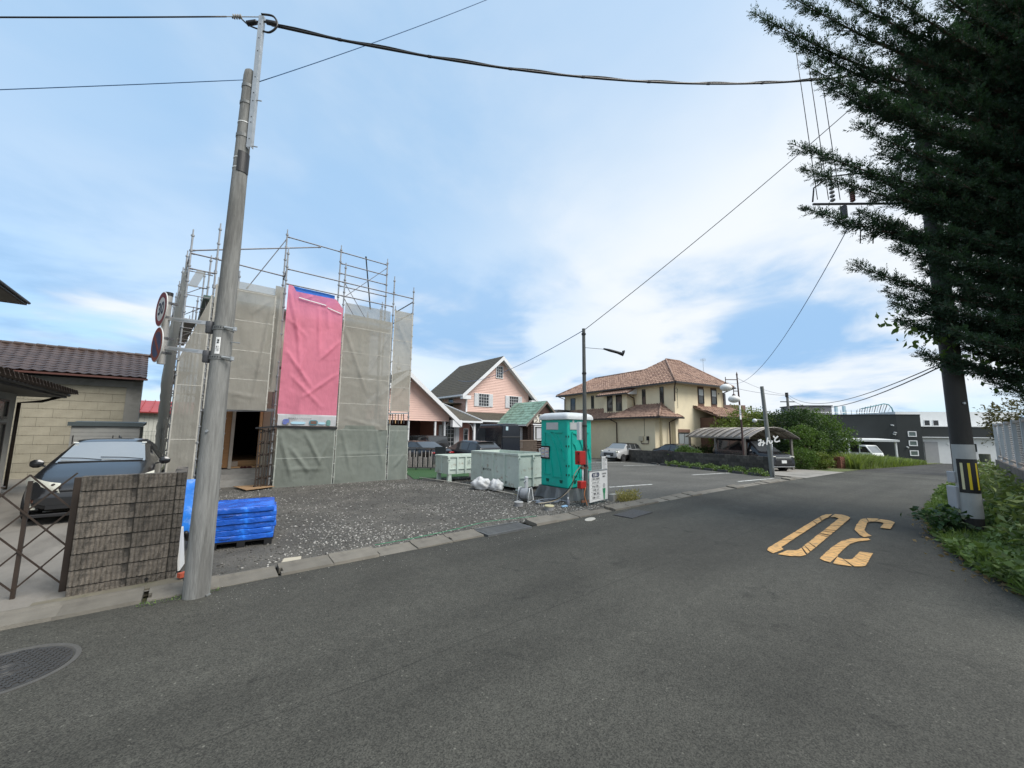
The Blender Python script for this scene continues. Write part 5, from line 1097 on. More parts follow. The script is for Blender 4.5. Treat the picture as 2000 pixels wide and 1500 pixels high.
def portable_toilet():
    t = thing('portable_toilet', 'turquoise green portable toilet cabin with white roof and grey plastic base', 'portable toilet', (7.42, 6.90, 0.01))
    GR = mat('turquoise plastic', (.005, .47, .37), .45, .08, 3, bump=.06, bscale=90, c2=(.03, .36, .30), f2=.7, s2=2.2, lo2=.5, hi2=.7); G2 = mat('grey plastic base', (.17, .185, .19), .55, .12, 4); Lx, Ly = 1.02, 1.06
    b = MB(); b.box(.03, Lx-.03, .03, Ly-.03, .30, 2.10); b.build('cabin', GR, t, bevel=.035)
    r = MB(); P = []
    for ins, z in ((.0, 2.06), (-.03, 2.075), (-.03, 2.14), (.0, 2.20), (.08, 2.245), (.25, 2.265)):
        n = 5; row = []; x0, x1, y0, y1 = ins, Lx-ins, ins, Ly-ins; c = .09
        for cx, cy, a0 in ((x1-c, y1-c, 0), (x0+c, y1-c, 90), (x0+c, y0+c, 180), (x1-c, y0+c, 270)):
            for k in range(n): a = R(a0+90*k/(n-1)); row.append((cx+c*math.cos(a), cy+c*math.sin(a), z))
        P.append(row)
    r.grid(P, True); r.add(P[-1], [tuple(range(len(P[-1])))]); r.add(P[0], [tuple(range(len(P[0])))]); r.build('roof', mat('white ribbed roof', (.66, .68, .68), .5, .06, 9, bump=.3, bscale=50), t, smooth=40)
    # base: moulded skid with scalloped feet
    P = []
    for z, e in ((0.0, .10), (.12, .07), (.24, .02), (.305, .01)):
        row = []
        for sx, sy, ex, ey in ((0, 0, 1, 0), (1, 0, 1, 1), (1, 1, 0, 1), (0, 1, 0, 0)):
            for k in range(24):
                a = k/24; q = abs(((a*3) % 1)-.5)*2; dep = (.10 if q < .52 else 0)*(1 if z < .2 else .25 if z < .3 else 0)
                x, y = sx+(ex-sx)*a, sy+(ey-sy)*a; nx, ny = (ey-sy), -(ex-sx)
                row.append((x*Lx+(x-.5)*2*e*abs(1)-nx*dep, y*Ly+(y-.5)*2*e-ny*dep, z))
        P.append(row)
    mb = MB(); mb.grid(P, True); mb.add(P[0], [tuple(range(len(P[0])))]); mb.build('base', G2, t, smooth=35)
    # relief on the two visible faces: arched swooshes
    def strip_on(face, pts, w=.03, h=.022):
        mb = MB()
        q = [(-.001+.03, p[0], p[1]) if face == 'x' else (p[0], -.001+.03, p[1]) for p in pts]
        for a, b in zip(q, q[1:]): mb.bar(a, b, w, h*2, up=(1, 0, 0) if face == 'x' else (0, 1, 0))
        mb.build('moulded_rib', GR, t)
    for face, L in (('x', Ly), ('y', Lx)):
        s = (lambda a: L-a) if face == 'x' else (lambda a: a)
        arc = lambda x0, z0, x1, z1, bend: [(s(x0+(x1-x0)*k/10), z0+(z1-z0)*(1-(1-k/10)**bend)) for k in range(11)]
        strip_on(face, arc(.80, .62, .20, 1.72, 2.6)); strip_on(face, arc(.92, 1.02, .46, 1.72, 2.4)); strip_on(face, arc(.50, .55, .20, 1.45, 2.6)); strip_on(face, [(s(.20), .62), (s(.20), 1.74)]); strip_on(face, [(s(.46), 1.73), (s(.86), 1.73)]); strip_on(face, [(s(.18), .62), (s(.40), .62)]); strip_on(face, [(s(.55), .58), (s(.82), .58)]); strip_on(face, [(s(.72), 1.36), (s(.88), 1.24)])
        v = MB()
        if face == 'x': v.box(.018, .032, s(.70), s(.26), 1.80, 1.99)
        else: v.box(.12, .66, .018, .032, 1.80, 1.99)
        v = v.build('vent_window', mat('frosted vent', (.55, .57, .57), .5, .06, 20), t)
        for k in range(6):
            mb = MB(); z = 1.815+k*.03
            if face == 'x': mb.box(.012, .017, s(.69), s(.27), z, z+.012)
            else: mb.box(.13, .65, .012, .017, z, z+.012)
            mb.build('vent_slat', WPLAST, v)
        for a in (.3, .8):
            mb = MB(); pt = (s(a), .46)
            if face == 'x': mb.prism([(s(a)-.06, .50), (s(a)+.06, .50), (s(a)+.035, .42), (s(a)-.035, .42)], 'x', .02, .032)
            else: mb.prism([(a-.06, .50), (a+.06, .50), (a+.035, .42), (a-.035, .42)], 'y', .02, .032)
            mb.build('vent_slot', mat('dark green recess', (.0, .08, .06), .6, .1, 4), t)
    for z in (.62, .85, 1.35, 1.60):
        mb = MB(); mb.box(.018, .03, .06, .085, z, z+.05); mb.box(.06, .085, .018, .03, z, z+.05); mb.build('hinge', BLACK, t)
    mb = MB(); mb.tube([(.25, .02, 2.02), (.25, .035, 2.02)], .035, 12); mb.build('round_knob', WPLAST, t)
    mb = MB(); mb.tube([(.02, Ly-.03, 1.25), (-.02, Ly-.03, 1.25)], .035, 10); mb.build('door_handle', WPLAST, t)
    nb = MB(); nb.box(-.002, .012, .66, 1.0, 1.02, 1.36); nb = nb.build('notice_frame', BLACK, t)
    for y0, y1, c in ((.69, .82, 0), (.845, .975, 1)):
        p = MB(); p.box(-.006, -.0025, y0, y1, 1.06, 1.32); pp = p.build('notice_sheet', WHITE, nb)
        for k in range(7):
            q = MB(); q.box(-.0085, -.0062, y0+.015, y1-.015-(k % 3)*.015, 1.08+k*.033, 1.08+k*.033+.014); q.build('print_line', mat(('print red', 'print dark blue', 'print yellow')[(k+c) % 3], ((.4, .08, .06), (.06, .10, .35), (.5, .4, .08))[(k+c) % 3], .7, .1, 4), pp)
portable_toilet()
def site_post():
    x, y = 7.36, 6.27; t = thing('service_pole', 'thin dark steel temporary power pole beside the toilet', 'pole', (x, y, 0))
    PM = mat('grey painted pole', (.10, .105, .10), .5, .15, 8, metal=.3)
    mb = MB(); mb.tube([(0, 0, -.05), (0, 0, 2.2), (0, 0, 4.34)], [.05, .048, .040], 12); mb.build('shaft', PM, t, smooth=40)
    for z in (4.2, 3.2, 1.9, .95): 
        mb = MB(); mb.lathe([(.052, -.02), (.056, -.02), (.056, .02), (.052, .02)], 12, (0, 0, z)); mb.build('band', BLACK, t)
    mb = MB(); mb.box(-.02, .13, .05, .14, 1.58, 2.02); bx = mb.build('meter_box', WPLAST, t, bevel=.01, loc=(-.12, .0, -.02))
    mb = MB(); mb.box(-.26, -.05, -.06, .10, .98, 1.30); mb.build('red_switch_box', mat('red enamel', (.40, .025, .02), .4, .1, 5), t, bevel=.012)
    for z in (1.04, 1.24):
        mb = MB(); mb.box(-.268, -.259, -.03, .0, z-.02, z+.02); mb.build('catch', BLACK, t)
    mb = MB(); mb.box(-.22, -.02, -.05, .08, .42, .60); mb.build('red_socket_box', _M['red enamel'], t, bevel=.02)
    for a in ((-.10, .0), (-.03, .05)):
        mb = MB(); mb.tube([(a[0], a[1], -.02), (a[0], a[1], 1.0)], .022, 8); mb.build('support_tube', STEEL, t, smooth=True)
    for z in (.12, .50, .9):
        mb = MB(); mb.bar((-.16, -.01, z), (.08, -.01, z), .035, .05); mb.build('clamp', mat('rusty clamp', (.16, .07, .04), .8, .3, 9), t)
    W_ = mat('pale cable', (.5, .42, .3), .6, .1, 4)
    for pts, m, r in (([(-.15, -.05, 1.0), (-.28, .10, .75), (-.25, .25, .40), (-.5, .5, .12), (-.8, .8, .03)], W_, .012), ([(-.15, -.03, 1.0), (-.25, .15, .6), (-.45, .4, .2), (-.7, .8, .05)], BLACK, .010), ([(-.06, -.05, .45), (-.16, -.1, .28), (-.13, -.16, .05)], mat('orange cable', (.45, .16, .05), .6, .1, 4), .009), ([(.05, .03, 2.4), (.11, .03, 2.2), (.10, .05, 1.9), (.02, .06, 1.7)], BLACK, .008), ([(-.05, -.02, 1.6), (-.07, -.04, 1.45), (-.02, -.05, 1.32)], BLACK, .010)):
        mb = MB(); ps = []
        for a, b, c, d in zip([pts[0]]+pts[:-2], pts[:-1], pts[1:], pts[2:]+[pts[-1]]):
            for k in range(6):
                s = k/6; a_, b_, c_, d_ = map(Vector, (a, b, c, d)); ps.append(.5*((2*b_)+(c_-a_)*s+(2*a_-5*b_+4*c_-d_)*s*s+(3*b_-a_-3*c_+d_)*s**3))
        ps.append(Vector(pts[-1])); mb.tube(ps, r, 6); mb.build('cable', m, t, smooth=True)
    # floodlight arm
    mb = MB(); mb.tube([(.04, 0, 3.86), (.42, -.28, 3.83)], .006, 6); mb.build('lamp_arm', PM, t)
    mb = MB(); mb.tube([(.42, -.28, 3.84), (.55, -.38, 3.80), (.70, -.5, 3.75), (.80, -.58, 3.70), (.80, -.60, 3.77), (.83, -.62, 3.80)], [.02, .035, .035, .05, .04, .012], 10); mb.build('lamp_head', BLACK, t, smooth=True)
site_post()
def site_board():
    f = thing('mesh_gate_panel', 'low grey wire mesh gate panel between the power pole and a steel post', 'gate', (7.45, 6.30, 0), math.atan2(.13, .9))
    for x in (.0, .93):
        mb = MB(); mb.tube([(x, 0, -.03), (x, 0, 1.08)], .032, 10); mb.build('gate_post', STEEL, f, smooth=40)
    mb = MB(); mb.tube([(.93, 0, 1.07), (.90, -.03, 1.11), (.85, -.05, 1.10)], .025, 8); mb.build('post_cap', DSTEEL, f, smooth=True)
    for k in range(22):
        mb = MB(); mb.tube([(.04+k*.041, 0, .55), (.04+k*.041, 0, 1.0)], .0025, 4, False); mb.build('wire', STEEL, f)
    for k in range(8):
        mb = MB(); mb.tube([(.03, 0, .56+k*.062), (.91, 0, .56+k*.062)], .0025, 4, False); mb.build('wire', STEEL, f)
    b = thing('site_board', 'white site notice board with printed lines on the gate panel by the kerb', 'notice board', (7.47, 6.25, .05), math.atan2(.13, .9))
    mb = MB(); mb.box(0, .86, -.012, .012, .02, .74); mb.build('board', WHITE, b); ink = mat('black print', (.03, .03, .035), .6, .1, 5)
    mb = MB(); mb.box(-.01, .87, -.016, .016, .74, .77); mb.build('top_edge', STEEL, b)
    tb = MB(); n = 10; pts = []
    for cx, a0 in ((.40, -90), (.16, 90)):
        for k in range(n): a = R(a0+180*k/(n-1)); pts.append((cx+.055*math.cos(a), .655+.055*math.sin(a)))
    tb.prism(pts, 'y', -.0155, -.0125); tb.build('title_bar', mat('navy print', (.03, .04, .09), .6, .1, 5), b)
    lettering('お願い', .085, WHITE, b, (.28, -.0165, .652), (R(90), 0, 0), .0006, .01)
    for k, s in enumerate(('工事中ご迷惑を', 'おかけします', '安全に注意し', 'て作業します', 'ご理解ご協力', 'お願いします')):
        lettering(s, .055, ink, b, (.28, -.0145, .555-k*.088), (R(90), 0, 0), .0008)
    for k in range(6):
        mb = MB(); mb.box(.06, .50, -.0145, -.0127, .515-k*.088, .519-k*.088); mb.build('rule', ink, b)
    lettering('工事責任者', .045, ink, b, (.68, -.0145, .66), (R(90), 0, 0), .0008); lettering('連絡先', .045, ink, b, (.68, -.0145, .59), (R(90), 0, 0), .0008)
    # pictogram of a bowing worker
    GRN = mat('green print', (.02, .25, .11), .6, .1, 5)
    mb = MB(); mb.prism([(.61, .30), (.75, .30), (.73, .18), (.63, .18)], 'y', -.0155, -.0125); mb.prism([(.64, .178), (.675, .178), (.675, .03), (.65, .03)], 'y', -.0155, -.0125); mb.prism([(.685, .178), (.72, .178), (.71, .03), (.685, .03)], 'y', -.0155, -.0125); mb.build('pictogram_suit', GRN, b)
    mb = MB(); mb.prism([(.68+.055*math.cos(2*math.pi*k/16), .37+.06*math.sin(2*math.pi*k/16)) for k in range(16)], 'y', -.0155, -.0125); mb.build('pictogram_head', mat('grey print', (.4, .4, .4), .6, .1, 5), b)
    mb = MB(); mb.box(-.015, .015, -.004, .004, 0, 0); 
    p = MB(); p.box(0, .27, -.006, 0, 0, .36); p = p.build('paper_notice', WHITE, loc=(8.10, 6.36, .78), rot=(0, 0, math.atan2(.13, .9))); setp(p, 'white paper notice tied to the top of the mesh gate panel', 'notice')
    for k in range(9):
        q = MB(); q.box(.03, .23-(k % 3)*.03, -.0085, -.0065, .05+k*.032, .056+k*.032); q.build('print_line', ink, p)
    c = MB(); c.box(0, .50, 0, .16, -.05, .16); o = c.build('concrete_kerb_block', CONC, loc=(8.45, 6.28, 0), rot=(0, 0, .1), bevel=.01); setp(o, 'low pale concrete block at the edge of the parking lot', 'concrete block')
site_board()
def small_stuff():
    t = thing('hose_reel', 'grey hose reel on a white stand on the gravel', 'hose reel', (6.62, 7.62, .01), R(20))
    mb = MB(); n = 20
    P = [[(r*math.cos(2*math.pi*k/n), y, .17+r*math.sin(2*math.pi*k/n)) for k in range(n)] for r, y in ((.09, -.10), (.135, -.10), (.145, -.07), (.14, -.035), (.147, 0), (.14, .035), (.146, .07), (.135, .10), (.09, .10))]; mb.grid(P, True); mb.build('coiled_hose', mat('grey hose', (.28, .29, .3), .5, .1, 5), t, smooth=True)
    for y in (-.12, .12):
        mb = MB(); mb.lathe([(.155, -.008), (.155, .008), (.001, .009)], 20, M=Matrix.Translation((0, y, .17))@Matrix.Rotation(R(90), 4, 'X')); mb.build('side_disc', STEEL, t)
        mb = MB(); mb.tube([(-.15, y*1.3, 0), (-.05, y*1.3, .33), (.05, y*1.3, .33), (.15, y*1.3, 0), (-.15, y*1.3, 0)], .013, 6); mb.build('stand', WPLAST, t, smooth=True)
    t = thing('standpipe_tap', 'white standpipe with a tap standing behind the hose reel', 'tap', (6.92, 7.92, .0))
    mb = MB(); mb.tube([(0, 0, 0), (0, 0, .52)], .05, 12); mb.build('pipe', WPLAST, t, smooth=40); mb = MB(); mb.lathe([(.055, 0), (.055, .03), (.03, .045)], 12, (0, 0, .52)); mb.build('cap', WPLAST, t)
    mb = MB(); mb.tube([(-.04, -.02, .45), (-.12, -.06, .46), (-.13, -.065, .40)], .016, 8); mb.build('faucet', STEEL, t, smooth=True)
    for (x, y), c, lab in (((6.05, 7.2), (.33, .33, .32), 'grey round pipe cap standing in the gravel, left one'), ((6.32, 6.45), (.50, .45, .28), 'cream round pipe cap standing in the gravel, nearer the kerb')):
        t = thing('plastic_stub_pipe', lab, 'pipe cap', (x, y, 0)); mb = MB(); mb.lathe([(.10, 0), (.10, .08)], 16); mb.build('pipe', mat('grey pvc', (.25, .25, .25), .6, .1, 5), t); mb = MB(); mb.lathe([(.108, .08), (.112, .09), (.105, .108), (.001, .11)], 16); mb.build('lid', mat('cap '+lab[:5], c, .6, .1, 5), t, smooth=40)
    rg = random.Random(3)
    pts = [(6.7, 7.45, .03)]
    for k in range(60):
        a = k*.42; pts.append((6.95+.34*math.cos(a)+rg.uniform(-.05, .05), 7.12+.20*math.sin(a)+rg.uniform(-.03, .03), .03+.008*rg.random()+(k//15)*.008))
    pts += [(7.3, 7.0, .04), (7.25, 6.75, .05)]; mb = MB(); mb.tube(pts, .011, 6); o = mb.build('hose', mat('blue grey hose', (.22, .25, .29), .5, .1, 5), smooth=True); setp(o, 'loose coil of blue grey hose on gravel before the toilet', 'hose')
    pts = [(6.98, 8.5, .03), (6.9, 8.1, .03), (6.75, 7.9, .035), (6.7, 7.7, .03)]; mb = MB(); mb.tube(pts, .010, 6); o = mb.build('hose', W_Y, smooth=True); setp(o, 'short yellowish hose running to the hose reel', 'hose')
    t = thing('spray_bottle', 'small grey bottle with white cap at the foot of the toilet', 'bottle', (7.05, 6.55, .01)); mb = MB(); mb.lathe([(.035, 0), (.04, .02), (.04, .11), (.018, .14), (.018, .15)], 12); mb.build('bottle', mat('grey bottle', (.2, .21, .24), .4, .1, 5), t, smooth=40); mb = MB(); mb.lathe([(.02, .15), (.02, .18), (.012, .19)], 10); mb.build('cap', WPLAST, t)
    mb = MB(); mb.slab([(6.72, 6.42, .04), (6.86, 6.38, .045), (6.9, 6.48, .05), (6.76, 6.5, .04)], .02); o = mb.build('work_glove', mat('pale blue glove', (.25, .42, .6), .8, .15, 9)); setp(o, 'pale blue work glove dropped on the gravel', 'glove')
W_Y = mat('yellow hose', (.42, .36, .18), .6, .1, 4)
small_stuff()
def picket_fence():
    t = thing('picket_fence', 'dark metal fence with uneven pale pickets at the back of the turf', 'fence', (7.85, 17.75, gz(8.5, 17)), math.atan2(-1.03, 1.28))
    PW = mat('pale picket', (.45, .41, .40), .6, .2, 6)
    for z in (.10, 1.02):
        mb = MB(); mb.box(-.2, 1.9, -.02, .02, z, z+.06); mb.build('rail', DSTEEL, t)
    mb = MB(); mb.box(-.2, 1.9, -.025, .025, .95, .99); mb.build('rail', BLACK, t)
    rg = random.Random(4)
    for k in range(32):
        x = -.15+k*.06; h = .95 if k % 3 == 0 or k < 7 else rg.choice((.62, .66, .9)); mb = MB(); mb.box(x, x+.026, -.016, .008, .14, h); mb.build('picket', PW if k % 4 else DSTEEL, t)
    for x in (-.2, .5, 1.2, 1.88):
        mb = MB(); mb.box(x-.02, x+.03, .02, .06, -.1, 1.06); mb.build('fence_post', DSTEEL, t)
    mb = MB(); mb.box(1.40, 1.9, -.05, -.03, .35, 1.12); mb.build('dark_panel', mat('navy panel', (.012, .017, .022), .5, .1, 4), t)
picket_fence()
# ================================================================== HOUSES
def fwin(t, O, U, Nn, x0, x1, z0, z1, fm, nx=1, nz=2, f=.06, gm=None, curtain=None, name='window', dep=.05, off=0.0):
    "window on a wall: O origin, U along, Nn outward; frame, panes with muntins"
    O, U, Nn = Vector(O), Vector(U).normalized(), Vector(Nn).normalized(); Z = Vector((0, 0, 1)); O = O+Nn*off
    def bx(mb, a, b, c, d, n0, n1):
        vs = [O+U*x+Z*z+Nn*n for n in (n0, n1) for x, z in ((a, c), (b, c), (b, d), (a, d))]; mb.add(vs, [(3, 2, 1, 0), (4, 5, 6, 7), (0, 1, 5, 4), (1, 2, 6, 5), (2, 3, 7, 6), (3, 0, 4, 7)])
    mb = MB(); bx(mb, x0-f, x1+f, z0-f, z0, -.02, dep); bx(mb, x0-f, x1+f, z1, z1+f, -.02, dep); bx(mb, x0-f, x0, z0, z1, -.02, dep); bx(mb, x1, x1+f, z0, z1, -.02, dep); w = mb.build(name, fm, t)
    for i in range(nx):
        for j in range(nz):
            a, b = x0+(x1-x0)*i/nx, x0+(x1-x0)*(i+1)/nx; c, d = z0+(z1-z0)*j/nz, z0+(z1-z0)*(j+1)/nz; e = .012
            p = MB(); bx(p, a+e, b-e, c+e, d-e, -.01, .012); p.build('pane', gm or GLASS, w)
    if nx > 1 or nz > 1:
        m2 = MB()
        for i in range(1, nx): x = x0+(x1-x0)*i/nx; bx(m2, x-e, x+e, z0, z1, -.01, dep*.7)
        for j in range(1, nz): z = z0+(z1-z0)*j/nz; bx(m2, x0, x1, z-e, z+e, -.01, dep*.7+.003)
        m2.build('muntin', fm, w)
    if curtain:
        c = MB(); bx(c, x0+.02, x1-.02, z0+.02, z1-.02, .013, .015)
    return w
def lap_wall(t, pts_fn, name, m, O, U, Nn, poly, pitch=.15):
    "clapboard wall over a convex polygon given as (s,z): each board tilts out at its foot"
    O, U, Nn = Vector(O), Vector(U).normalized(), Vector(Nn).normalized(); Z = Vector((0, 0, 1)); mb = MB()
    zs = [p[1] for p in poly]; z = min(zs)
    def span(z):
        xs = []
        for (a, b), (c, d) in zip(poly, poly[1:]+poly[:1]):
            if (b <= z <= d or d <= z <= b) and abs(d-b) > 1e-9: xs.append(a+(c-a)*(z-b)/(d-b))
        return (min(xs), max(xs)) if xs else None
    while z < max(zs)-.01:
        z1 = min(z+pitch, max(zs)-.002); a = span(z+.001); b = span(z1-.001)
        if a and b:
            q = [O+U*a[0]+Z*z+Nn*.03, O+U*a[1]+Z*z+Nn*.03, O+U*b[1]+Z*z1+Nn*.004, O+U*b[0]+Z*z1+Nn*.004]
            r = [O+U*a[0]+Z*z+Nn*.004, O+U*a[1]+Z*z+Nn*.004]; mb.add(q+r, [(0, 1, 2, 3), (0, 4, 5, 1)])
        z += pitch
    mb.add([O+U*s+Z*zz for s, zz in poly], [tuple(range(len(poly)))])
    return mb.build(name, m, t)
PKS = mat('pink clapboard', (.70, .48, .41), .7, .05, 2, c2=(.60, .41, .355), f2=.4, s2=.5); TRIM = mat('white trim', (.68, .69, .70), .6, .05, 3); SHG = mat('dark asphalt shingle', (.066, .058, .044), .9, .3, 6, bump=.5, bscale=40, c2=(.10, .085, .05), f2=.5, s2=1.2)
def shingles(t, poly_o, u, v, n, rows, m, name='shingle_course'):
    pass
def pink_house():
    y0, x0 = 28.8, 18.13; xr = 25.35; yb = 35.6; ez = 5.55; pk = 8.75; g = gz(20, 29); xm = (x0+xr)/2
    t = thing('pink_house', 'two storey pink clapboard house with white trim and dark shingle roof', 'house', (0, 0, 0))
    lap_wall(t, None, 'front_wall', PKS, (x0, y0, 0), (1, 0, 0), (0, -1, 0), [(0, g-.2), (xr-x0, g-.2), (xr-x0, ez), (xm-x0, pk-.25), (0, ez)])
    lap_wall(t, None, 'side_wall', PKS, (x0, y0, 0), (0, 1, 0), (-1, 0, 0), [(0, g-.2), (yb-y0, g-.2), (yb-y0, ez-.18), (0, ez-.18)])
    mb = MB(); mb.box(x0+.05, xr, y0+.05, yb, g-.2, ez-.2); mb.build('core', PKS, t)
    ov = .75; sl = (pk-ez)/(xm-x0)
    rf = MB(); f0, f1 = y0-.55, yb+.5
    rf.slab([(x0-ov, f1, ez-sl*ov), (x0-ov, f0, ez-sl*ov), (xm, f0, pk), (xm, f1, pk)], .14); rf.slab([(xm, f0, pk), (xr+ov, f0, ez-sl*ov), (xr+ov, f1, ez-sl*ov), (xm, f1, pk)], .14); r = rf.build('roof', SHG, t)
    for k in range(18):      # shingle courses, laid as thin overlapping strips
        a0 = k/18; 
        for s in (0, 1):
            X = lambda a: (x0-ov+(xm-x0+ov)*a) if s == 0 else (xr+ov+(xm-xr-ov)*a)
            Zf = lambda a: ez-sl*ov+(pk-ez+sl*ov)*a
            mb = MB(); mb.add([(X(a0), f0, Zf(a0)+.03), (X(a0), f1, Zf(a0)+.03), (X(a0+1/18), f1, Zf(a0+1/18)+.012), (X(a0+1/18), f0, Zf(a0+1/18)+.012), (X(a0), f0, Zf(a0)), (X(a0), f1, Zf(a0))], [(0, 1, 2, 3), (0, 4, 5, 1)]); mb.build('shingle_course', SHG, r)
    # barge boards, returns, fascia
    for s in (-1, 1):
        ex = x0-ov if s < 0 else xr+ov
        mb = MB(); mb.slab([(ex, f0-.03, ez-sl*ov-.02), (ex, f0-.03, ez-sl*ov-.36), (xm, f0-.03, pk-.38), (xm, f0-.03, pk-.02)][::s], .05); mb.build('barge_board', TRIM, t)
        mb = MB(); mb.box(min(ex, ex-s*.85), max(ex, ex-s*.85), f0-.04, f0+.35, ez-sl*ov-.40, ez-sl*ov-.08); mb.build('eave_return', TRIM, t)
        mb = MB(); mb.box(min(ex, ex+s*.08), max(ex, ex+s*.08), f0, f1, ez-sl*ov-.16, ez-sl*ov-.02); mb.build('gutter', TRIM, t)
        mb = MB(); mb.slab([(ex, f0, ez-sl*ov-.16), (ex, y0, ez-sl*ov-.16), (xm, y0, pk-.18), (xm, f0, pk-.18)], .02); mb.build('soffit', TRIM, t)
        mb = MB(); mb.box(min(ex, ex-s*ov), max(ex, ex-s*ov), y0, yb, ez-sl*ov-.19, ez-sl*ov-.17); mb.build('soffit', TRIM, t)
    mb = MB(); mb.tube([(x0-.62, y0-.2, ez-.72), (x0-.35, y0-.08, ez-.95), (x0-.08, y0-.06, ez-1.1), (x0-.08, y0-.06, 3.0), (x0+.6, y0-.9, 2.75)], .045, 8); mb.build('downpipe', TRIM, t, smooth=True)
    for x in (x0+.0,):
        mb = MB(); mb.box(x-.04, x+.08, y0-.045, y0+.06, 3.3, ez-.18); mb.build('corner_board', TRIM, t)
    O, U, Nn = (x0, y0, 0), (1, 0, 0), (0, -1, 0); SH = mat('white louvre shutter', (.60, .61, .62), .6, .05, 3); GW = glass('sky lit glass', (.04, .045, .05), .05)
    for a, b, c, d, w in ((1.27, 2.34, 4.0, 5.08, .40), (4.78, 5.84, 4.0, 5.08, .42)):
        fwin(t, O, U, Nn, a, b, c, d, TRIM, 4, 4, .05, GW, off=.032)
        for s0 in (a-.08-w, b+.08):
            mb = MB(); mb.box(x0+s0, x0+s0+w, y0-.075, y0-.032, c-.05, d+.05); sh = mb.build('shutter', SH, t)
            for k in range(10):
                q = MB(); q.box(x0+s0+.05, x0+s0+w-.05, y0-.088, y0-.076, c+k*.108, c+k*.108+.07); q.build('louvre', SH, sh)
    fwin(t, O, U, Nn, 3.20, 3.90, 6.75, 7.80, TRIM, 3, 4, .06, GW, off=.032)
    O2, U2, N2 = (x0, y0, 0), (0, 1, 0), (-1, 0, 0)
    fwin(t, O2, U2, N2, 2.2, 3.0, 3.9, 4.75, TRIM, 1, 2, .06, GW, off=.032); fwin(t, O2, U2, N2, 4.3, 5.1, 4.0, 4.75, TRIM, 2, 3, .06, GW, off=.032)
    # ground floor skirt roof in front
    rz0, rz1, fy = 3.42, 2.70, 27.35
    mb = MB(); mb.slab([(x0-.1, fy, rz1), (xr+.1, fy, rz1), (xr+.1, y0, rz0), (x0-.1, y0, rz0)], .12); sk = mb.build('skirt_roof', SHG, t)
    for k in range(7):
        a, b = k/7, (k+1)/7; mb = MB(); mb.add([(x0-.1, fy+(y0-fy)*a, rz1+(rz0-rz1)*a+.03), (xr+.1, fy+(y0-fy)*a, rz1+(rz0-rz1)*a+.03), (xr+.1, fy+(y0-fy)*b, rz1+(rz0-rz1)*b+.01), (x0-.1, fy+(y0-fy)*b, rz1+(rz0-rz1)*b+.01), (x0-.1, fy+(y0-fy)*a, rz1+(rz0-rz1)*a), (xr+.1, fy+(y0-fy)*a, rz1+(rz0-rz1)*a)], [(0, 1, 2, 3), (0, 4, 5, 1)]); mb.build('shingle_course', SHG, sk)
    mb = MB(); mb.box(x0-.1, xr+.1, fy-.07, fy+.02, rz1-.16, rz1-.01); mb.build('gutter', TRIM, t)
    DK = mat('navy garage door', (.016, .018, .026), .45, .1, 4); mb = MB(); mb.box(x0+.3, xr-.2, 27.9, 28.0, g, 2.45); gd = mb.build('garage_door', DK, t)
    for k in range(5):
        x = x0+.3+k*1.3; mb = MB(); mb.box(x, x+.05, 27.86, 27.9, g, 2.45); mb.build('door_rib', mat('steel grey rib', (.1, .1, .11), .5, .1, 4), gd)
    for x in (x0+.15, xr-.15):
        mb = MB(); mb.box(x-.07, x+.07, 27.6, 27.75, g, 2.55); mb.build('pillar', TRIM, t)
    for x in (x0+.9, x0+2.0):
        mb = MB(); mb.lathe([(.05, 0), (.06, .08), (.03, .12)], 10, (x, 27.85, 2.3)); mb.build('wall_lamp', WPLAST, t)
    # porch wing with hipped shingle roof and arched bay
    py = 25.25; a0, a1 = 13.95, 16.9
    wl = lap_wall(t, None, 'porch_wall', mat('deep pink clapboard', (.48, .22, .175), .7, .05, 2), (a0, 26.35, 0), (1, 0, 0), (0, -1, 0), [(0, g-.1), (a1-a0, g-.1), (a1-a0, 2.5), (0, 2.5)])
    mb = MB(); mb.box(a0, a1, 26.4, 31, g-.1, 2.5); mb.build('porch_core', _M['deep pink clapboard'], t)
    rf = MB(); rf.slab([(a0-.3, py-.15, 2.55), (a1+.35, py-.15, 2.55), (a1-1.3, 29.5, 4.2), (a0-.3, 29.5, 4.2)], .1); rf.slab([(a1+.35, py-.15, 2.55), (x0-.2, 28.7, 2.9), (x0-.2, 29.6, 3.6), (a1-1.3, 29.5, 4.2)], .1); rf.slab([(a1-1.3, 29.5, 4.2), (x0, 29.6, 4.2), (x0, 33, 4.2), (a0-.3, 33, 4.2), (a0-.3, 29.5, 4.2)], .1); pr = rf.build('porch_roof', SHG, t)
    mb = MB(); mb.bar((a1+.35, py-.15, 2.6), (a1-1.3, 29.5, 4.24), .10, .08); mb.build('hip_cap', TRIM, pr)
    mb = MB(); mb.box(a0-.3, a1+.4, py-.24, py-.14, 2.38, 2.52); mb.build('gutter', TRIM, t)
    for x in (a0+.02, a1-.28):
        mb = MB(); mb.box(x, x+.17, py, py+.17, g-.1, 2.42); mb.build('porch_post', TRIM, t)
    for s, xp in ((1, a0+.19), (-1, a1-.28)):
        mb = MB(); mb.tube([(xp, py+.08, 1.75), (xp+s*.06, py+.08, 2.0), (xp+s*.22, py+.08, 2.25), (xp+s*.5, py+.08, 2.38)], .04, 6); mb.build('curved_brace', TRIM, t, smooth=True)
    fwin(t, (a0, 26.35, 0), (1, 0, 0), (0, -1, 0), .65, 1.55, .6, 2.15, TRIM, 3, 5, .07, GW, off=.032)
    for s0 in (.22, 1.66):
        mb = MB(); mb.box(a0+s0, a0+s0+.34, 26.27, 26.315, .5, 2.2); mb.build('shutter', SH, t)
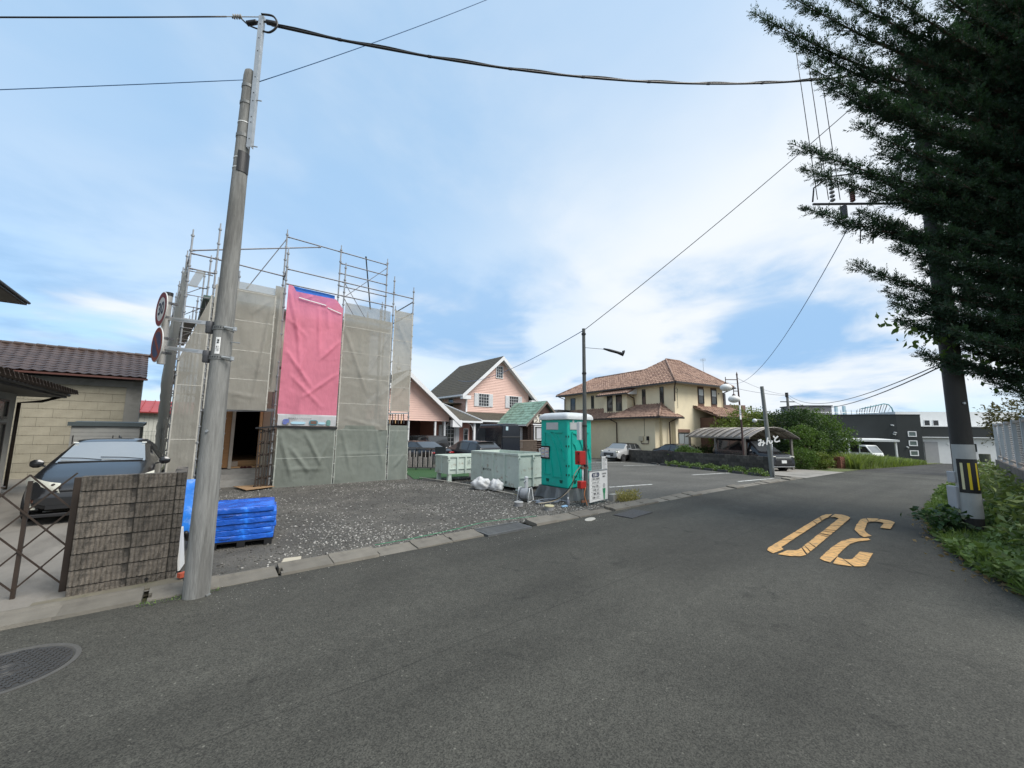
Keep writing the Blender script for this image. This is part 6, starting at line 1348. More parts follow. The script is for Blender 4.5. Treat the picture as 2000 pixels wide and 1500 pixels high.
    fwin(t, (a0, 26.35, 0), (1, 0, 0), (0, -1, 0), 2.45, 2.8, .6, 1.9, TRIM, 1, 3, .05, GW, off=.032)
    # gabled wing at the left, open below for cars
    gy = 24.6; pkx = 10.6; ex, ezz = 14.35, 2.72; pz = 5.75; sl2 = (pz-ezz)/(ex-pkx); lx = 2*pkx-ex
    lap_wall(t, None, 'gable_wall', PKS, (lx+.3, gy, 0), (1, 0, 0), (0, -1, 0), [(0, 2.42), (ex-lx-.6, 2.42), (ex-lx-.6, ezz+.15), (pkx-lx-.3, pz-.22), (0, ezz+.15)])
    rf = MB(); rf.slab([(ex+.45, gy-.5, ezz-sl2*.45), (ex+.45, 33, ezz-sl2*.45), (pkx, 33, pz), (pkx, gy-.5, pz)], .12); rf.slab([(pkx, gy-.5, pz), (pkx, 33, pz), (lx-.45, 33, ezz-sl2*.45), (lx-.45, gy-.5, ezz-sl2*.45)], .12); rf.build('wing_roof', SHG, t)
    for s in (1, -1):
        e = ex+.45 if s > 0 else lx-.45
        mb = MB(); mb.slab([(e, gy-.54, ezz-sl2*.45-.0), (e, gy-.54, ezz-sl2*.45-.34), (pkx, gy-.54, pz-.36), (pkx, gy-.54, pz-.02)][::s], .05); mb.build('barge_board', TRIM, t)
        mb = MB(); mb.slab([(e, gy-.5, ezz-sl2*.45-.14), (e, gy, ezz-sl2*.45-.14), (pkx, gy, pz-.16), (pkx, gy-.5, pz-.16)], .02); mb.build('soffit', TRIM, t)
    mb = MB(); mb.box(ex-.30, ex+.45, gy-.55, gy-.2, ezz-sl2*.45-.34, ezz-.2); mb.build('eave_return', TRIM, t)
    for x in (ex-.6, 13.0, 11.0, 8.6):
        mb = MB(); mb.box(x-.06, x+.06, gy+.02, gy+.14, g-.1, 2.42); mb.build('wing_post', TRIM, t)
    mb = MB(); mb.box(lx+.4, ex-.4, 29.0, 29.2, g-.1, 2.9); mb.build('wing_back_wall', mat('dark brown wall', (.13, .06, .05), .7, .1, 3), t)
    mb = MB(); mb.box(9.5, 11.4, 28.9, 28.98, g-.1, 2.4); mb.build('wing_door', TRIM, t)
    mb = MB(); mb.box(x0-3.2, x0-1.0, 25.0, 25.04, g, .75); mb.build('porch_fence', DSTEEL, t)
pink_house()
def antenna(label, loc, h, rz=0, arms=5):
    t = thing('tv_antenna', label, 'antenna', loc, rz); m = STEEL
    mb = MB(); mb.tube([(0, 0, 0), (0, 0, h)], .02, 6); mb.build('mast', m, t)
    mb = MB(); mb.tube([(-.7, 0, h-.05), (.7, 0, h-.05)], .012, 5); mb.build('boom', m, t)
    for k in range(arms):
        x = -.65+1.3*k/(arms-1); mb = MB(); mb.tube([(x, -.25, h-.05), (x, .25, h-.05)], .008, 5); mb.build('element', m, t)
    return t
a = antenna('thin tv antenna with dish above the pink wing roof', (10.75, 26.3, 5.6), 1.4)
mb = MB(); mb.lathe([(.0, -.02), (.12, .0), (.2, .05)], 14, M=Matrix.Translation((0, -.1, .55))@Matrix.Rotation(R(70), 4, 'X')); mb.build('dish', WPLAST, a, smooth=True)
def log_cabin():
    s = 31/28; g = gz(20.5, 23.4)
    t = thing('log_cabin', 'dark log cabin noodle shop with green roof and white sign', 'cabin', (18.46*s, 21.18*s, 0))
    q = lambda v: v*s; zz = lambda z: 1.75+(z-1.75)*s
    LG = mat('dark stained log', (.042, .022, .015), .6, .25, 4, stretch=(.4, 6, 6)); GRN = mat('verdigris roof', (.22, .35, .28), .7, .15, 2, c2=(.10, .15, .11), f2=.7, s2=2.5, lo2=.45, hi2=.62); BEA = mat('weathered fascia', (.17, .14, .12), .8, .2, 4)
    wx0, wx1 = q(.35), q(3.55); ez, pk = zz(2.34), zz(4.08); hx = q(1.95); dp = q(3.4); fl = zz(.55)
    b = MB(); b.box(wx0+.08, wx1-.08, .10, dp, g, zz(2.3)); b.build('core', LG, t)
    lg = MB(); lg.tube([(0, 0, 0), (1, 0, 0)], .085, 8)
    n = 13
    for k in range(n):
        z = fl-.05+k*.155
        if z > zz(2.35): break
        m = MB(); m.tube([(wx0-.16, .08, z), (wx1+.16, .08, z)], .08, 8); m.build('log', LG, t, smooth=True)
        m = MB(); m.tube([(wx0+.08, -.16, z+.07), (wx0+.08, dp, z+.07)], .08, 8); m.build('log', LG, t, smooth=True)
    mb = MB(); mb.prism([(wx0, zz(2.3)), (wx1, zz(2.3)), (hx, pk-.25)], 'y', .05, .14); mb.build('gable', mat('brown gable board', (.06, .03, .022), .7, .2, 4), t)
    # roof
    o = q(.10); sl = (pk-ez)/hx; rf = MB(); rf.slab([(-.1, -o, ez-.09), (hx, -o, pk), (hx, dp+.3, pk), (-.1, dp+.3, ez-.09)], .07); rf.slab([(hx, -o, pk), (2*hx+.1, -o, ez-.09), (2*hx+.1, dp+.3, ez-.09), (hx, dp+.3, pk)], .07); r = rf.build('roof', GRN, t)
    rows, cols = 9, 8
    for i in range(rows):
        for j in range(cols):
            for sd in (0, 1):
                a, b_ = i/rows, (i+1)/rows; X = (lambda u: -.1+(hx+.1)*u) if sd == 0 else (lambda u: 2*hx+.1-(hx+.1)*u); Zr = lambda u: ez-.09+(pk-ez+.09)*u
                y0, y1 = -o+(dp+.3+o)*(j+.5*(i % 2))/cols, -o+(dp+.3+o)*min(cols, j+.96+.5*(i % 2))/cols
                m = MB(); h = .03+random.uniform(0, .008); m.add([(X(a), y0, Zr(a)+h), (X(a), y1, Zr(a)+h), (X(b_), y1, Zr(b_)+.01), (X(b_), y0, Zr(b_)+.01), (X(a), y0, Zr(a)), (X(a), y1, Zr(a))], [(0, 1, 2, 3), (0, 4, 5, 1)]); m.build('roof_shingle', GRN, r)
    for sd in (0, 1):
        e = -.1 if sd == 0 else 2*hx+.1; m = MB(); m.slab([(e, -o-.02, ez-.10), (e, -o-.02, ez-.30), (hx, -o-.02, pk-.22), (hx, -o-.02, pk-.02)][::(1 if sd else -1)], .05); m.build('barge_board', BEA, t)
    m = MB(); m.box(-.14, -.06, -o, dp+.3, ez-.2, ez-.10); m.build('gutter', WPLAST, t)
    # sign
    sg = MB(); sx0, sx1 = q(.68), q(2.3); sg.box(sx0, sx1, -.07, -.01, zz(2.42), zz(3.04)); sg = sg.build('sign', mat('cream sign board', (.66, .63, .55), .6, .05, 3), t)
    ink = mat('sign ink black', (.02, .015, .015), .6, .1, 5)
    lettering('うどん', .50, ink, sg, (sx0+.74, -.075, zz(2.60)), (R(90), 0, 0), .004, .015); lettering('讃 岐', .26, ink, sg, (sx0+.74, -.075, zz(2.90)), (R(90), 0, 0), .004, .01)
    m = MB(); m.box(q(.60), q(2.6), -.05, .0, zz(2.24), zz(2.32)); m.build('sign_ledge', TRIM, t)
    w = fwin(t, (0, 0, 0), (1, 0, 0), (0, -1, 0), q(.75), q(2.2), zz(1.18), zz(2.12), TRIM, 2, 1, .07, glass('shop glass', (.12, .12, .11), .06), dep=.12)
    c = MB(); P = [[(q(.98)+i*.028, -.035-.012*math.sin(i*1.7), z) for i in range(28)] for z in (zz(1.25), zz(2.06))]; c.grid(P); c.build('curtain', mat('pale curtain', (.45, .46, .48), .9, .05, 4), w, smooth=True)
    # porch door on the side, deck with rails
    fwin(t, (wx0, 0, 0), (0, 1, 0), (-1, 0, 0), 1.0, 1.6, zz(.6), zz(2.0), TRIM, 1, 1, .07, GLASS, name='door', dep=.14)
    DW = mat('weathered deck timber', (.15, .115, .09), .85, .2, 4)
    for k in range(16):
        m = MB(); m.box(-1.9, q(3.9), -1.5+k*.10, -1.5+k*.10+.09, zz(.22), zz(.26)); m.build('deck_board', DW, t)
    for x in (-1.85, -.9, .2, 1.4, 2.6, 3.9):
        m = MB(); m.box(x, x+.10, -1.45, -1.35, g-.1, zz(.22)); m.build('deck_post', DW, t)
    for k in range(15):
        x = -1.85+k*.11; m = MB(); m.box(x, x+.05, -1.48, -1.44, zz(.26), zz(1.12)); m.build('baluster', DW, t)
    m = MB(); m.box(-1.9, -.2, -1.50, -1.42, zz(1.12), zz(1.19)); m.build('hand_rail', DW, t)
    for k in range(10):
        y = -1.4+k*.13; m = MB(); m.box(-1.88, -1.84, y, y+.05, zz(.26), zz(1.12)); m.build('baluster', DW, t)
    m = MB(); m.box(.9, 3.2, -1.4, -1.1, zz(.62), zz(.68)); m.box(1.0, 1.1, -1.38, -1.12, zz(.26), zz(.62)); m.box(3.0, 3.1, -1.38, -1.12, zz(.26), zz(.62)); o = m.build('bench', DW, t)
    p = MB(); p.lathe([(.10, 0), (.13, .22), (.12, .22)], 10); o = p.build('white_pot', WPLAST, loc=(18.46*s+.35, 21.18*s-1.3, zz(.26)), smooth=40); setp(o, 'white pot standing on the cabin deck', 'pot')
log_cabin()
# ------------------------------------------------------------------ cream house with pantile roofs
def pantile(t, A, B, C_, D_, m, name='tiles', col=.30, row=.32, amp=.05, fine=5, kind='stuff'):
    """pantiled slope over quad A,B (eave left to right), C_,D_ (top right, top left): waves across, steps up the slope"""
    A, B, C_, D_ = map(Vector, (A, B, C_, D_)); nrm = (B-A).cross(D_-A).normalized()
    if nrm.z < 0: nrm = -nrm
    ul = (B-A).normalized(); up = nrm.cross(ul);
    if up.z < 0: up = -up
    slope = max((D_-A).dot(up), (C_-B).dot(up)); nr = max(1, round(slope/row)); mb = MB()
    def lims(h):
        a = h/max(1e-6, (D_-A).dot(up)); b = h/max(1e-6, (C_-B).dot(up)); p = A+(D_-A)*min(1, a); q = B+(C_-B)*min(1, b); return (p-A).dot(ul), (q-A).dot(ul)
    for i in range(nr):
        h0, h1 = slope*i/nr, slope*(i+1)/nr; l0, r0 = lims(h0); l1, r1 = lims(h1)
        s = min(l0, l1); e = max(r0, r1); n = max(1, int((e-s)/(col/fine))); R0, R1, R2 = [], [], []
        for k in range(n+1):
            x = s+(e-s)*k/n; x0, x1 = min(max(x, l0), r0), min(max(x, l1), r1)
            ph = 2*math.pi*x/col; w = amp*(math.sin(ph)*(1.0 if math.sin(ph) > 0 else .5)); j = .012*mnoise.noise((math.floor(x/col)*1.7, i*2.3, 3))
            R0.append(A+ul*x0+up*h0+nrm*(w+.045+j)); R1.append(A+ul*x1+up*(h1+.02)+nrm*(w+.004+j)); R2.append(A+ul*x0+up*h0+nrm*(w-.02+j))
        mb.grid([R2, R0, R1])
    o = mb.build(name, m, t, smooth=50); o['kind'] = kind; return o
def cream_house():
    s = 31/29; KX, KY = 27.49*s, 14.75*s; rz = R(-9.5); g = gz(KX, KY)
    t = thing('cream_house', 'cream rendered two storey house with mottled terracotta pantile roofs', 'house', (KX, KY, 0), rz)
    q = lambda v: v*s; zz = lambda z: 1.75+(z-1.75)*s
    CR = mat('cream render', (.77, .67, .47), .9, .05, 2, bump=.12, bscale=60, c2=(.62, .53, .39), f2=.5, s2=.5); RT = mat('mottled terracotta', (.32, .205, .15), .78, .2, 3, c2=(.165, .095, .07), f2=.85, s2=3.2, lo2=.44, hi2=.6); GUT = mat('black gutter', (.028, .025, .024), .4, .1, 6); DR = mat('brown downpipe', (.06, .035, .028), .5, .1, 6); BRK = mat('brown brick', (.16, .09, .065), .85, .25, 22, bump=.4, bscale=60)
    W_, Ln, ez = q(6.0), q(13.4), zz(5.50)
    m = MB(); m.box(0, W_, 0, Ln, g-.2, ez+.1); m.build('wall', CR, t)
    tz = zz(8.05)
    e = q(.62); rxa, rxb, ry = q(3.1), q(4.9), q(3.1); rz_ = tz; eb = q(6.4)
    N_ = lambda x, y, z: (x, y, z)
    def roof(qs, nm='roof_slope'):
        A, B, C_, D_ = qs; sl = MB(); pts = [A, B, C_, D_] if (Vector(C_)-Vector(D_)).length > .05 else [A, B, C_]
        sl.slab([tuple(Vector(p)-Vector((0, 0, .05))) for p in pts], .06); r = sl.build(nm, RT, t); pantile(r, A, B, C_, D_, RT); return r
    # main hip: front, left, back, right
    roof([N_(-e, -e, ez), N_(W_+e, -e, ez), N_(rxb, ry, rz_), N_(rxa, ry, rz_)]); roof([N_(-e, eb+e, ez), N_(-e, -e, ez), N_(rxa, ry, rz_), N_(rxa, ry+.02, rz_)]); roof([N_(W_+e, -e, ez), N_(W_+e, eb+e, ez), N_(rxb, ry+.02, rz_), N_(rxb, ry, rz_)])
    # long lower wing ridge
    wz = zz(7.38); wy1 = q(11.9)
    roof([N_(-e, Ln+e, ez), N_(-e, q(2.0), ez), N_(q(2.9), q(4.2), wz), N_(q(2.9), wy1, wz)]); roof([N_(W_+e, Ln+e, ez), N_(-e, Ln+e, ez), N_(q(2.9), wy1, wz), N_(q(2.9)+.02, wy1, wz)]); roof([N_(W_+e, q(2), ez), N_(W_+e, Ln+e, ez), N_(q(2.9), wy1, wz), N_(q(2.9), q(4.2), wz)])
    cap = MB(); cap.tube([(rxa, ry, rz_+.05), (rxb, ry, rz_+.05)], .10, 8); cap.tube([(-e, -e, ez+.05), (rxa, ry, rz_+.05)], .085, 8); cap.tube([(W_+e, -e, ez+.05), (rxb, ry, rz_+.05)], .085, 8); cap.tube([(q(2.9), q(4.5), wz+.05), (q(2.9), wy1, wz+.05)], .09, 8); cap.tube([(q(2.9), wy1, wz+.05), (-e, Ln+e, ez+.05)], .085, 8); cap.build('ridge_cap', RT, t, smooth=True)
    def gut(a, b): mb = MB(); mb.bar(a, b, .13, .13); mb.build('gutter', GUT, t)
    gut((-e-.05, -e-.06, ez-.05), (W_+e+.05, -e-.06, ez-.05)); gut((-e-.06, -e, ez-.05), (-e-.06, Ln+e, ez-.05)); gut((W_+e+.06, -e, ez-.05), (W_+e+.06, eb, ez-.05))
    for (x0, x1, y0, y1) in ((-e, W_+e, -e, 0), (-e, 0, .0, Ln)): m = MB(); m.box(x0, x1, y0, y1, ez-.10, ez-.07); m.build('soffit', mat('pale soffit', (.4, .35, .27), .8, .05, 3), t)
    # skylight
    m = MB(); Am = Vector((q(.55), q(4.4), ez+(wz-ez)*.42)); dx = Vector((1, 0, (wz-ez)/(q(2.9)+e))).normalized(); dy = Vector((0, 1, 0)); A = Vector((q(.35), q(4.0), ez+(wz-ez)*(q(.35)+e)/(q(2.9)+e)+.10)); m.slab([A, A+dx*.9, A+dx*.9+dy*.7, A+dy*.7][::-1], -.06); sk = m.build('skylight', GUT, t); m = MB(); A2 = A+dx*.08+dy*.08+Vector((0, 0, .07)); m.slab([A2, A2+dx*.74, A2+dx*.74+dy*.54, A2+dy*.54][::-1], -.01); m.build('pane', glass('skylight glass', (.3, .33, .36), .03), sk)
    # bay with lower roof on the left face (faces -x)
    b0, b1, bp = q(4.0), q(6.75), q(.75); m = MB(); m.box(-bp, .02, b0, b1, zz(3.35), zz(4.95)); m.build('bay', CR, t)
    A, B, C_, D_ = N_(-bp-.45, b1+.45, zz(4.98)), N_(-bp-.45, b0-.45, zz(4.98)), N_(q(.6), b0-.45, zz(5.85)), N_(q(.6), b1+.45, zz(5.85)); roof([A, B, C_, D_], 'bay_roof'); gut((-bp-.5, b0-.5, zz(4.93)), (-bp-.5, b1+.5, zz(4.93)))
    m = MB(); m.slab([(-bp-.45, b0-.44, zz(4.9)), (q(.6), b0-.44, zz(4.9)), (q(.6), b0-.44, zz(5.8))], .05); m.build('bay_cheek', TRIM, t)
    BRZ = mat('bronze frame', (.03, .028, .026), .4, .1, 6); DG = glass('dim glass', (.03, .035, .035), .06); BLD = glass('blind behind glass', (.28, .31, .32), .12)
    L_ = lambda a, b, c, d, **k: fwin(t, (0, 0, 0), (0, 1, 0), (-1, 0, 0), q(a), q(b), zz(c), zz(d), BRZ, f=.05, gm=k.get('gm', DG), nx=1, nz=k.get('nz', 1))
    L_(.99, 1.24, 4.04, 5.25, nz=2); L_(2.75, 3.0, 4.02, 5.21, nz=2); L_(11.7, 12.35, 3.95, 5.1, nz=2); L_(8.92, 9.2, 4.02, 5.16); L_(6.95, 7.2, 4.05, 5.0)
    for a in (4.62, 5.7): fwin(t, (-bp, 0, 0), (0, 1, 0), (-1, 0, 0), q(a), q(a+.56), zz(3.6), zz(4.9), BRZ, f=.05, gm=DG, nx=1, nz=1)
    L_(8.55, 9.3, .30, 1.8); L_(7.1, 7.85, .55, 1.82); L_(10.6, 11.6, .3, 1.8)
    F_ = lambda a, b, c, d, **k: fwin(t, (0, 0, 0), (1, 0, 0), (0, -1, 0), q(a), q(b), zz(c), zz(d), BRZ, f=.05, gm=k.get('gm', DG), nx=k.get('nx', 1), nz=k.get('nz', 1))
    for a, b in ((2.82, 3.4), (4.47, 5.05)):
        m = MB(); m.box(q(a)-.08, q(b)+.08, -.03, .0, zz(3.82), zz(5.5)); m.build('brick_panel', BRK, t)
        w = fwin(t, (0, -.03, 0), (1, 0, 0), (0, -1, 0), q(a), q(b), zz(4.12), zz(5.22), BRZ, f=.05, gm=DG, nx=1, nz=2); m = MB(); m.box(q(a)+.03, q(b)-.03, -.058, -.05, zz(4.72), zz(5.18)); m.build('blind', mat('pale blind', (.5, .54, .55), .6, .05, 5), w)
    F_(.3, 1.55, .2, 1.75, nx=2, gm=BLD); m = MB(); m.box(q(.25), q(1.6), -.03, 0, zz(1.82), zz(2.05)); m.build('brick_panel', BRK, t)
    # ground floor roofs: along the left face, projecting porch at the corner, and entrance at right
    lz0, lz1, pj = zz(2.92), zz(3.92), q(1.5)
    m = MB(); m.box(-pj+.5, .02, q(.35), Ln-.2, g-.2, lz0); m.build('ground_floor_wall', CR, t)
    roof([N_(-pj, Ln+.3, lz0), N_(-pj, q(3.5), lz0), N_(0, q(3.5), lz1), N_(0, Ln+.3, lz1)], 'lower_roof')
    pj2 = q(2.1); m = MB(); m.box(-pj2+.55, -pj+.52, q(.55), q(4.4), g-.2, lz0); m.build('ground_floor_wall', CR, t)
    roof([N_(-pj2, q(5.0), lz0), N_(-pj2, q(-.3), lz0), N_(-.02, q(1.2), lz1+.1), N_(-.02, q(3.6), lz1+.1)], 'porch_roof'); roof([N_(-pj2, q(-.3), lz0), N_(q(.5), q(-.3), lz0), N_(q(.0), q(1.2), lz1+.1), N_(-.02, q(1.2), lz1+.1)], 'porch_roof')
    gut((-pj2-.06, q(-.35), lz0-.05), (-pj2-.06, q(5.0), lz0-.05)); gut((-pj2-.06, q(-.36), lz0-.05), (q(.5), q(-.36), lz0-.05)); gut((-pj-.06, q(5.0), lz0-.05), (-pj-.06, Ln+.3, lz0-.05))
    m = MB(); m.tube([(-pj2, q(-.3), lz0+.05), (-.02, q(1.2), lz1+.15)], .085, 8); m.build('ridge_cap', RT, t, smooth=True)
    roof([N_(q(2.6), -q(1.9), zz(2.98)), N_(q(7.6), -q(1.9), zz(2.98)), N_(q(7.1), 0, zz(3.85)), N_(q(2.1), 0, zz(3.85))], 'entrance_roof'); gut((q(2.6), -q(1.9)-.06, zz(2.93)), (q(7.6), -q(1.9)-.06, zz(2.93)))
    m = MB(); m.box(q(2.9), q(7.0), -q(1.4), 0, g-.2, zz(2.95)); m.build('brick_entrance', BRK, t); m = MB(); m.box(q(5.2), q(6.3), -q(1.42), -q(1.40), g-.2, zz(1.5)); m.build('entrance_door', BLACK, t)
    for pts in ([(-.60, -.60, ez-.1), (-.12, -.12, ez-.45), (-.12, -.12, lz1+.2)], [(-bp-.5, b0-.4, zz(4.9)), (-.15, b0-.2, zz(4.6)), (-.12, b0-.2, lz1)], [(-pj2-.05, q(4.6), lz0-.1), (-pj2+.45, q(4.3), lz0-.4), (-pj2+.45, q(4.3), g)], [(-.25, q(-.35), lz0-.1), (-.45, .2, lz0-.4), (-.45, .2, g)], [(W_+.6, -.6, ez-.1), (W_-.1, -.1, ez-.5), (W_-.1, -.1, zz(3.9)), (W_+.5, -1.5, zz(3.1))], [(-.5, Ln+.5, ez-.1), (-.1, Ln-.1, ez-.4), (-.1, Ln-.1, lz1)]):
        m = MB(); m.tube(pts, .05, 8); m.build('downpipe', DR, t, smooth=True)
    m = MB(); m.box(-pj2+.42, -pj2+.549, q(1.6), q(2.0), zz(1.15), zz(1.5)); m.build('meter_box', mat('cream box', (.55, .48, .35), .6, .05, 4), t); m = MB(); m.box(-pj2+.42, -pj2+.549, q(1.1), q(1.25), zz(1.2), zz(1.5)); m.build('gas_meter', BLACK, t); m = MB(); m.tube([(-pj2+.5, q(1.8), zz(1.15)), (-pj2+.5, q(1.8), zz(.95)), (-pj2+.5, q(1.15), zz(.95)), (-pj2+.5, q(1.15), zz(1.2))], .03, 6); m.build('conduit', DR, t, smooth=True)
    m = MB(); m.tube([(-pj2+.53, q(1.5), zz(1.5)), (-pj2+.53, q(1.5), lz0-.1)], .015, 6); m.build('conduit', DR, t)
    m = MB(); n = 14; m.tube([(q(.2)+.16*math.cos(2*math.pi*k/n), -.04, zz(4.95)+.2*math.sin(2*math.pi*k/n)) for k in range(n)], .012, 5); m.tube([(q(.3), -.04, zz(5.05)), (q(.3), -.04, zz(3.6))], .012, 5); m.build('cable_coil', BLACK, t, smooth=True)
    for x, z in ((5.45, 4.98), ): m = MB(); m.lathe([(.07, 0), (.07, .03)], 10, M=Matrix.Translation((q(x), 0, zz(z)))@Matrix.Rotation(R(90), 4, 'X')); m.build('vent_cap', DR, t)
cream_house()
antenna('tall tv antenna on a mast behind the cream house roof', (38.2, 17.4, 6.0), 3.0, .4)
# ------------------------------------------------------------------ low wall, kerb stops, weeds line
def low_wall():
    BW = mat('stained dark block', (.070, .063, .055), .95, .3, 7, bump=.5, bscale=40, c2=(.025, .024, .022), f2=.8, s2=2, obj=.38)
    pts = [Vector((21.35, 6.75)), Vector((24.3, 13.3)), Vector((26.8, 20.2))]
    bl = MB(); bl.box(.004, .392, -.06, .06, .004, .186); me = bl.mesh('block', BW)
    for i, lab in ((0, 'long low wall of dark stained concrete blocks beside the parking lot, near run'), (1, 'low dark block wall continuing behind the silver hatchback, far run')):
        a, b = pts[i], pts[i+1]; d = (b-a); L = d.length; rz = math.atan2(d.y, d.x); t = thing('low_block_wall', lab, 'wall', (a.x, a.y, 0), rz)
        n = int(L/.4)
        for k in range(n):
            p = a+d*(k*.4/L); z0 = gz(p.x, p.y)-.06
            for j in range(5):
                o = .2 if j % 2 else 0
                put('block', me, t, (k*.4+o, random.uniform(-.006, .006), z0+j*.19))
        mb = MB(); q = a+d*.5; mb.prism([(0, gz(a.x, a.y)-.1), (L, gz(b.x, b.y)-.1), (L, gz(b.x, b.y)+.88), (0, gz(a.x, a.y)+.88)], 'y', -.045, .045); mb.build('mortar', mat('wall mortar', (.05, .047, .042), .95, .2, 6), t)
    # wheel stops along its foot
    for k in range(9):
        p = Vector((20.55, 7.0))+(pts[1]-pts[0])*k*.135; mb = MB(); mb.prism([(-.07, 0), (.07, 0), (.05, .12), (-.05, .12)], 'x', 0, .62); o = mb.build('wheel_stop', mat('wheel stop concrete', (.06, .058, .055), .9, .2, 7), loc=(p.x, p.y, gz(p.x, p.y)), rot=(0, 0, math.atan2(6.55, 2.95)))
        setp(o, 'dark kerb block at the foot of the low wall, ' + ('nearest the road', 'second from the road', 'third from the road', 'fourth from the road', 'fifth from the road', 'fourth from the far end', 'third from the far end', 'second from the far end', 'at the far end')[k], 'kerb block', 'kerb blocks along the low wall')
low_wall()
def carport():
    Nx, Ny = 25.3, 9.0; ax = R(58); t = thing('carport', 'arched carport with brown translucent roof panels on thin posts', 'carport', (Nx, Ny, 0), ax)
    Wd, L = 3.05, 6.6; AL = mat('brown grey aluminium', (.20, .185, .165), .45, .1, 6, metal=.3)
    PN = mat('brown polycarbonate', (.20, .175, .155), .25, .15, 1.5, c2=(.30, .28, .26), f2=.8, s2=1.1, lo2=.45, hi2=.65, stretch=(.6, 2, 1)); nt_ = PN.node_tree; b = nt_.nodes['Principled BSDF']; b.inputs['Alpha'].default_value = .93
    g = gz(Nx+1, Ny+2)
    # local x runs back along the arch, -y across to the right
    def arch(a): return (-Wd*a*1.06+.09, 1.52+.62*math.sin(math.pi*a))
    n = 9; na = 14
    for i in range(n):
        x0, x1 = L*i/n+.02, L*(i+1)/n-.02; mb = MB(); mb.grid([[(x, *arch(j/na)) for j in range(na+1)] for x in (x0, x1)]); o = mb.build('roof_panel', PN, t, smooth=True)
        s = o.modifiers.new('thick', 'SOLIDIFY'); s.thickness = .012
    for i in range(n+1):
        mb = MB(); mb.tube([(L*i/n, arch(j/na)[0], arch(j/na)[1]+.015) for j in range(na+1)], .025, 6); mb.build('roof_rib', AL, t)
    for a in (0, .25, .5, .75, 1):
        y, z = arch(a); mb = MB(); mb.bar((-.03, y, z-.03), (L+.03, y, z-.03), .06, .07 if a in (0, 1) else .04); mb.build('purlin', AL, t)
    for x in (.5, 3.2, 6.2):
        mb = MB(); mb.box(x-.06, x+.06, -.03, .08, g-.6, 1.50); mb.build('post', AL, t); mb = MB(); mb.box(x-.06, x+.06, -Wd-.06, -Wd+.05, g-.6, 1.50); mb.build('post', AL, t)
        mb = MB(); mb.tube([(x, *arch(j/na)) for j in range(na+1)], .045, 6); mb.build('arch_beam', AL, t)
carport()
def globe_lamp():
    x, y = 23.69, 8.82; t = thing('street_lamp', 'brown lamp post with two white globe lamps beside the low wall', 'street lamp', (x, y, gz(x, y)), 0); BR = mat('rusty brown post', (.055, .028, .024), .6, .2, 6)
    rr = Vector((.778, -.628, 0)); g = -gz(x, y); H = 5.05+g
    mb = MB(); mb.tube([(0, 0, 0), (-.03*.778, .03*.628, H*.5), (-.12*.778, .12*.628, H)], [.055, .05, .035], 10); mb.build('post', BR, t, smooth=40); mb = MB(); mb.lathe([(.04, 0), (.05, .03), (.001, .22)], 10, tuple(-rr*.12+Vector((0, 0, H)))); mb.build('finial', BR, t)
    for l, z, r in ((-.78, 4.80+g, .30), (-.36, 4.15+g, .29)):
        p = -rr*.11+Vector((0, 0, z)); e = rr*l+Vector((0, 0, z)); mb = MB(); mb.tube([p, e], .025, 8); mb.tube([e+Vector((0, 0, .15)), e-Vector((0, 0, .22))], .022, 8); mb.lathe([(.10, -.28), (.08, -.2), (.03, -.16)], 12, tuple(e)); mb.build('lamp_arm', BR, t, smooth=40)
        ell(t, 'globe', mat('opal glass', (.70, .70, .68), .55, .03, 3, spec=.3), tuple(e-Vector((0, 0, .46))), (r*1.05, r*1.05, r*.72), 24)
    mb = MB(); mb.box(-.22, -.06, -.02, .02, 2.9+g-.35, 2.9+g+.45); mb.build('name_strip', WPLAST, t); lettering('駐車場', .11, mat('blue ink', (.03, .06, .2), .6, .1, 4), t, (-.14, -.025, 2.95+g), (R(90), R(90), 0), .002)
globe_lamp()
def letter_pole():
    x, y = 20.56, 6.5; t = thing('sign_pole', 'grey timber pole with white cut-out letters near the carport', 'pole', (x, y, gz(x, y))); GP = mat('weathered grey timber', (.19, .20, .19), .85, .25, 3, stretch=(6, 6, .5), bump=.4, bscale=20); rr = Vector((.778, -.628, 0)); ff = Vector((.628, .778, 0))
    lean = -rr*.22
    mb = MB(); mb.tube([(0, 0, -.1), tuple(lean*.5+Vector((0, 0, 2.05))), tuple(lean+Vector((0, 0, 4.16)))], [.10, .09, .075], 10); mb.build('shaft', GP, t, smooth=40)
    rot = (R(90), 0, R(-38.9)); p = -rr*.16-ff*.14+Vector((0, 0, 1.62)); lettering('みんと', .36, WHITE, t, tuple(p), (R(90), R(-14), R(-38.9)), .012, .035)
    mb = MB(); e = lean*.62-rr*.52+Vector((0, 0, 2.62)); mb.tube([tuple(lean*.62+Vector((0, 0, 2.58))), tuple(e)], .012, 6); mb.build('lamp_arm', WPLAST, t); ell(t, 'spot_lamp', WPLAST, tuple(e-Vector((0, 0, .06))), (.10, .10, .09))
    mb = MB(); mb.tube([(-.08, -.08, 0), (-.12, -.09, .5), (-.10, -.08, 1.2), (-.13, -.1, 1.5)], .018, 6); mb.build('cable', STEEL, t, smooth=True)
letter_pole()
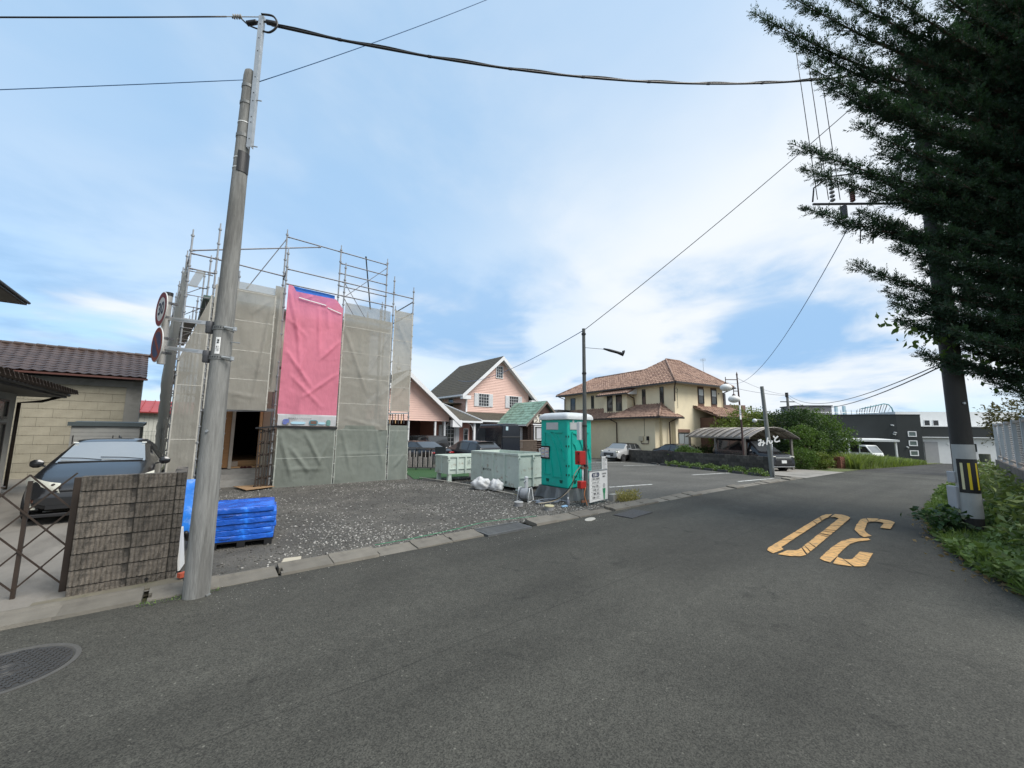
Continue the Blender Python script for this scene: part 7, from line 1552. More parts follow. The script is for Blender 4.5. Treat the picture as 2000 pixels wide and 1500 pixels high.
# ------------------------------------------------------------------ dark modern house and what lies beyond
def dark_house():
    KX, KY = 60.0, 6.65; g = gz(KX, KY); t = thing('dark_house', 'dark charcoal flat roofed house with three small square windows', 'house', (KX, KY, 0), R(-47)); CH = mat('charcoal render', (.022, .027, .028), .85, .12, 1.2, bump=.1, bscale=30, c2=(.03, .035, .036), f2=.5, s2=.4); WR = mat('white render', (.62, .63, .62), .8, .05, 2)
    # local: x right along the narrow face, -y towards us; left face runs back to the left
    m = MB(); m.prism([(0, 0), (2.35, 0), (2.35, 7), (-9.2, 7), (-13.5, 9.2), (-13.5, 2.2)], 'z', g-.2, 4.0); m.build('main_block', CH, t)
    m = MB(); m.prism([(-.03, -.03), (2.38, -.03), (2.38, 7), (-13.5, 9.3), (-13.53, 2.15)], 'z', 4.0, 4.08); m.build('parapet_cap', BLACK, t)
    m = MB(); m.box(2.36, 12, .9, 8, g-.2, 1.62); m.build('low_wing', WR, t); m = MB(); m.box(2.36, 14, .55, 8, 1.62, 2.75); m.build('charcoal_band', CH, t); m = MB(); m.box(2.36, 14, .50, 8, 2.75, 2.83); m.build('coping', TRIM, t); m = MB(); m.box(2.36, 14, .48, .549, 1.56, 1.64); m.build('coping', TRIM, t)
    m = MB(); m.box(2.5, 15, 3.4, 11, 2.83, 4.55); m.build('upper_block', WR, t)
    for a in (5.4, 6.3): fwin(t, (0, 3.4, 0), (1, 0, 0), (0, -1, 0), a, a+.55, 2.95, 3.55, WR, 1, 1, .04, DGLASS)
    fwin(t, (0, 3.4, 0), (1, 0, 0), (0, -1, 0), 8.0, 10.0, 2.9, 3.6, WR, 1, 1, .04, DGLASS)
    for z in (1.72, .72, -.35): fwin(t, (0, 0, 0), (1, 0, 0), (0, -1, 0), 1.05, 1.70, z, z+.42, TRIM, 1, 1, .09, glass('small pane', (.10, .13, .12), .1))
    for a in (6.6, 7.5): fwin(t, (0, .9, 0), (1, 0, 0), (0, -1, 0), a, a+.65, .05, .95, TRIM, 1, 1, .05, GLASS)
    m = MB(); m.box(3.1, 4.4, .80, .86, g-.1, 1.1); m.build('porch_panel', mat('grey panel', (.3, .3, .3), .8, .05, 3), t); m = MB(); m.tube([(.75, 0, .72-.2), (.75, -.2, .45)], .07, 8); m.build('floodlight', WPLAST, t); m = MB(); m.lathe([(.16, 0), (.16, .05)], 12, M=Matrix.Translation((5.5, .9, .9))@Matrix.Rotation(R(90), 4, 'X')); m.build('vent_cap', WPLAST, t)
    for x, z in ((-.5, 2.9), (-.3, 2.1), (-.4, 1.9)): m = MB(); m.tube([(x, .15, z), (x-.0, -.25, z-.05)], .06, 8); m.build('wall_light', WPLAST, t)
    # its flat white carport, on the left face
    c = thing('flat_carport', 'white flat roofed carport against the dark house', 'carport', (KX, KY, 0), R(-47)); u = Vector((-13.5, 2.2, 0)).normalized(); nn = Vector((-u.y, u.x, 0)); nn = nn if nn.y < 0 else -nn
    A = u*1.9+nn*.05; m = MB(); m.slab([A+Vector((0, 0, 1.42)), A+u*10+Vector((0, 0, 1.42)), A+u*10+nn*3.8+Vector((0, 0, 1.30)), A+nn*3.8+Vector((0, 0, 1.30))][::-1], -.20); m.build('roof', WR, c)
    for k in (.2, 4.2, 8.2):
        p = A+u*k+nn*3.5; m = MB(); m.box(p.x-.07, p.x+.07, p.y-.07, p.y+.07, g-.3, 1.30); m.build('post', WR, c)
    o = thing('log_bin', 'short greenish stump shaped bin by the white wall', 'bin', (KX, KY, g), R(-47)); m = MB(); m.lathe([(.42, 0), (.40, .5), (.42, 1.05), (.30, 1.07)], 12, (7.7, -.3, 0)); m.build('body', mat('mossy bin', (.08, .085, .06), .9, .3, 4), o)
dark_house()
def far_things():
    # flat block and roof deck with railings behind the trees
    def at(px, w):
        return Vector((.628, .778, 0))*w+Vector((.778, -.628, 0))*((px-1000)/755*w)
    t = thing('grey_roof_box', 'grey box shaped plant room far behind the garden trees', 'building', tuple(at(1590, 75)), R(-45)); m = MB(); m.box(-3.2, 3.2, 0, 5, -2, 7.2); m.build('wall', mat('far grey cladding', (.14, .14, .145), .8, .1, 2), t); m = MB(); m.box(-3.4, 3.4, -.1, 5.1, 7.2, 7.4); m.build('cornice', BLACK, t)
    t = thing('pale_flat_building', 'long pale flat roofed building with railings on top behind the dark house', 'building', tuple(at(1650, 70)), R(-42)); m = MB(); m.box(-7, 9, 0, 9, -2, 4.6); m.build('wall', mat('far white cladding', (.6, .62, .64), .8, .05, 1), t); m = MB(); m.box(-7, -1, 2, 6, 4.6, 5.3); m.build('roof_block', mat('far brick', (.25, .14, .12), .8, .1, 3), t)
    for k in range(13):
        x = -6.8+k*.9; m = MB(); m.tube([(x, .2, 4.6), (x, .2, 5.9+(.3 if k > 6 else 0))], .05, 5); m.build('railing_post', STEEL, t)
    for z in (5.2, 5.8): m = MB(); m.tube([(-6.8, .2, z), (6, .2, z)], .04, 5); m.build('rail', STEEL, t)
    for x in (-1.2, .2): m = MB(); m.box(x, x+.35, .4, .8, 4.6, 7.0); m.build('pale_column', mat('pale blue steel', (.45, .6, .66), .5, .05, 3), t)
    s = thing('curved_screen', 'curved striped metal screen on the far roof', 'screen', tuple(at(1705, 70)), R(-42))
    for k in range(14):
        x = -2.8+k*.4; z1 = 6.4+1.0*math.sin(min(1, k/11)*1.7); m = MB(); m.bar((x, .2, 4.7), (x+1.1*(.3+k/14), .2, z1 if k < 12 else z1-.6*(k-11)), .14, .05); m.build('slat', mat('brown grey slat', (.2, .17, .16), .7, .1, 4) if k % 2 else WPLAST, s)
    m = MB(); m.tube([(-1.8, .2, 6.5), (0, .2, 6.9), (2.2, .2, 7.45), (3.0, .2, 7.3), (3.5, .2, 6.7), (3.7, .2, 5.6)], .09, 6); m.build('top_tube', mat('teal tube', (.05, .25, .3), .5, .1, 3), s, smooth=True)
    # brown building right of the cream house
    t = thing('brown_block', 'brown block with rooftop unit right behind the cream house', 'building', tuple(at(1428, 52)), R(-30)); m = MB(); m.box(-1.5, 2.2, 0, 5, -1, 5.6); m.build('wall', mat('far brown wall', (.2, .12, .095), .85, .1, 3), t); m = MB(); m.box(-1.2, -.3, .5, 2, 5.6, 7.2); m.build('roof_unit', mat('far dark unit', (.05, .05, .055), .7, .1, 3), t)
    # far poles
    for px, w, top, lab in ((1540, 34, 5.1, 'short utility pole with black fittings beyond the garden trees'), (1468, 60, 5.8, 'tiny distant utility pole right of the lamp post')):
        p = at(px, w); t = thing('utility_pole', lab, 'utility pole', (p.x, p.y, 0)); m = MB(); m.tube([(0, 0, -1.5), (0, 0, top)], [.15, .10], 8); m.build('shaft', PCONC, t); m = MB(); m.bar((-.5, .4, top-.5), (.5, -.4, top-.5), .08); m.build('crossarm', DSTEEL, t); m = MB(); m.box(-.2, .0, -.1, .1, top-.1, top+.3); m.build('fitting', BLACK, t)
    # grey tiled roof behind the toilet
    p = at(1098, 42); t = thing('tiled_house', 'low house with dark grey roof showing behind the cabin gable', 'house', (p.x, p.y, 0), 0.1); m = MB(); m.box(-3, 3, 0, 5, -1, 2.6); m.build('wall', CONC, t); m = MB(); m.prism([(-3.6, 2.6), (3.6, 2.6), (1.2, 4.1), (-1.2, 4.1)], 'y', -.5, 5.5); m.build('roof', mat('dark grey tiles', (.06, .062, .066), .6, .2, 5), t)
    for k in range(3): pass
far_things()
# ================================================================== RIGHT SIDE AND GREENERY
def leaf_mat(name, c, isl=.35, rough=.6, trans=.25):
    m = mat(name, c, rough, .12, 2.0, isl=isl, spec=.3); t = m.node_tree; L = t.links.new; b = t.nodes['Principled BSDF']; out = [n for n in t.nodes if n.type == 'OUTPUT_MATERIAL'][0]
    tl = N(t, 'ShaderNodeBsdfTranslucent'); tl.inputs[0].default_value = (c[0]*1.6, c[1]*1.8, c[2]*.8, 1); mx = N(t, 'ShaderNodeMixShader'); mx.inputs[0].default_value = trans
    L(b.outputs[0], mx.inputs[1]); L(tl.outputs[0], mx.inputs[2]); L(mx.outputs[0], out.inputs['Surface']); return m
BARK = mat('bark', (.07, .05, .038), .9, .3, 8, bump=.7, bscale=30, stretch=(3, 3, .6))
def leaves_np(rg, centers, normals, size, asp=.55, up=.3):
    "bent two-triangle leaves (4 verts: base, left, right, tip) at centers"
    n = len(centers); d = rg.normal(size=(n, 3)); d[:, 2] = d[:, 2]*.6+up; d += normals*.8; d /= np.linalg.norm(d, axis=1, keepdims=True)
    s = np.cross(d, rg.normal(size=(n, 3))); s /= np.linalg.norm(s, axis=1, keepdims=True)+1e-9; nn = np.cross(d, s); L = size*rg.uniform(.6, 1.3, (n, 1))
    b = centers; mid = b+d*L*.5+nn*L*.08; V = np.stack([b, mid-s*L*asp*.5, b+d*L-nn*L*.10, mid+s*L*asp*.5], 1).reshape(-1, 3)
    F = (np.arange(n)[:, None]*4+np.array([[0, 1, 2, 3]])); return V, F
def blob_crown(rg, lobes, n, size, m, name, parent=None, asp=.55, shell=.55, zmin=None, up=.2):
    "leaves clustered on twigs through several ellipsoid lobes: uneven outline with gaps"
    Cs, Ns = [], []; tot = sum(r[0]*r[1]*r[2] for c, r in lobes)
    for c, r in lobes:
        k = max(20, int(n*r[0]*r[1]*r[2]/tot)); ncl = max(6, k//26)
        d = rg.normal(size=(ncl, 3)); d /= np.linalg.norm(d, axis=1, keepdims=True); rad = rg.uniform(shell, 1.08, (ncl, 1))**.7; cl = d*rad
        for i in range(ncl):
            cnt = max(4, int(k/ncl*rg.uniform(.4, 1.6))); p = cl[i]+rg.normal(size=(cnt, 3))*.115; Cs.append(np.array(c)+p*np.array(r)); Ns.append(np.repeat(d[i][None], cnt, 0))
    C_ = np.concatenate(Cs); N_ = np.concatenate(Ns)
    if zmin is not None: k = C_[:, 2] > zmin; C_, N_ = C_[k], N_[k]
    V, F = leaves_np(rg, C_, N_, size, asp, up); return put(name, fastmesh(name, V, F, m, 4), parent)
def tree(label, loc, lobes, n, size, m, trunk_h, seed, tr=.12, group=None, name='garden_tree', cat='tree', asp=.55, shell=.5):
    rg = np.random.default_rng(seed); t = thing(name, label, cat, loc, 0, group)
    mb = MB(); mb.tube([(0, 0, -.2), (.05, .03, trunk_h*.5), (0, .05, trunk_h)], [tr, tr*.8, tr*.55], 8)
    for c, r in lobes: mb.tube([(0, .02, trunk_h*.55), tuple(Vector(c)*.55+Vector((0, 0, trunk_h*.3))), tuple(Vector(c)+Vector((0, 0, r[2]*.3)))], [tr*.5, tr*.35, tr*.12], 6)
    mb.build('trunk', BARK, t, smooth=True); blob_crown(rg, lobes, n, size, m, 'crown', t, asp, shell); return t
G1 = leaf_mat('mid green leaves', (.075, .125, .03)); G2L = leaf_mat('yellow green leaves', (.13, .165, .04)); G3 = leaf_mat('dark green leaves', (.030, .055, .02)); G4 = leaf_mat('weed leaves', (.12, .175, .06), .55); CONI = leaf_mat('conifer scale leaves', (.024, .050, .033), .6, .65, .25); G5 = leaf_mat('vine leaves', (.075, .12, .035), .5, .4, .35); GR = leaf_mat('grass blades', (.16, .20, .065), .5, .6, .3)
def garden():
    z = lambda x, y: gz(x, y)
    tree('bushy yellow green garden tree behind the carport roof', (33.0, 12.2, z(33, 12.2)), [((0, 0, 2.6), (1.9, 1.9, 1.3)), ((-1.3, .8, 2.2), (1.5, 1.5, 1.1)), ((1.0, -.5, 2.9), (1.4, 1.4, 1.3)), ((.2, .3, 3.7), (1.1, 1.1, .8))], 9000, .15, G2L, 2.2, 1, group='garden trees')
    tree('dense rounded green tree at the end of the carport', (33.6, 9.0, z(33.6, 9)), [((0, 0, 2.2), (1.5, 1.6, 1.5)), ((.4, -1.1, 1.9), (1.3, 1.2, 1.2)), ((-.4, .6, 3.0), (1.2, 1.3, 1.1)), ((.3, -.4, 3.4), (.9, .9, .7))], 11000, .14, G3, 2.0, 2, group='garden trees')
    tree('light green tree leaning towards the dark house', (36.3, 8.6, z(36, 8.6)), [((0, 0, 2.3), (1.5, 1.7, 1.7)), ((.5, -1.0, 2.0), (1.3, 1.3, 1.3)), ((0, .5, 3.4), (1.1, 1.2, 1.0))], 10000, .15, G1, 2.0, 3, group='garden trees')
    tree('small loose tree above the brick gate piers', (32.3, 7.9, z(32, 7.9)), [((0, 0, 1.7), (1.0, 1.0, 1.0)), ((-.6, .5, 2.1), (.8, .8, .7))], 5000, .12, G1, 1.4, 4, group='garden trees')
    # hedge along the house foot and shrubs
    hd = [((24.7, 12.6), (.55, .9, .62), G1, 'low clipped yellow green shrub at the end of the hedge'), ((26.6, 14.1), (.7, 1.0, .62), G3, 'dark hedge shrub below the cream house window'), ((28.4, 14.2), (1.1, .8, .62), G3, 'dark hedge shrub in the middle of the row under the carport'), ((30.6, 13.7), (1.2, .8, .66), G3, 'dark hedge shrub by the brick entrance'), ((29.8, 7.8), (.8, .8, .65), G1, 'rounded shrub right of the carport post'), ((31.0, 7.1), (.7, .6, .5), G2L, 'low spreading shrub before the brick piers')]
    for i, ((x, y), r, m, lab) in enumerate(hd):
        t = thing('shrub', lab, 'shrub', (x, y, z(x, y)), 0, 'shrubs round the cream house'); rg = np.random.default_rng(30+i)
        mb = MB(); mb.tube([(0, 0, -.1), (0, 0, .5)], [.05, .03], 6); mb.build('stem', BARK, t); blob_crown(rg, [((0, 0, r[2]), r), ((r[0]*.3, -.2, r[2]*1.2), (r[0]*.6, r[1]*.6, r[2]*.6))], 4200, .09, m, 'foliage', t, .6, .45)
    BR = mat('red brick pier', (.26, .115, .08), .85, .2, 7, bump=.3, bscale=30, obj=.2)
    bk = MB(); bk.box(.004, .216, .0, .10, .003, .062); me = bk.mesh('brick', BR)
    for (x, y, h), lab in (((31.55, 9.1, 1.0), 'red brick gate pier behind the carport post'), ((33.0, 8.5, 1.05), 'second red brick gate pier beside it, to the right'), ((33.6, 7.35, .75), 'lower red brick garden pier nearer the grass'), ((33.9, 6.65, .85), 'red brick garden pier at the edge of the grass')):
        t = thing('brick_pier', lab, 'pier', (x, y, z(x, y)), R(-20), 'brick garden piers')
        for k in range(int(h/.066)):
            for (ox, oy, rz) in (((0, 0, 0), (.22, 0, 0), (0, .34, 0), (.22, .34, 0), (.0, .12, 0), (.22, .22, 0)) if k % 2 == 0 else ((.10, .0, R(90)), (.10, .22, R(90)), (.45, .0, R(90)), (.45, .22, R(90)), (.28, .0, R(90)), (.28, .22, R(90)))): put('brick', me, t, (ox, oy, k*.066), (0, 0, rz))
    f = thing('iron_railing', 'dark iron garden railing between the brick piers', 'railing', (33.35, 8.1, z(33, 8)), R(-60))
    for k in range(12): mb = MB(); mb.box(k*.1, k*.1+.02, 0, .02, 0, .95); mb.build('bar', BLACK, f)
    for zz in (.15, .85): mb = MB(); mb.box(0, 1.2, .021, .04, zz, zz+.03); mb.build('rail', BLACK, f)
    # pampas-like tall grass on the verge before the truck
    rg = np.random.default_rng(77); n = 9000; X = rg.uniform(34, 56, n); f_ = (X-34)/22; Y = 5.75-.06*(X-34)+rg.uniform(0, 1, n)**1.3*(4.2-2.9*f_); H = (1.15-.75*f_)*rg.uniform(.45, 1.1, n)
    base = np.stack([X, Y, np.array([gz(a, b) for a, b in zip(X, Y)])], 1); lean = rg.normal(size=(n, 2))*.38; w = .05; ang = rg.uniform(0, 6.28, n); side = np.stack([np.cos(ang), np.sin(ang), np.zeros(n)], 1)*w
    mid = base+np.stack([lean[:, 0]*H*.35, lean[:, 1]*H*.35, H*.65], 1); tip = base+np.stack([lean[:, 0]*H, lean[:, 1]*H, H], 1)
    V = np.stack([base-side, base+side, mid+side*.6, mid-side*.6, tip], 1).reshape(-1, 3); F = np.concatenate([np.stack([np.arange(n)*5+k for k in q], 1) for q in ((0, 1, 2), (0, 2, 3), (3, 2, 4))])
    setp(put('tall_grass', fastmesh('tall_grass', V, F, GR, 3)), 'tall rough grass on the verge before the small truck', 'grass', None, 'stuff')
    # weeds at the foot of the low wall
    rg = np.random.default_rng(8); n = 5200; u = rg.uniform(0, 1, n); X = 21.0+u*3.1+rg.normal(size=n)*.12-.05; Y = 6.7+u*6.7+rg.normal(size=n)*.08; Z = np.array([gz(a, b) for a, b in zip(X, Y)])+rg.uniform(0, 1, n)**2*(.32*(.3+.7*np.abs(np.sin(u*23))))
    V, F = leaves_np(rg, np.stack([X-.22, Y+.1, Z+.02], 1), np.zeros((n, 3)), .10, .6, .5); setp(put('weeds', fastmesh('weeds', V, F, G4, 4)), 'weeds growing along the foot of the low block wall', 'weeds', None, 'stuff')
    rg = np.random.default_rng(9); n = 900; X = rg.uniform(8.5, 9.3, n); Y = rg.uniform(6.0, 6.35, n); Z = gz(9, 6)+rg.uniform(0, 1, n)**1.5*.22; V, F = leaves_np(rg, np.stack([X, Y, Z], 1), np.zeros((n, 3)), .10, .15, .9); setp(put('grass_tuft', fastmesh('grass_tuft', V, F, leaf_mat('dry grass', (.28, .24, .09), .5), 4)), 'dry yellow green grass tuft beside the notice board', 'grass', None, 'stuff')
    rg = np.random.default_rng(10); n = 130; X = np.concatenate([rg.uniform(-.35, .05, n//2), rg.uniform(.1, .35, n-n//2)]); Y = 5.40+rg.uniform(0, .05, n); Z = rg.uniform(0, .04, n)*.6; V, F = leaves_np(rg, np.stack([X, Y, Z], 1), np.zeros((n, 3)), .035, .25, .7); setp(put('kerb_weeds', fastmesh('kerb_weeds', V, F, G4, 4)), 'tiny weeds in the joint of the kerb by the pole', 'weeds', None, 'stuff')
garden()
WK, WA = Vector((8.0, -.6, 0)), R(3.3)
def retaining_wall():
    t = thing('retaining_wall', 'low weathered concrete wall along the right verge', 'wall', tuple(WK), WA)
    CW = mat('weathered wall concrete', (.16, .135, .115), .92, .2, 3, bump=.4, bscale=40, c2=(.07, .06, .05), f2=.7, s2=1.6, stretch=(1, 1, .5))
    for k in range(7): mb = MB(); mb.box(-1.4+k*1.8+.006, -1.4+(k+1)*1.8-.006, -.18, 0, -.3, 1.05); mb.build('wall_panel', CW, t)
    f = thing('slatted_fence', 'pale metal fence with white uprights and wire mesh on the concrete wall', 'fence', tuple(WK), WA)
    PW = mat('pale grey paint', (.50, .53, .55), .5, .08, 5)
    for k in range(9): x = 11.2-k*1.54; mb = MB(); mb.box(x-.05, x+.05, -.11, -.045, 1.05, 2.13); mb.build('fence_post', PW, f)
    for k in range(16): x = 11.2-.385-k*.77; pass
    for z in (1.12, 2.05): mb = MB(); mb.box(-1.2, 11.2, -.10, -.06, z, z+.05); mb.build('rail', mat('rusty rail', (.3, .26, .22), .7, .3, 6, c2=(.25, .1, .05), f2=.8, s2=4), f)
    # diamond mesh
    mb = MB(); 
    for k in range(-9, 118):
        for s in (1, -1):
            x0 = -1.2+k*.105; mb.bar((x0 if s > 0 else x0+.9, -.13, 1.13), (x0+.9 if s > 0 else x0, -.13, 2.05), .006, .006)
    o = mb.build('wire_mesh', mat('mesh wire', (.33, .34, .35), .5, .1, 6, metal=.5), f); o['kind'] = 'stuff'
retaining_wall()
def right_pole():
    x, y = 10.98, .38; t = thing('utility_pole', 'thick dark utility pole with striped warning plate on the right verge', 'utility pole', (x, y, 0)); DKC = mat('dark pole concrete', (.034, .032, .029), .88, .15, 4, bump=.3, bscale=40, stretch=(3, 3, .6))
    rad = lambda z: .146-.0045*z
    mb = MB(); mb.lathe([(rad(z), z) for z in (-.1, 0, 1, 2, 4, 6, 8, 9.6)], 24); mb.build('shaft', DKC, t, smooth=50)
    def wrap(z0, z1, e, m, a0=0, a1=360, nm='wrap'):
        mb = MB(); n = 28; closed = a1-a0 >= 360; ang = [R(a0+(a1-a0)*k/n) for k in range(n if closed else n+1)]
        mb.grid([[((rad(z)+q)*math.cos(a), (rad(z)+q)*math.sin(a), z) for a in ang] for z, q in ((z0, 0), (z0, e), (z1, e), (z1, 0))], closed); return mb.build(nm, m, t)
    WR = mat('white sheet wrap', (.36, .37, .36), .5, .08, 5, bump=.2, bscale=70); wrap(.30, 1.60, .006, WR, nm='white_wrap'); wrap(.74, 1.34, .010, BLACK, 138, 262, 'warning_plate')
    YL = mat('yellow reflective', (.62, .46, .02), .45, .08, 6); YP = mat('pale faded yellow', (.62, .58, .36), .5, .08, 6)
    for a, m in ((157, YP), (191, YL), (232, YL)): wrap(.80, 1.27, .013, m, a, a+13, 'warning_stripe')
    for z in (.60, 1.02, 1.30): wrap(z-.008, z+.008, .012, STEEL, 262, 330, 'strap')
    mb = MB(); mb.tube([(.04, -.15, .62), (.1, -.23, .62)], .02, 8); mb.build('strap_lock', STEEL, t)
    mb = MB(); mb.tube([((rad(1.62)+.004)*math.cos(R(215)), (rad(1.62)+.004)*math.sin(R(215)), 2.35), ((rad(1.62)+.03)*math.cos(R(215)), (rad(1.62)+.03)*math.sin(R(215)), 2.35)], .02, 8); mb.build('bolt', STEEL, t)
    # meter boxes on the far-left side
    L_ = Vector((-.778, .628, 0)); F_ = Vector((.628, .778, 0))
    M0 = Matrix(((L_.x, F_.x, 0, 0), (L_.y, F_.y, 0, 0), (0, 0, 1, 0), (0, 0, 0, 1)))
    mb = MB(); mb.box(.105, .195, .03, .19, .44, .84, M=M0); mb.build('meter_box', mat('grey white box', (.38, .39, .41), .45, .06, 5), t, bevel=.015); mb = MB(); mb.box(.105, .17, .05, .18, .90, 1.10, M=M0); mb.build('switch_box', _M['grey white box'], t, bevel=.012)
    mb = MB(); mb.tube([M0@Vector((.2, .05, .42)), M0@Vector((.19, .04, .30)), M0@Vector((.15, .02, .22))], .03, 8); mb.build('conduit', BLACK, t, smooth=True)
    mb = MB(); mb.tube([(.08, .14, 1.1), (.075, .125, 4.2), (.07, .11, 7.0)], .022, 6); mb.build('conduit', DSTEEL, t)
    for z in (6.2, 7.4, 8.3): wrap(z-.03, z+.03, .008, STEEL, nm='band')
    # cross arm with insulators and switch, reaching over the road
    a = Vector((-.78, .63, 0)); mb = MB(); mb.bar((0, 0, 6.35), tuple(a*2.35+Vector((0, 0, 6.30))), .03, .035); mb.build('cross_arm', DSTEEL, t)
    ins = mat('brown porcelain', (.16, .06, .05), .3, .1, 5)
    for d, h in ((1.95, .42), (1.55, .22)):
        p = a*d+Vector((0, 0, 6.36)); mb = MB()
        for k in range(5): mb.lathe([(.02, 0), (.045, .02), (.042, .045), (.02, .06)], 12, tuple(p+Vector((0, 0, k*h/5))))
        mb.lathe([(.03, 0), (.001, .12)], 10, tuple(p+Vector((0, 0, h)))); mb.build('insulator', ins if d < 1.8 else mat('grey insulator', (.3, .3, .3), .3, .1, 5), t, smooth=40)
    mb = MB(); p = a*1.75; mb.box(p.x-.05, p.x+.05, p.y-.05, p.y+.05, 6.02, 6.26); mb.build('fuse_box', DSTEEL, t)
    mb = MB(); q = a*2.35; mb.tube([tuple(q+Vector((0, 0, 6.35))), tuple(q*.98+Vector((0, 0, 6.65))), tuple(a*1.95+Vector((0, 0, 6.9))), tuple(a*1.2+Vector((0, 0, 7.0)))], .014, 6); mb.build('jumper', BLACK, t, smooth=True)
    for d in (1.45, 1.2): mb = MB(); p = a*d; mb.tube([tuple(p+Vector((0, 0, 6.1))), tuple(p+Vector((0.02, 0, 5.85))), tuple(p+Vector((0, 0.03, 5.5)))], .010, 6); mb.build('lead', BLACK, t, smooth=True)
    return a
ARM = right_pole()
def verge_weeds():
    rg = np.random.default_rng(21); V_, F_ = [], []; off = 0
    n = 26000; X = 6.6+rg.uniform(0, 1, n)**1.5*16; edge = np.interp(X, [6.6, 7.2, 8.2, 9, 10.5, 12.8, 16, 23], [-.35, -.08, .28, .50, .80, 1.05, 1.15, 1.4]); wall = -.6+(X-8)*.0577+.02; s = rg.uniform(0, 1, n); Y = wall+(edge-wall)*(s*1.06); Y[X < 8] = (edge-1.6*s**1.2)[X < 8]
    nz = np.array([mnoise.noise((a*1.3, b*1.7, 3)) for a, b in zip(X, Y)]); k = nz > -.35-.25*(1-s); X, Y, s, nz = X[k], Y[k], s[k], nz[k]; n = len(X)
    H = (.04+.62*(1-s)**1.5+.30*np.clip(nz, 0, 1))*rg.uniform(.1, 1, n)**1.3; H *= np.where(X < 8.3, .5, 1)
    H *= np.where((np.hypot(X-10.6, Y-.15) < .75), .30, 1)
    Vv, Ff = leaves_np(rg, np.stack([X, Y, np.array([gz(a, b) for a, b in zip(X, Y)])+H+.012], 1), np.zeros((n, 3)), .085, .62, .35); setp(put('verge_weeds', fastmesh('verge_weeds', Vv, Ff, G4, 4)), 'thick green weeds and creepers on the right verge', 'weeds', None, 'stuff')
    n = 5000; X = 6.7+rg.uniform(0, 1, n)*8; edge = np.interp(X, [6.6, 7.2, 8.2, 9, 10.5, 12.8, 16], [-.35, -.08, .28, .50, .80, 1.05, 1.15]); Y = edge-rg.uniform(0, 1, n)**1.5*1.1; Z = np.zeros(n)+.012+rg.uniform(0, .05, n)
    Vv, Ff = leaves_np(rg, np.stack([X, Y, Z], 1), np.zeros((n, 3)), .17, .09, .9); setp(put('verge_grass', fastmesh('verge_grass', Vv, Ff, leaf_mat('verge grass', (.13, .19, .05), .4), 4)), 'grass blades among the weeds on the right verge', 'grass', None, 'stuff')
    n = 2600; X = 8.6+rg.uniform(0, 1, n)*12; wall = -.6+(X-8)*.0577; Y = wall+.05+rg.uniform(0, 1, n)**2*.55; k = rg.integers(0, 70, n); X = X+.25*np.sin(k*2.1); H = (.25+.75*np.abs(np.sin(k*1.7)))*rg.uniform(.15, 1, n)
    Vv, Ff = leaves_np(rg, np.stack([X, Y, H], 1), np.zeros((n, 3)), .15, .35, .25); setp(put('tall_weeds', fastmesh('tall_weeds', Vv, Ff, leaf_mat('pale weed leaves', (.17, .21, .08), .5), 4)), 'taller pale weeds leaning on the concrete wall', 'weeds', None, 'stuff')
    n = 420; X = 7.2+rg.uniform(0, 1, n)*7; Y = np.interp(X, [6.6, 7.2, 8.2, 9, 10.5, 12.8, 16], [-.35, -.08, .28, .50, .80, 1.05, 1.15])+rg.normal(size=n)*.14; Vv, Ff = leaves_np(rg, np.stack([X, Y, np.full(n, .008)], 1), np.zeros((n, 3)), .06, .6, -.05); setp(put('dead_leaves', fastmesh('dead_leaves', Vv, Ff, leaf_mat('dead leaf', (.20, .14, .07), .5), 4)), 'fallen brown leaves along the edge of the right verge', 'leaves', None, 'stuff')
    # large-leaved plant at the pole foot
    t = thing('leafy_plant', 'broad leaved dark green plant at the foot of the right pole', 'plant', (10.72, .62, .0)); rg = np.random.default_rng(5)
    stems = MB(); Cs = []
    for k in range(34):
        a = rg.uniform(0, 6.28); l = rg.uniform(.2, .8); e = Vector((-.55*l+.35*math.cos(a), .35*l*.9+.30*math.sin(a), rg.uniform(.08, .52)*(1.1-.4*l))); stems.tube([(0, 0, 0), tuple(e*.5+Vector((0, 0, .12))), tuple(e)], [.008, .006, .003], 5)
        for j in range(14): s = .30+.70*j/13; Cs.append(np.array(e)*s+np.array((0, 0, .10*(1-s)))+rg.normal(size=3)*.035)
    stems.build('stem', mat('green stem', (.06, .09, .03), .7, .1, 5), t); Cs = np.array(Cs); V, F = leaves_np(rg, Cs, np.zeros((len(Cs), 3)), .10, .72, .1); put('foliage', fastmesh('foliage', V, F, leaf_mat('broad dark leaves', (.028, .062, .022), .35, .45, .15), 4), t)
verge_weeds()
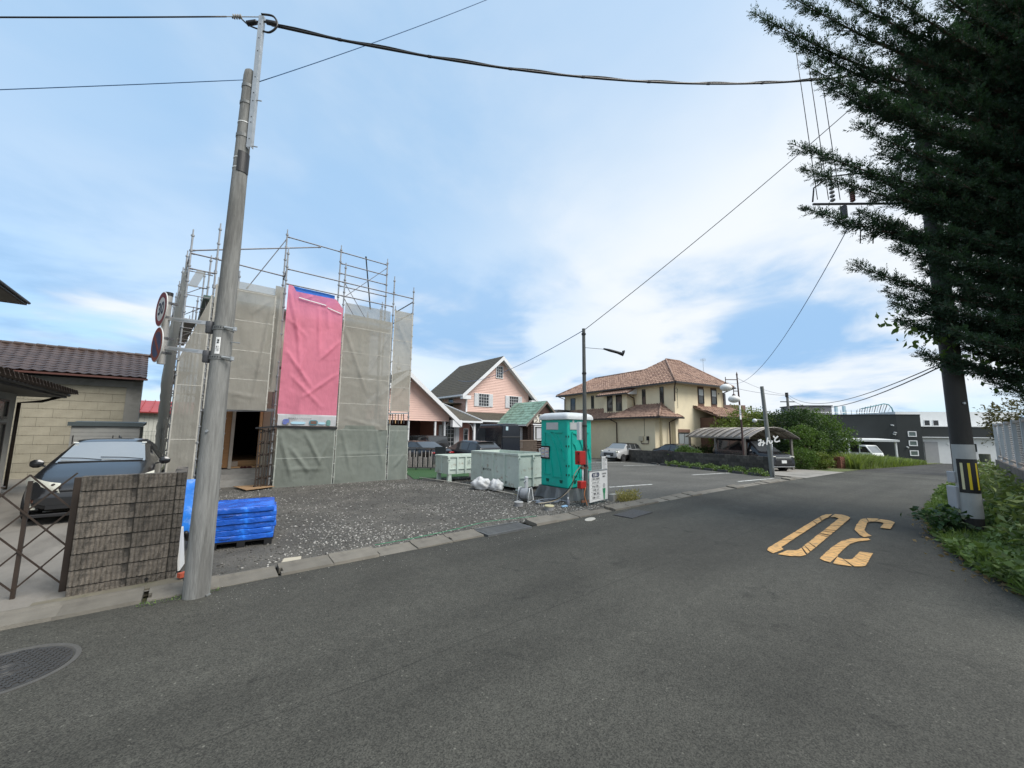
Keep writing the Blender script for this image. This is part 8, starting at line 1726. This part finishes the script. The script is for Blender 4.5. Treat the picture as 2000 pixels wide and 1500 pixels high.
def conifer():
    rg = np.random.default_rng(99); T0 = np.array([13.0, -1.75, 0.0]); t = thing('conifer_tree', 'huge dark conifer with feathery drooping branches filling the right edge', 'tree', tuple(T0))
    tr = MB(); tr.tube([(0, 0, -.2), (.05, 0, 3), (.0, .05, 7), (0, 0, 12)], [.34, .28, .2, .06], 12); tr.build('trunk', BARK, t, smooth=True)
    # visible limbs: world position of each tip, foot height on the trunk
    tips = [((7.15, 2.10, 9.35), 7.6), ((7.5, 1.75, 9.75), 8.0), ((7.9, 1.75, 9.0), 7.3), ((7.9, 1.60, 8.40), 6.9), ((8.2, 1.45, 8.10), 6.6), ((8.7, 1.05, 7.95), 6.5), ((7.92, 1.85, 6.98), 6.0), ((8.07, 1.79, 6.55), 5.7), ((8.8, 1.10, 7.35), 6.1), ((9.0, 1.05, 6.45), 5.4), ((8.16, 1.83, 5.83), 5.2), ((8.9, 1.2, 5.75), 5.0), ((9.3, .95, 5.5), 4.6), ((9.52, .84, 5.15), 4.4), ((8.97, 1.34, 4.82), 3.9), ((9.54, 1.0, 4.35), 3.6), ((9.72, .92, 3.85), 3.2), ((10.02, .76, 3.25), 2.7), ((9.6, .95, 4.15), 3.4), ((10.46, .42, 3.15), 2.6), ((11.07, 0.0, 2.75), 2.3), ((11.6, -.39, 2.42), 2.1), ((11.0, .25, 3.4), 2.9), ((10.2, .5, 3.9), 3.3), ((9.2, .9, 6.9), 5.8), ((9.6, .7, 6.1), 5.2), ((9.9, .6, 4.8), 4.1), ((8.6, .6, 9.6), 8.3), ((9.2, .2, 10.0), 8.8), ((9.8, -.2, 10.4), 9.2), ((8.0, 1.3, 9.9), 8.4), ((9.4, .5, 9.2), 8.0), ((10.6, -.6, 10.6), 9.6)]+[((9.75+.12*(k % 3), .30+.1*(k % 2), 3.55+.48*k), 3.1+.44*k) for k in range(8)]
    tips = [(np.array(p)-T0, h) for p, h in tips]
    for k in range(105):        # fill the body of the crown
        h = rg.uniform(3.0, 11.0); a = rg.uniform(R(95), R(235)); L = np.interp(h, [2.2, 4, 6, 8, 11], [1.0, 1.9, 2.4, 3.2, 3.0])*rg.uniform(.5, .95); tips.append((np.array([L*math.cos(a), L*math.sin(a), h+L*.12*rg.uniform(-.3, 1.2)]), h-.3))
    for k in range(60):        # far and right sides
        h = rg.uniform(2.8, 11.5); a = rg.uniform(R(-125), R(95)); L = np.interp(h, [2.2, 4, 6, 8, 11], [1.6, 2.6, 3.2, 3.4, 1.8])*rg.uniform(.5, .95); tips.append((np.array([L*math.cos(a), L*math.sin(a), h+L*.1]), h-.4))
    lim = MB(); P_, D_, S_ = [], [], []
    PK = []
    def sprays(p0, p1, n, sp0, rad, fine=True):
        "sprays of scale leaves clothing the twig p0-p1"
        v = p1-p0; L = np.linalg.norm(v)+1e-9; ax = v/L; s = rg.uniform(.05, 1.0, n); q = rg.normal(size=(n, 3)); q -= (q@ax)[:, None]*ax; q /= np.linalg.norm(q, axis=1, keepdims=True)+1e-9
        P_.append(p0+v*s[:, None]+q*(rad*rg.uniform(0, 1, n)*(1-.6*s))[:, None]); d = ax*1.0+q*.65+np.array([0, 0, .22])+rg.normal(size=(n, 3))*.2; D_.append(d/np.linalg.norm(d, axis=1, keepdims=True)); S_.append(sp0*rg.uniform(.55, 1.25, n)*(1-.35*s)); PK.append(np.full(n, fine))
    for i, (tip, h0) in enumerate(tips):
        foot = np.array([0, 0, h0]); v = tip-foot; L = np.linalg.norm(v); vis = i < 41; ax = v/L
        mid = foot+v*.5-np.array([0, 0, .11*L]); ss = np.linspace(0, 1, 9); pts = [(1-s)**2*foot+2*s*(1-s)*mid+s*s*tip for s in ss]
        lim.tube([tuple(p) for p in pts], [float(.05*(1-s)**1.1+.005) for s in ss], 6)
        lat = np.cross(ax, [0, 0, 1.]); lat /= np.linalg.norm(lat)+1e-9
        at_ = lambda s: np.array([np.interp(s, ss, [p[c] for p in pts]) for c in range(3)])
        nt2 = int(L*(14 if vis else 15))
        for k in range(nt2):
            s = .12+.86*(k+rg.uniform(0, 1))/nt2; p0 = at_(s); sd = 1 if k % 2 else -1
            ln = (min(1.0, L/4)*(.70*(1-s)**.8+.09) if vis else min(1.0, L/4)*(.95*(1-s)**.7+.12))*rg.uniform(.45, 1.25); th = rg.uniform(.2, .75) if vis else rg.uniform(.35, 1.0)
            d = ax*math.cos(th)+lat*sd*math.sin(th)*rg.uniform(.3, 1)+np.array([0, 0, rg.uniform(-.22, .34)]); d /= np.linalg.norm(d); p1 = p0+d*ln+np.array([0, 0, -.12*ln*rg.uniform(0, 1)])
            if vis and ln > .3: lim.tube([tuple(p0), tuple(p1)], [.009, .003], 4)
            sprays(p0, p1, max(5, int(ln*(64 if vis else 18))), .15 if vis else .27, .07, vis)
        e0 = at_(.80); sprays(e0, tip, int(26+L*3), .13, .03)
    lim.build('limb', BARK, t, smooth=True)
    P_, D_, S_, PK = map(np.concatenate, (P_, D_, S_, PK)); n = len(P_)
    side = np.cross(D_, rg.normal(size=(n, 3))); side /= np.linalg.norm(side, axis=1, keepdims=True); nor = np.cross(D_, side); V, F, off = [], [], 0
    m = 9
    for k in range(m):     # plume of scale-leaf sprigs along each spray
        f = k/(m-1); sg = (1 if k % 2 else -1); c = P_+D_*(S_*f)[:, None]; dr = D_*.85+side*sg*(.75*(1-.6*f))+nor*rg.normal(size=(n, 1))*.4; dr /= np.linalg.norm(dr, axis=1, keepdims=True); L = (S_*(.50-.26*f)*rg.uniform(.7, 1.2, n))[:, None]; w = np.cross(dr, nor+rg.normal(size=(n, 3))*.4); w /= np.linalg.norm(w, axis=1, keepdims=True); w *= L*np.where(PK, .18, .26)[:, None]; use = PK if k % 3 == 2 else np.full(n, True); nu = int(use.sum())
        V.append(np.stack([c, c+dr*L*.55+w, c+dr*L, c+dr*L*.55-w], 1)[use].reshape(-1, 3)); F.append(np.arange(nu)[:, None]*4+np.array([[0, 1, 2, 3]])+off); off += 4*nu
    put('foliage', fastmesh('foliage', np.concatenate(V), np.concatenate(F), CONI, 4), t)
    # broad leaved creeper hanging through the lower crown
    c = thing('creeper', 'broad leaved creeper hanging through the lower branches of the conifer', 'creeper', tuple(T0)); cs = []; st = MB()
    for a, b in (((10.0, .8, 3.9), (12.0, -.5, 3.0)), ((10.4, .6, 3.6), (12.3, -.6, 2.8)), ((9.75, .95, 4.0), (11.2, .2, 3.7)), ((11.0, .25, 3.8), (12.6, -.7, 3.3)), ((11.6, -.1, 3.4), (12.8, -.8, 2.9))):
        a, b = np.array(a)-T0, np.array(b)-T0; pp = [a+(b-a)*s+np.array([0, 0, -.10*math.sin(math.pi*s)]) for s in np.linspace(0, 1, 7)]; st.tube([tuple(p) for p in pp], .006, 5)
        for s in np.linspace(0, 1, 75): cs.append(a+(b-a)*s+rg.normal(size=3)*np.array([.13, .13, .15])+np.array([-.12, .10, -.10*math.sin(math.pi*s)]))
    st.build('stem', BARK, c, smooth=True); cs = np.array(cs); V, F = leaves_np(rg, cs, np.repeat(np.array([[-.3, .2, -.9]]), len(cs), 0), .12, .6, -.5); put('foliage', fastmesh('foliage', V, F, G5, 4), c)
conifer()
def far_trees():
    tree('loose reddish brown tree behind the pale fence on the right', (36.0, -1.2, gz(36, -1)), [((0, 0, 3.2), (1.6, 1.5, 1.3)), ((1.2, -.6, 2.6), (1.5, 1.3, 1.1)), ((-.6, .7, 2.4), (1.1, 1.0, .9))], 4200, .16, leaf_mat('reddish leaves', (.085, .075, .03), .4), 2.4, 61, group='trees behind the fence')
    tree('dark green tree at the right edge behind the fence', (34.0, -3.6, gz(34, -3)), [((0, 0, 3.4), (2.0, 2.0, 1.8)), ((-1.2, .8, 2.5), (1.3, 1.2, 1.1))], 5200, .16, G3, 2.4, 62, group='trees behind the fence')
    t = thing('low_dark_building', 'low dark building with a white vent behind the fence', 'building', (70, -1.5, 0), R(-47)); m = MB(); m.box(-4, 5, 0, 6, -2, 2.0); m.build('wall', _M['charcoal render'], t); fwin(t, (0, 0, 0), (1, 0, 0), (0, -1, 0), -1.5, 1.5, -.8, 1.2, BLACK, 1, 1, .08, DGLASS)
far_trees()
# ------------------------------------------------------------------ overhead lines
def wire(label, a, b, sag, r=.006, m=None, name='overhead_wire', n=24, twist=0):
    a, b = Vector(a), Vector(b); pts = []
    for k in range(n+1):
        s = k/n; p = a+(b-a)*s; p.z -= 4*sag*s*(1-s); pts.append(p)
    mb = MB(); mb.tube(pts, r, 6); o = mb.build(name, m or BLACK, smooth=True); setp(o, label, 'wire')
    if twist:
        mb = MB(); q = []
        for k in range(n*3+1):
            s = k/(n*3); p = a+(b-a)*s; p.z -= 4*sag*s*(1-s)-.022-.012*math.sin(k*.75); q.append(p)
        mb.tube(q, r*.55, 5); mb.build('messenger_wire', m or BLACK, o, smooth=True)
        for k in range(2, n, 3): mb = MB(); mb.tube([pts[k], pts[k]+(pts[k+1]-pts[k]).normalized()*.05], r*1.25, 6); mb.build('cable_clip', m or BLACK, o)
    return o
def wires():
    BL = mat('pale blue wire', (.05, .14, .30), .6, .1, 4)
    wire('thick black overhead cable from the left pole across the road to the right pole', (.30, 5.33, 6.86), (10.9, .45, 9.4), .60, .017, None, 'overhead_cable', 30, 1)
    wire('black overhead wire running left from the top of the left pole', (-.15, 5.512, 6.805), (-5.93, 7.97, 4.73), .04, .009)
    wire('thin blue wire running left from below the top of the left pole', (.085, 5.43, 6.02), (-5.93, 8.22, 4.06), .03, .005, BL)
    wire('thin blue wire climbing right from the left pole out of the frame', (.22, 5.36, 6.02), (4.9, 4.05, 10.6), .10, .005, BL)
    wire('long black wire from the right pole down to the temporary power pole', (10.9, .42, 9.6), (7.37, 6.27, 4.30), .12, .008)
    wire('thin wire from the temporary power pole towards the pink house', (7.36, 6.27, 4.30), (16.9, 28.2, 6.0), .5, .010, BL)
    a = Vector((10.98, .38, 0))+ARM*2.3
    for k, dx in enumerate((0, .22, .45)):
        p = Vector((10.98, .38, 0))+ARM*(2.25-dx)
        wire('thin vertical drop wire at the cross arm, ' + ('left', 'middle', 'right')[k] + ' of three', (p.x, p.y, 6.4), (p.x-.15, p.y+.1, 9.8), 0.0, .007, n=4)
    wire('thin blue wire slanting down to the left of the dark house', (9.6, 1.35, 5.95), (30.5, 12.2, 5.6), 1.2, .008, BL)
    wire('pair of wires from the right pole to the short far pole, upper one', (10.9, .45, 3.15), (37.4, 10.3, 4.95), .75, .011); wire('pair of wires from the right pole to the short far pole, lower one', (10.9, .45, 3.1), (37.4, 10.3, 4.75), .85, .013)
    wire('service wire from the cream house wall to the far pole', (30.0, 15.5, 6.7), (37.6, 10.4, 4.9), .35, .012); wire('wire from the globe lamp post towards the far right', (23.6, 8.9, 4.9), (37.5, 10.4, 5.0), .2, .008)
wires()
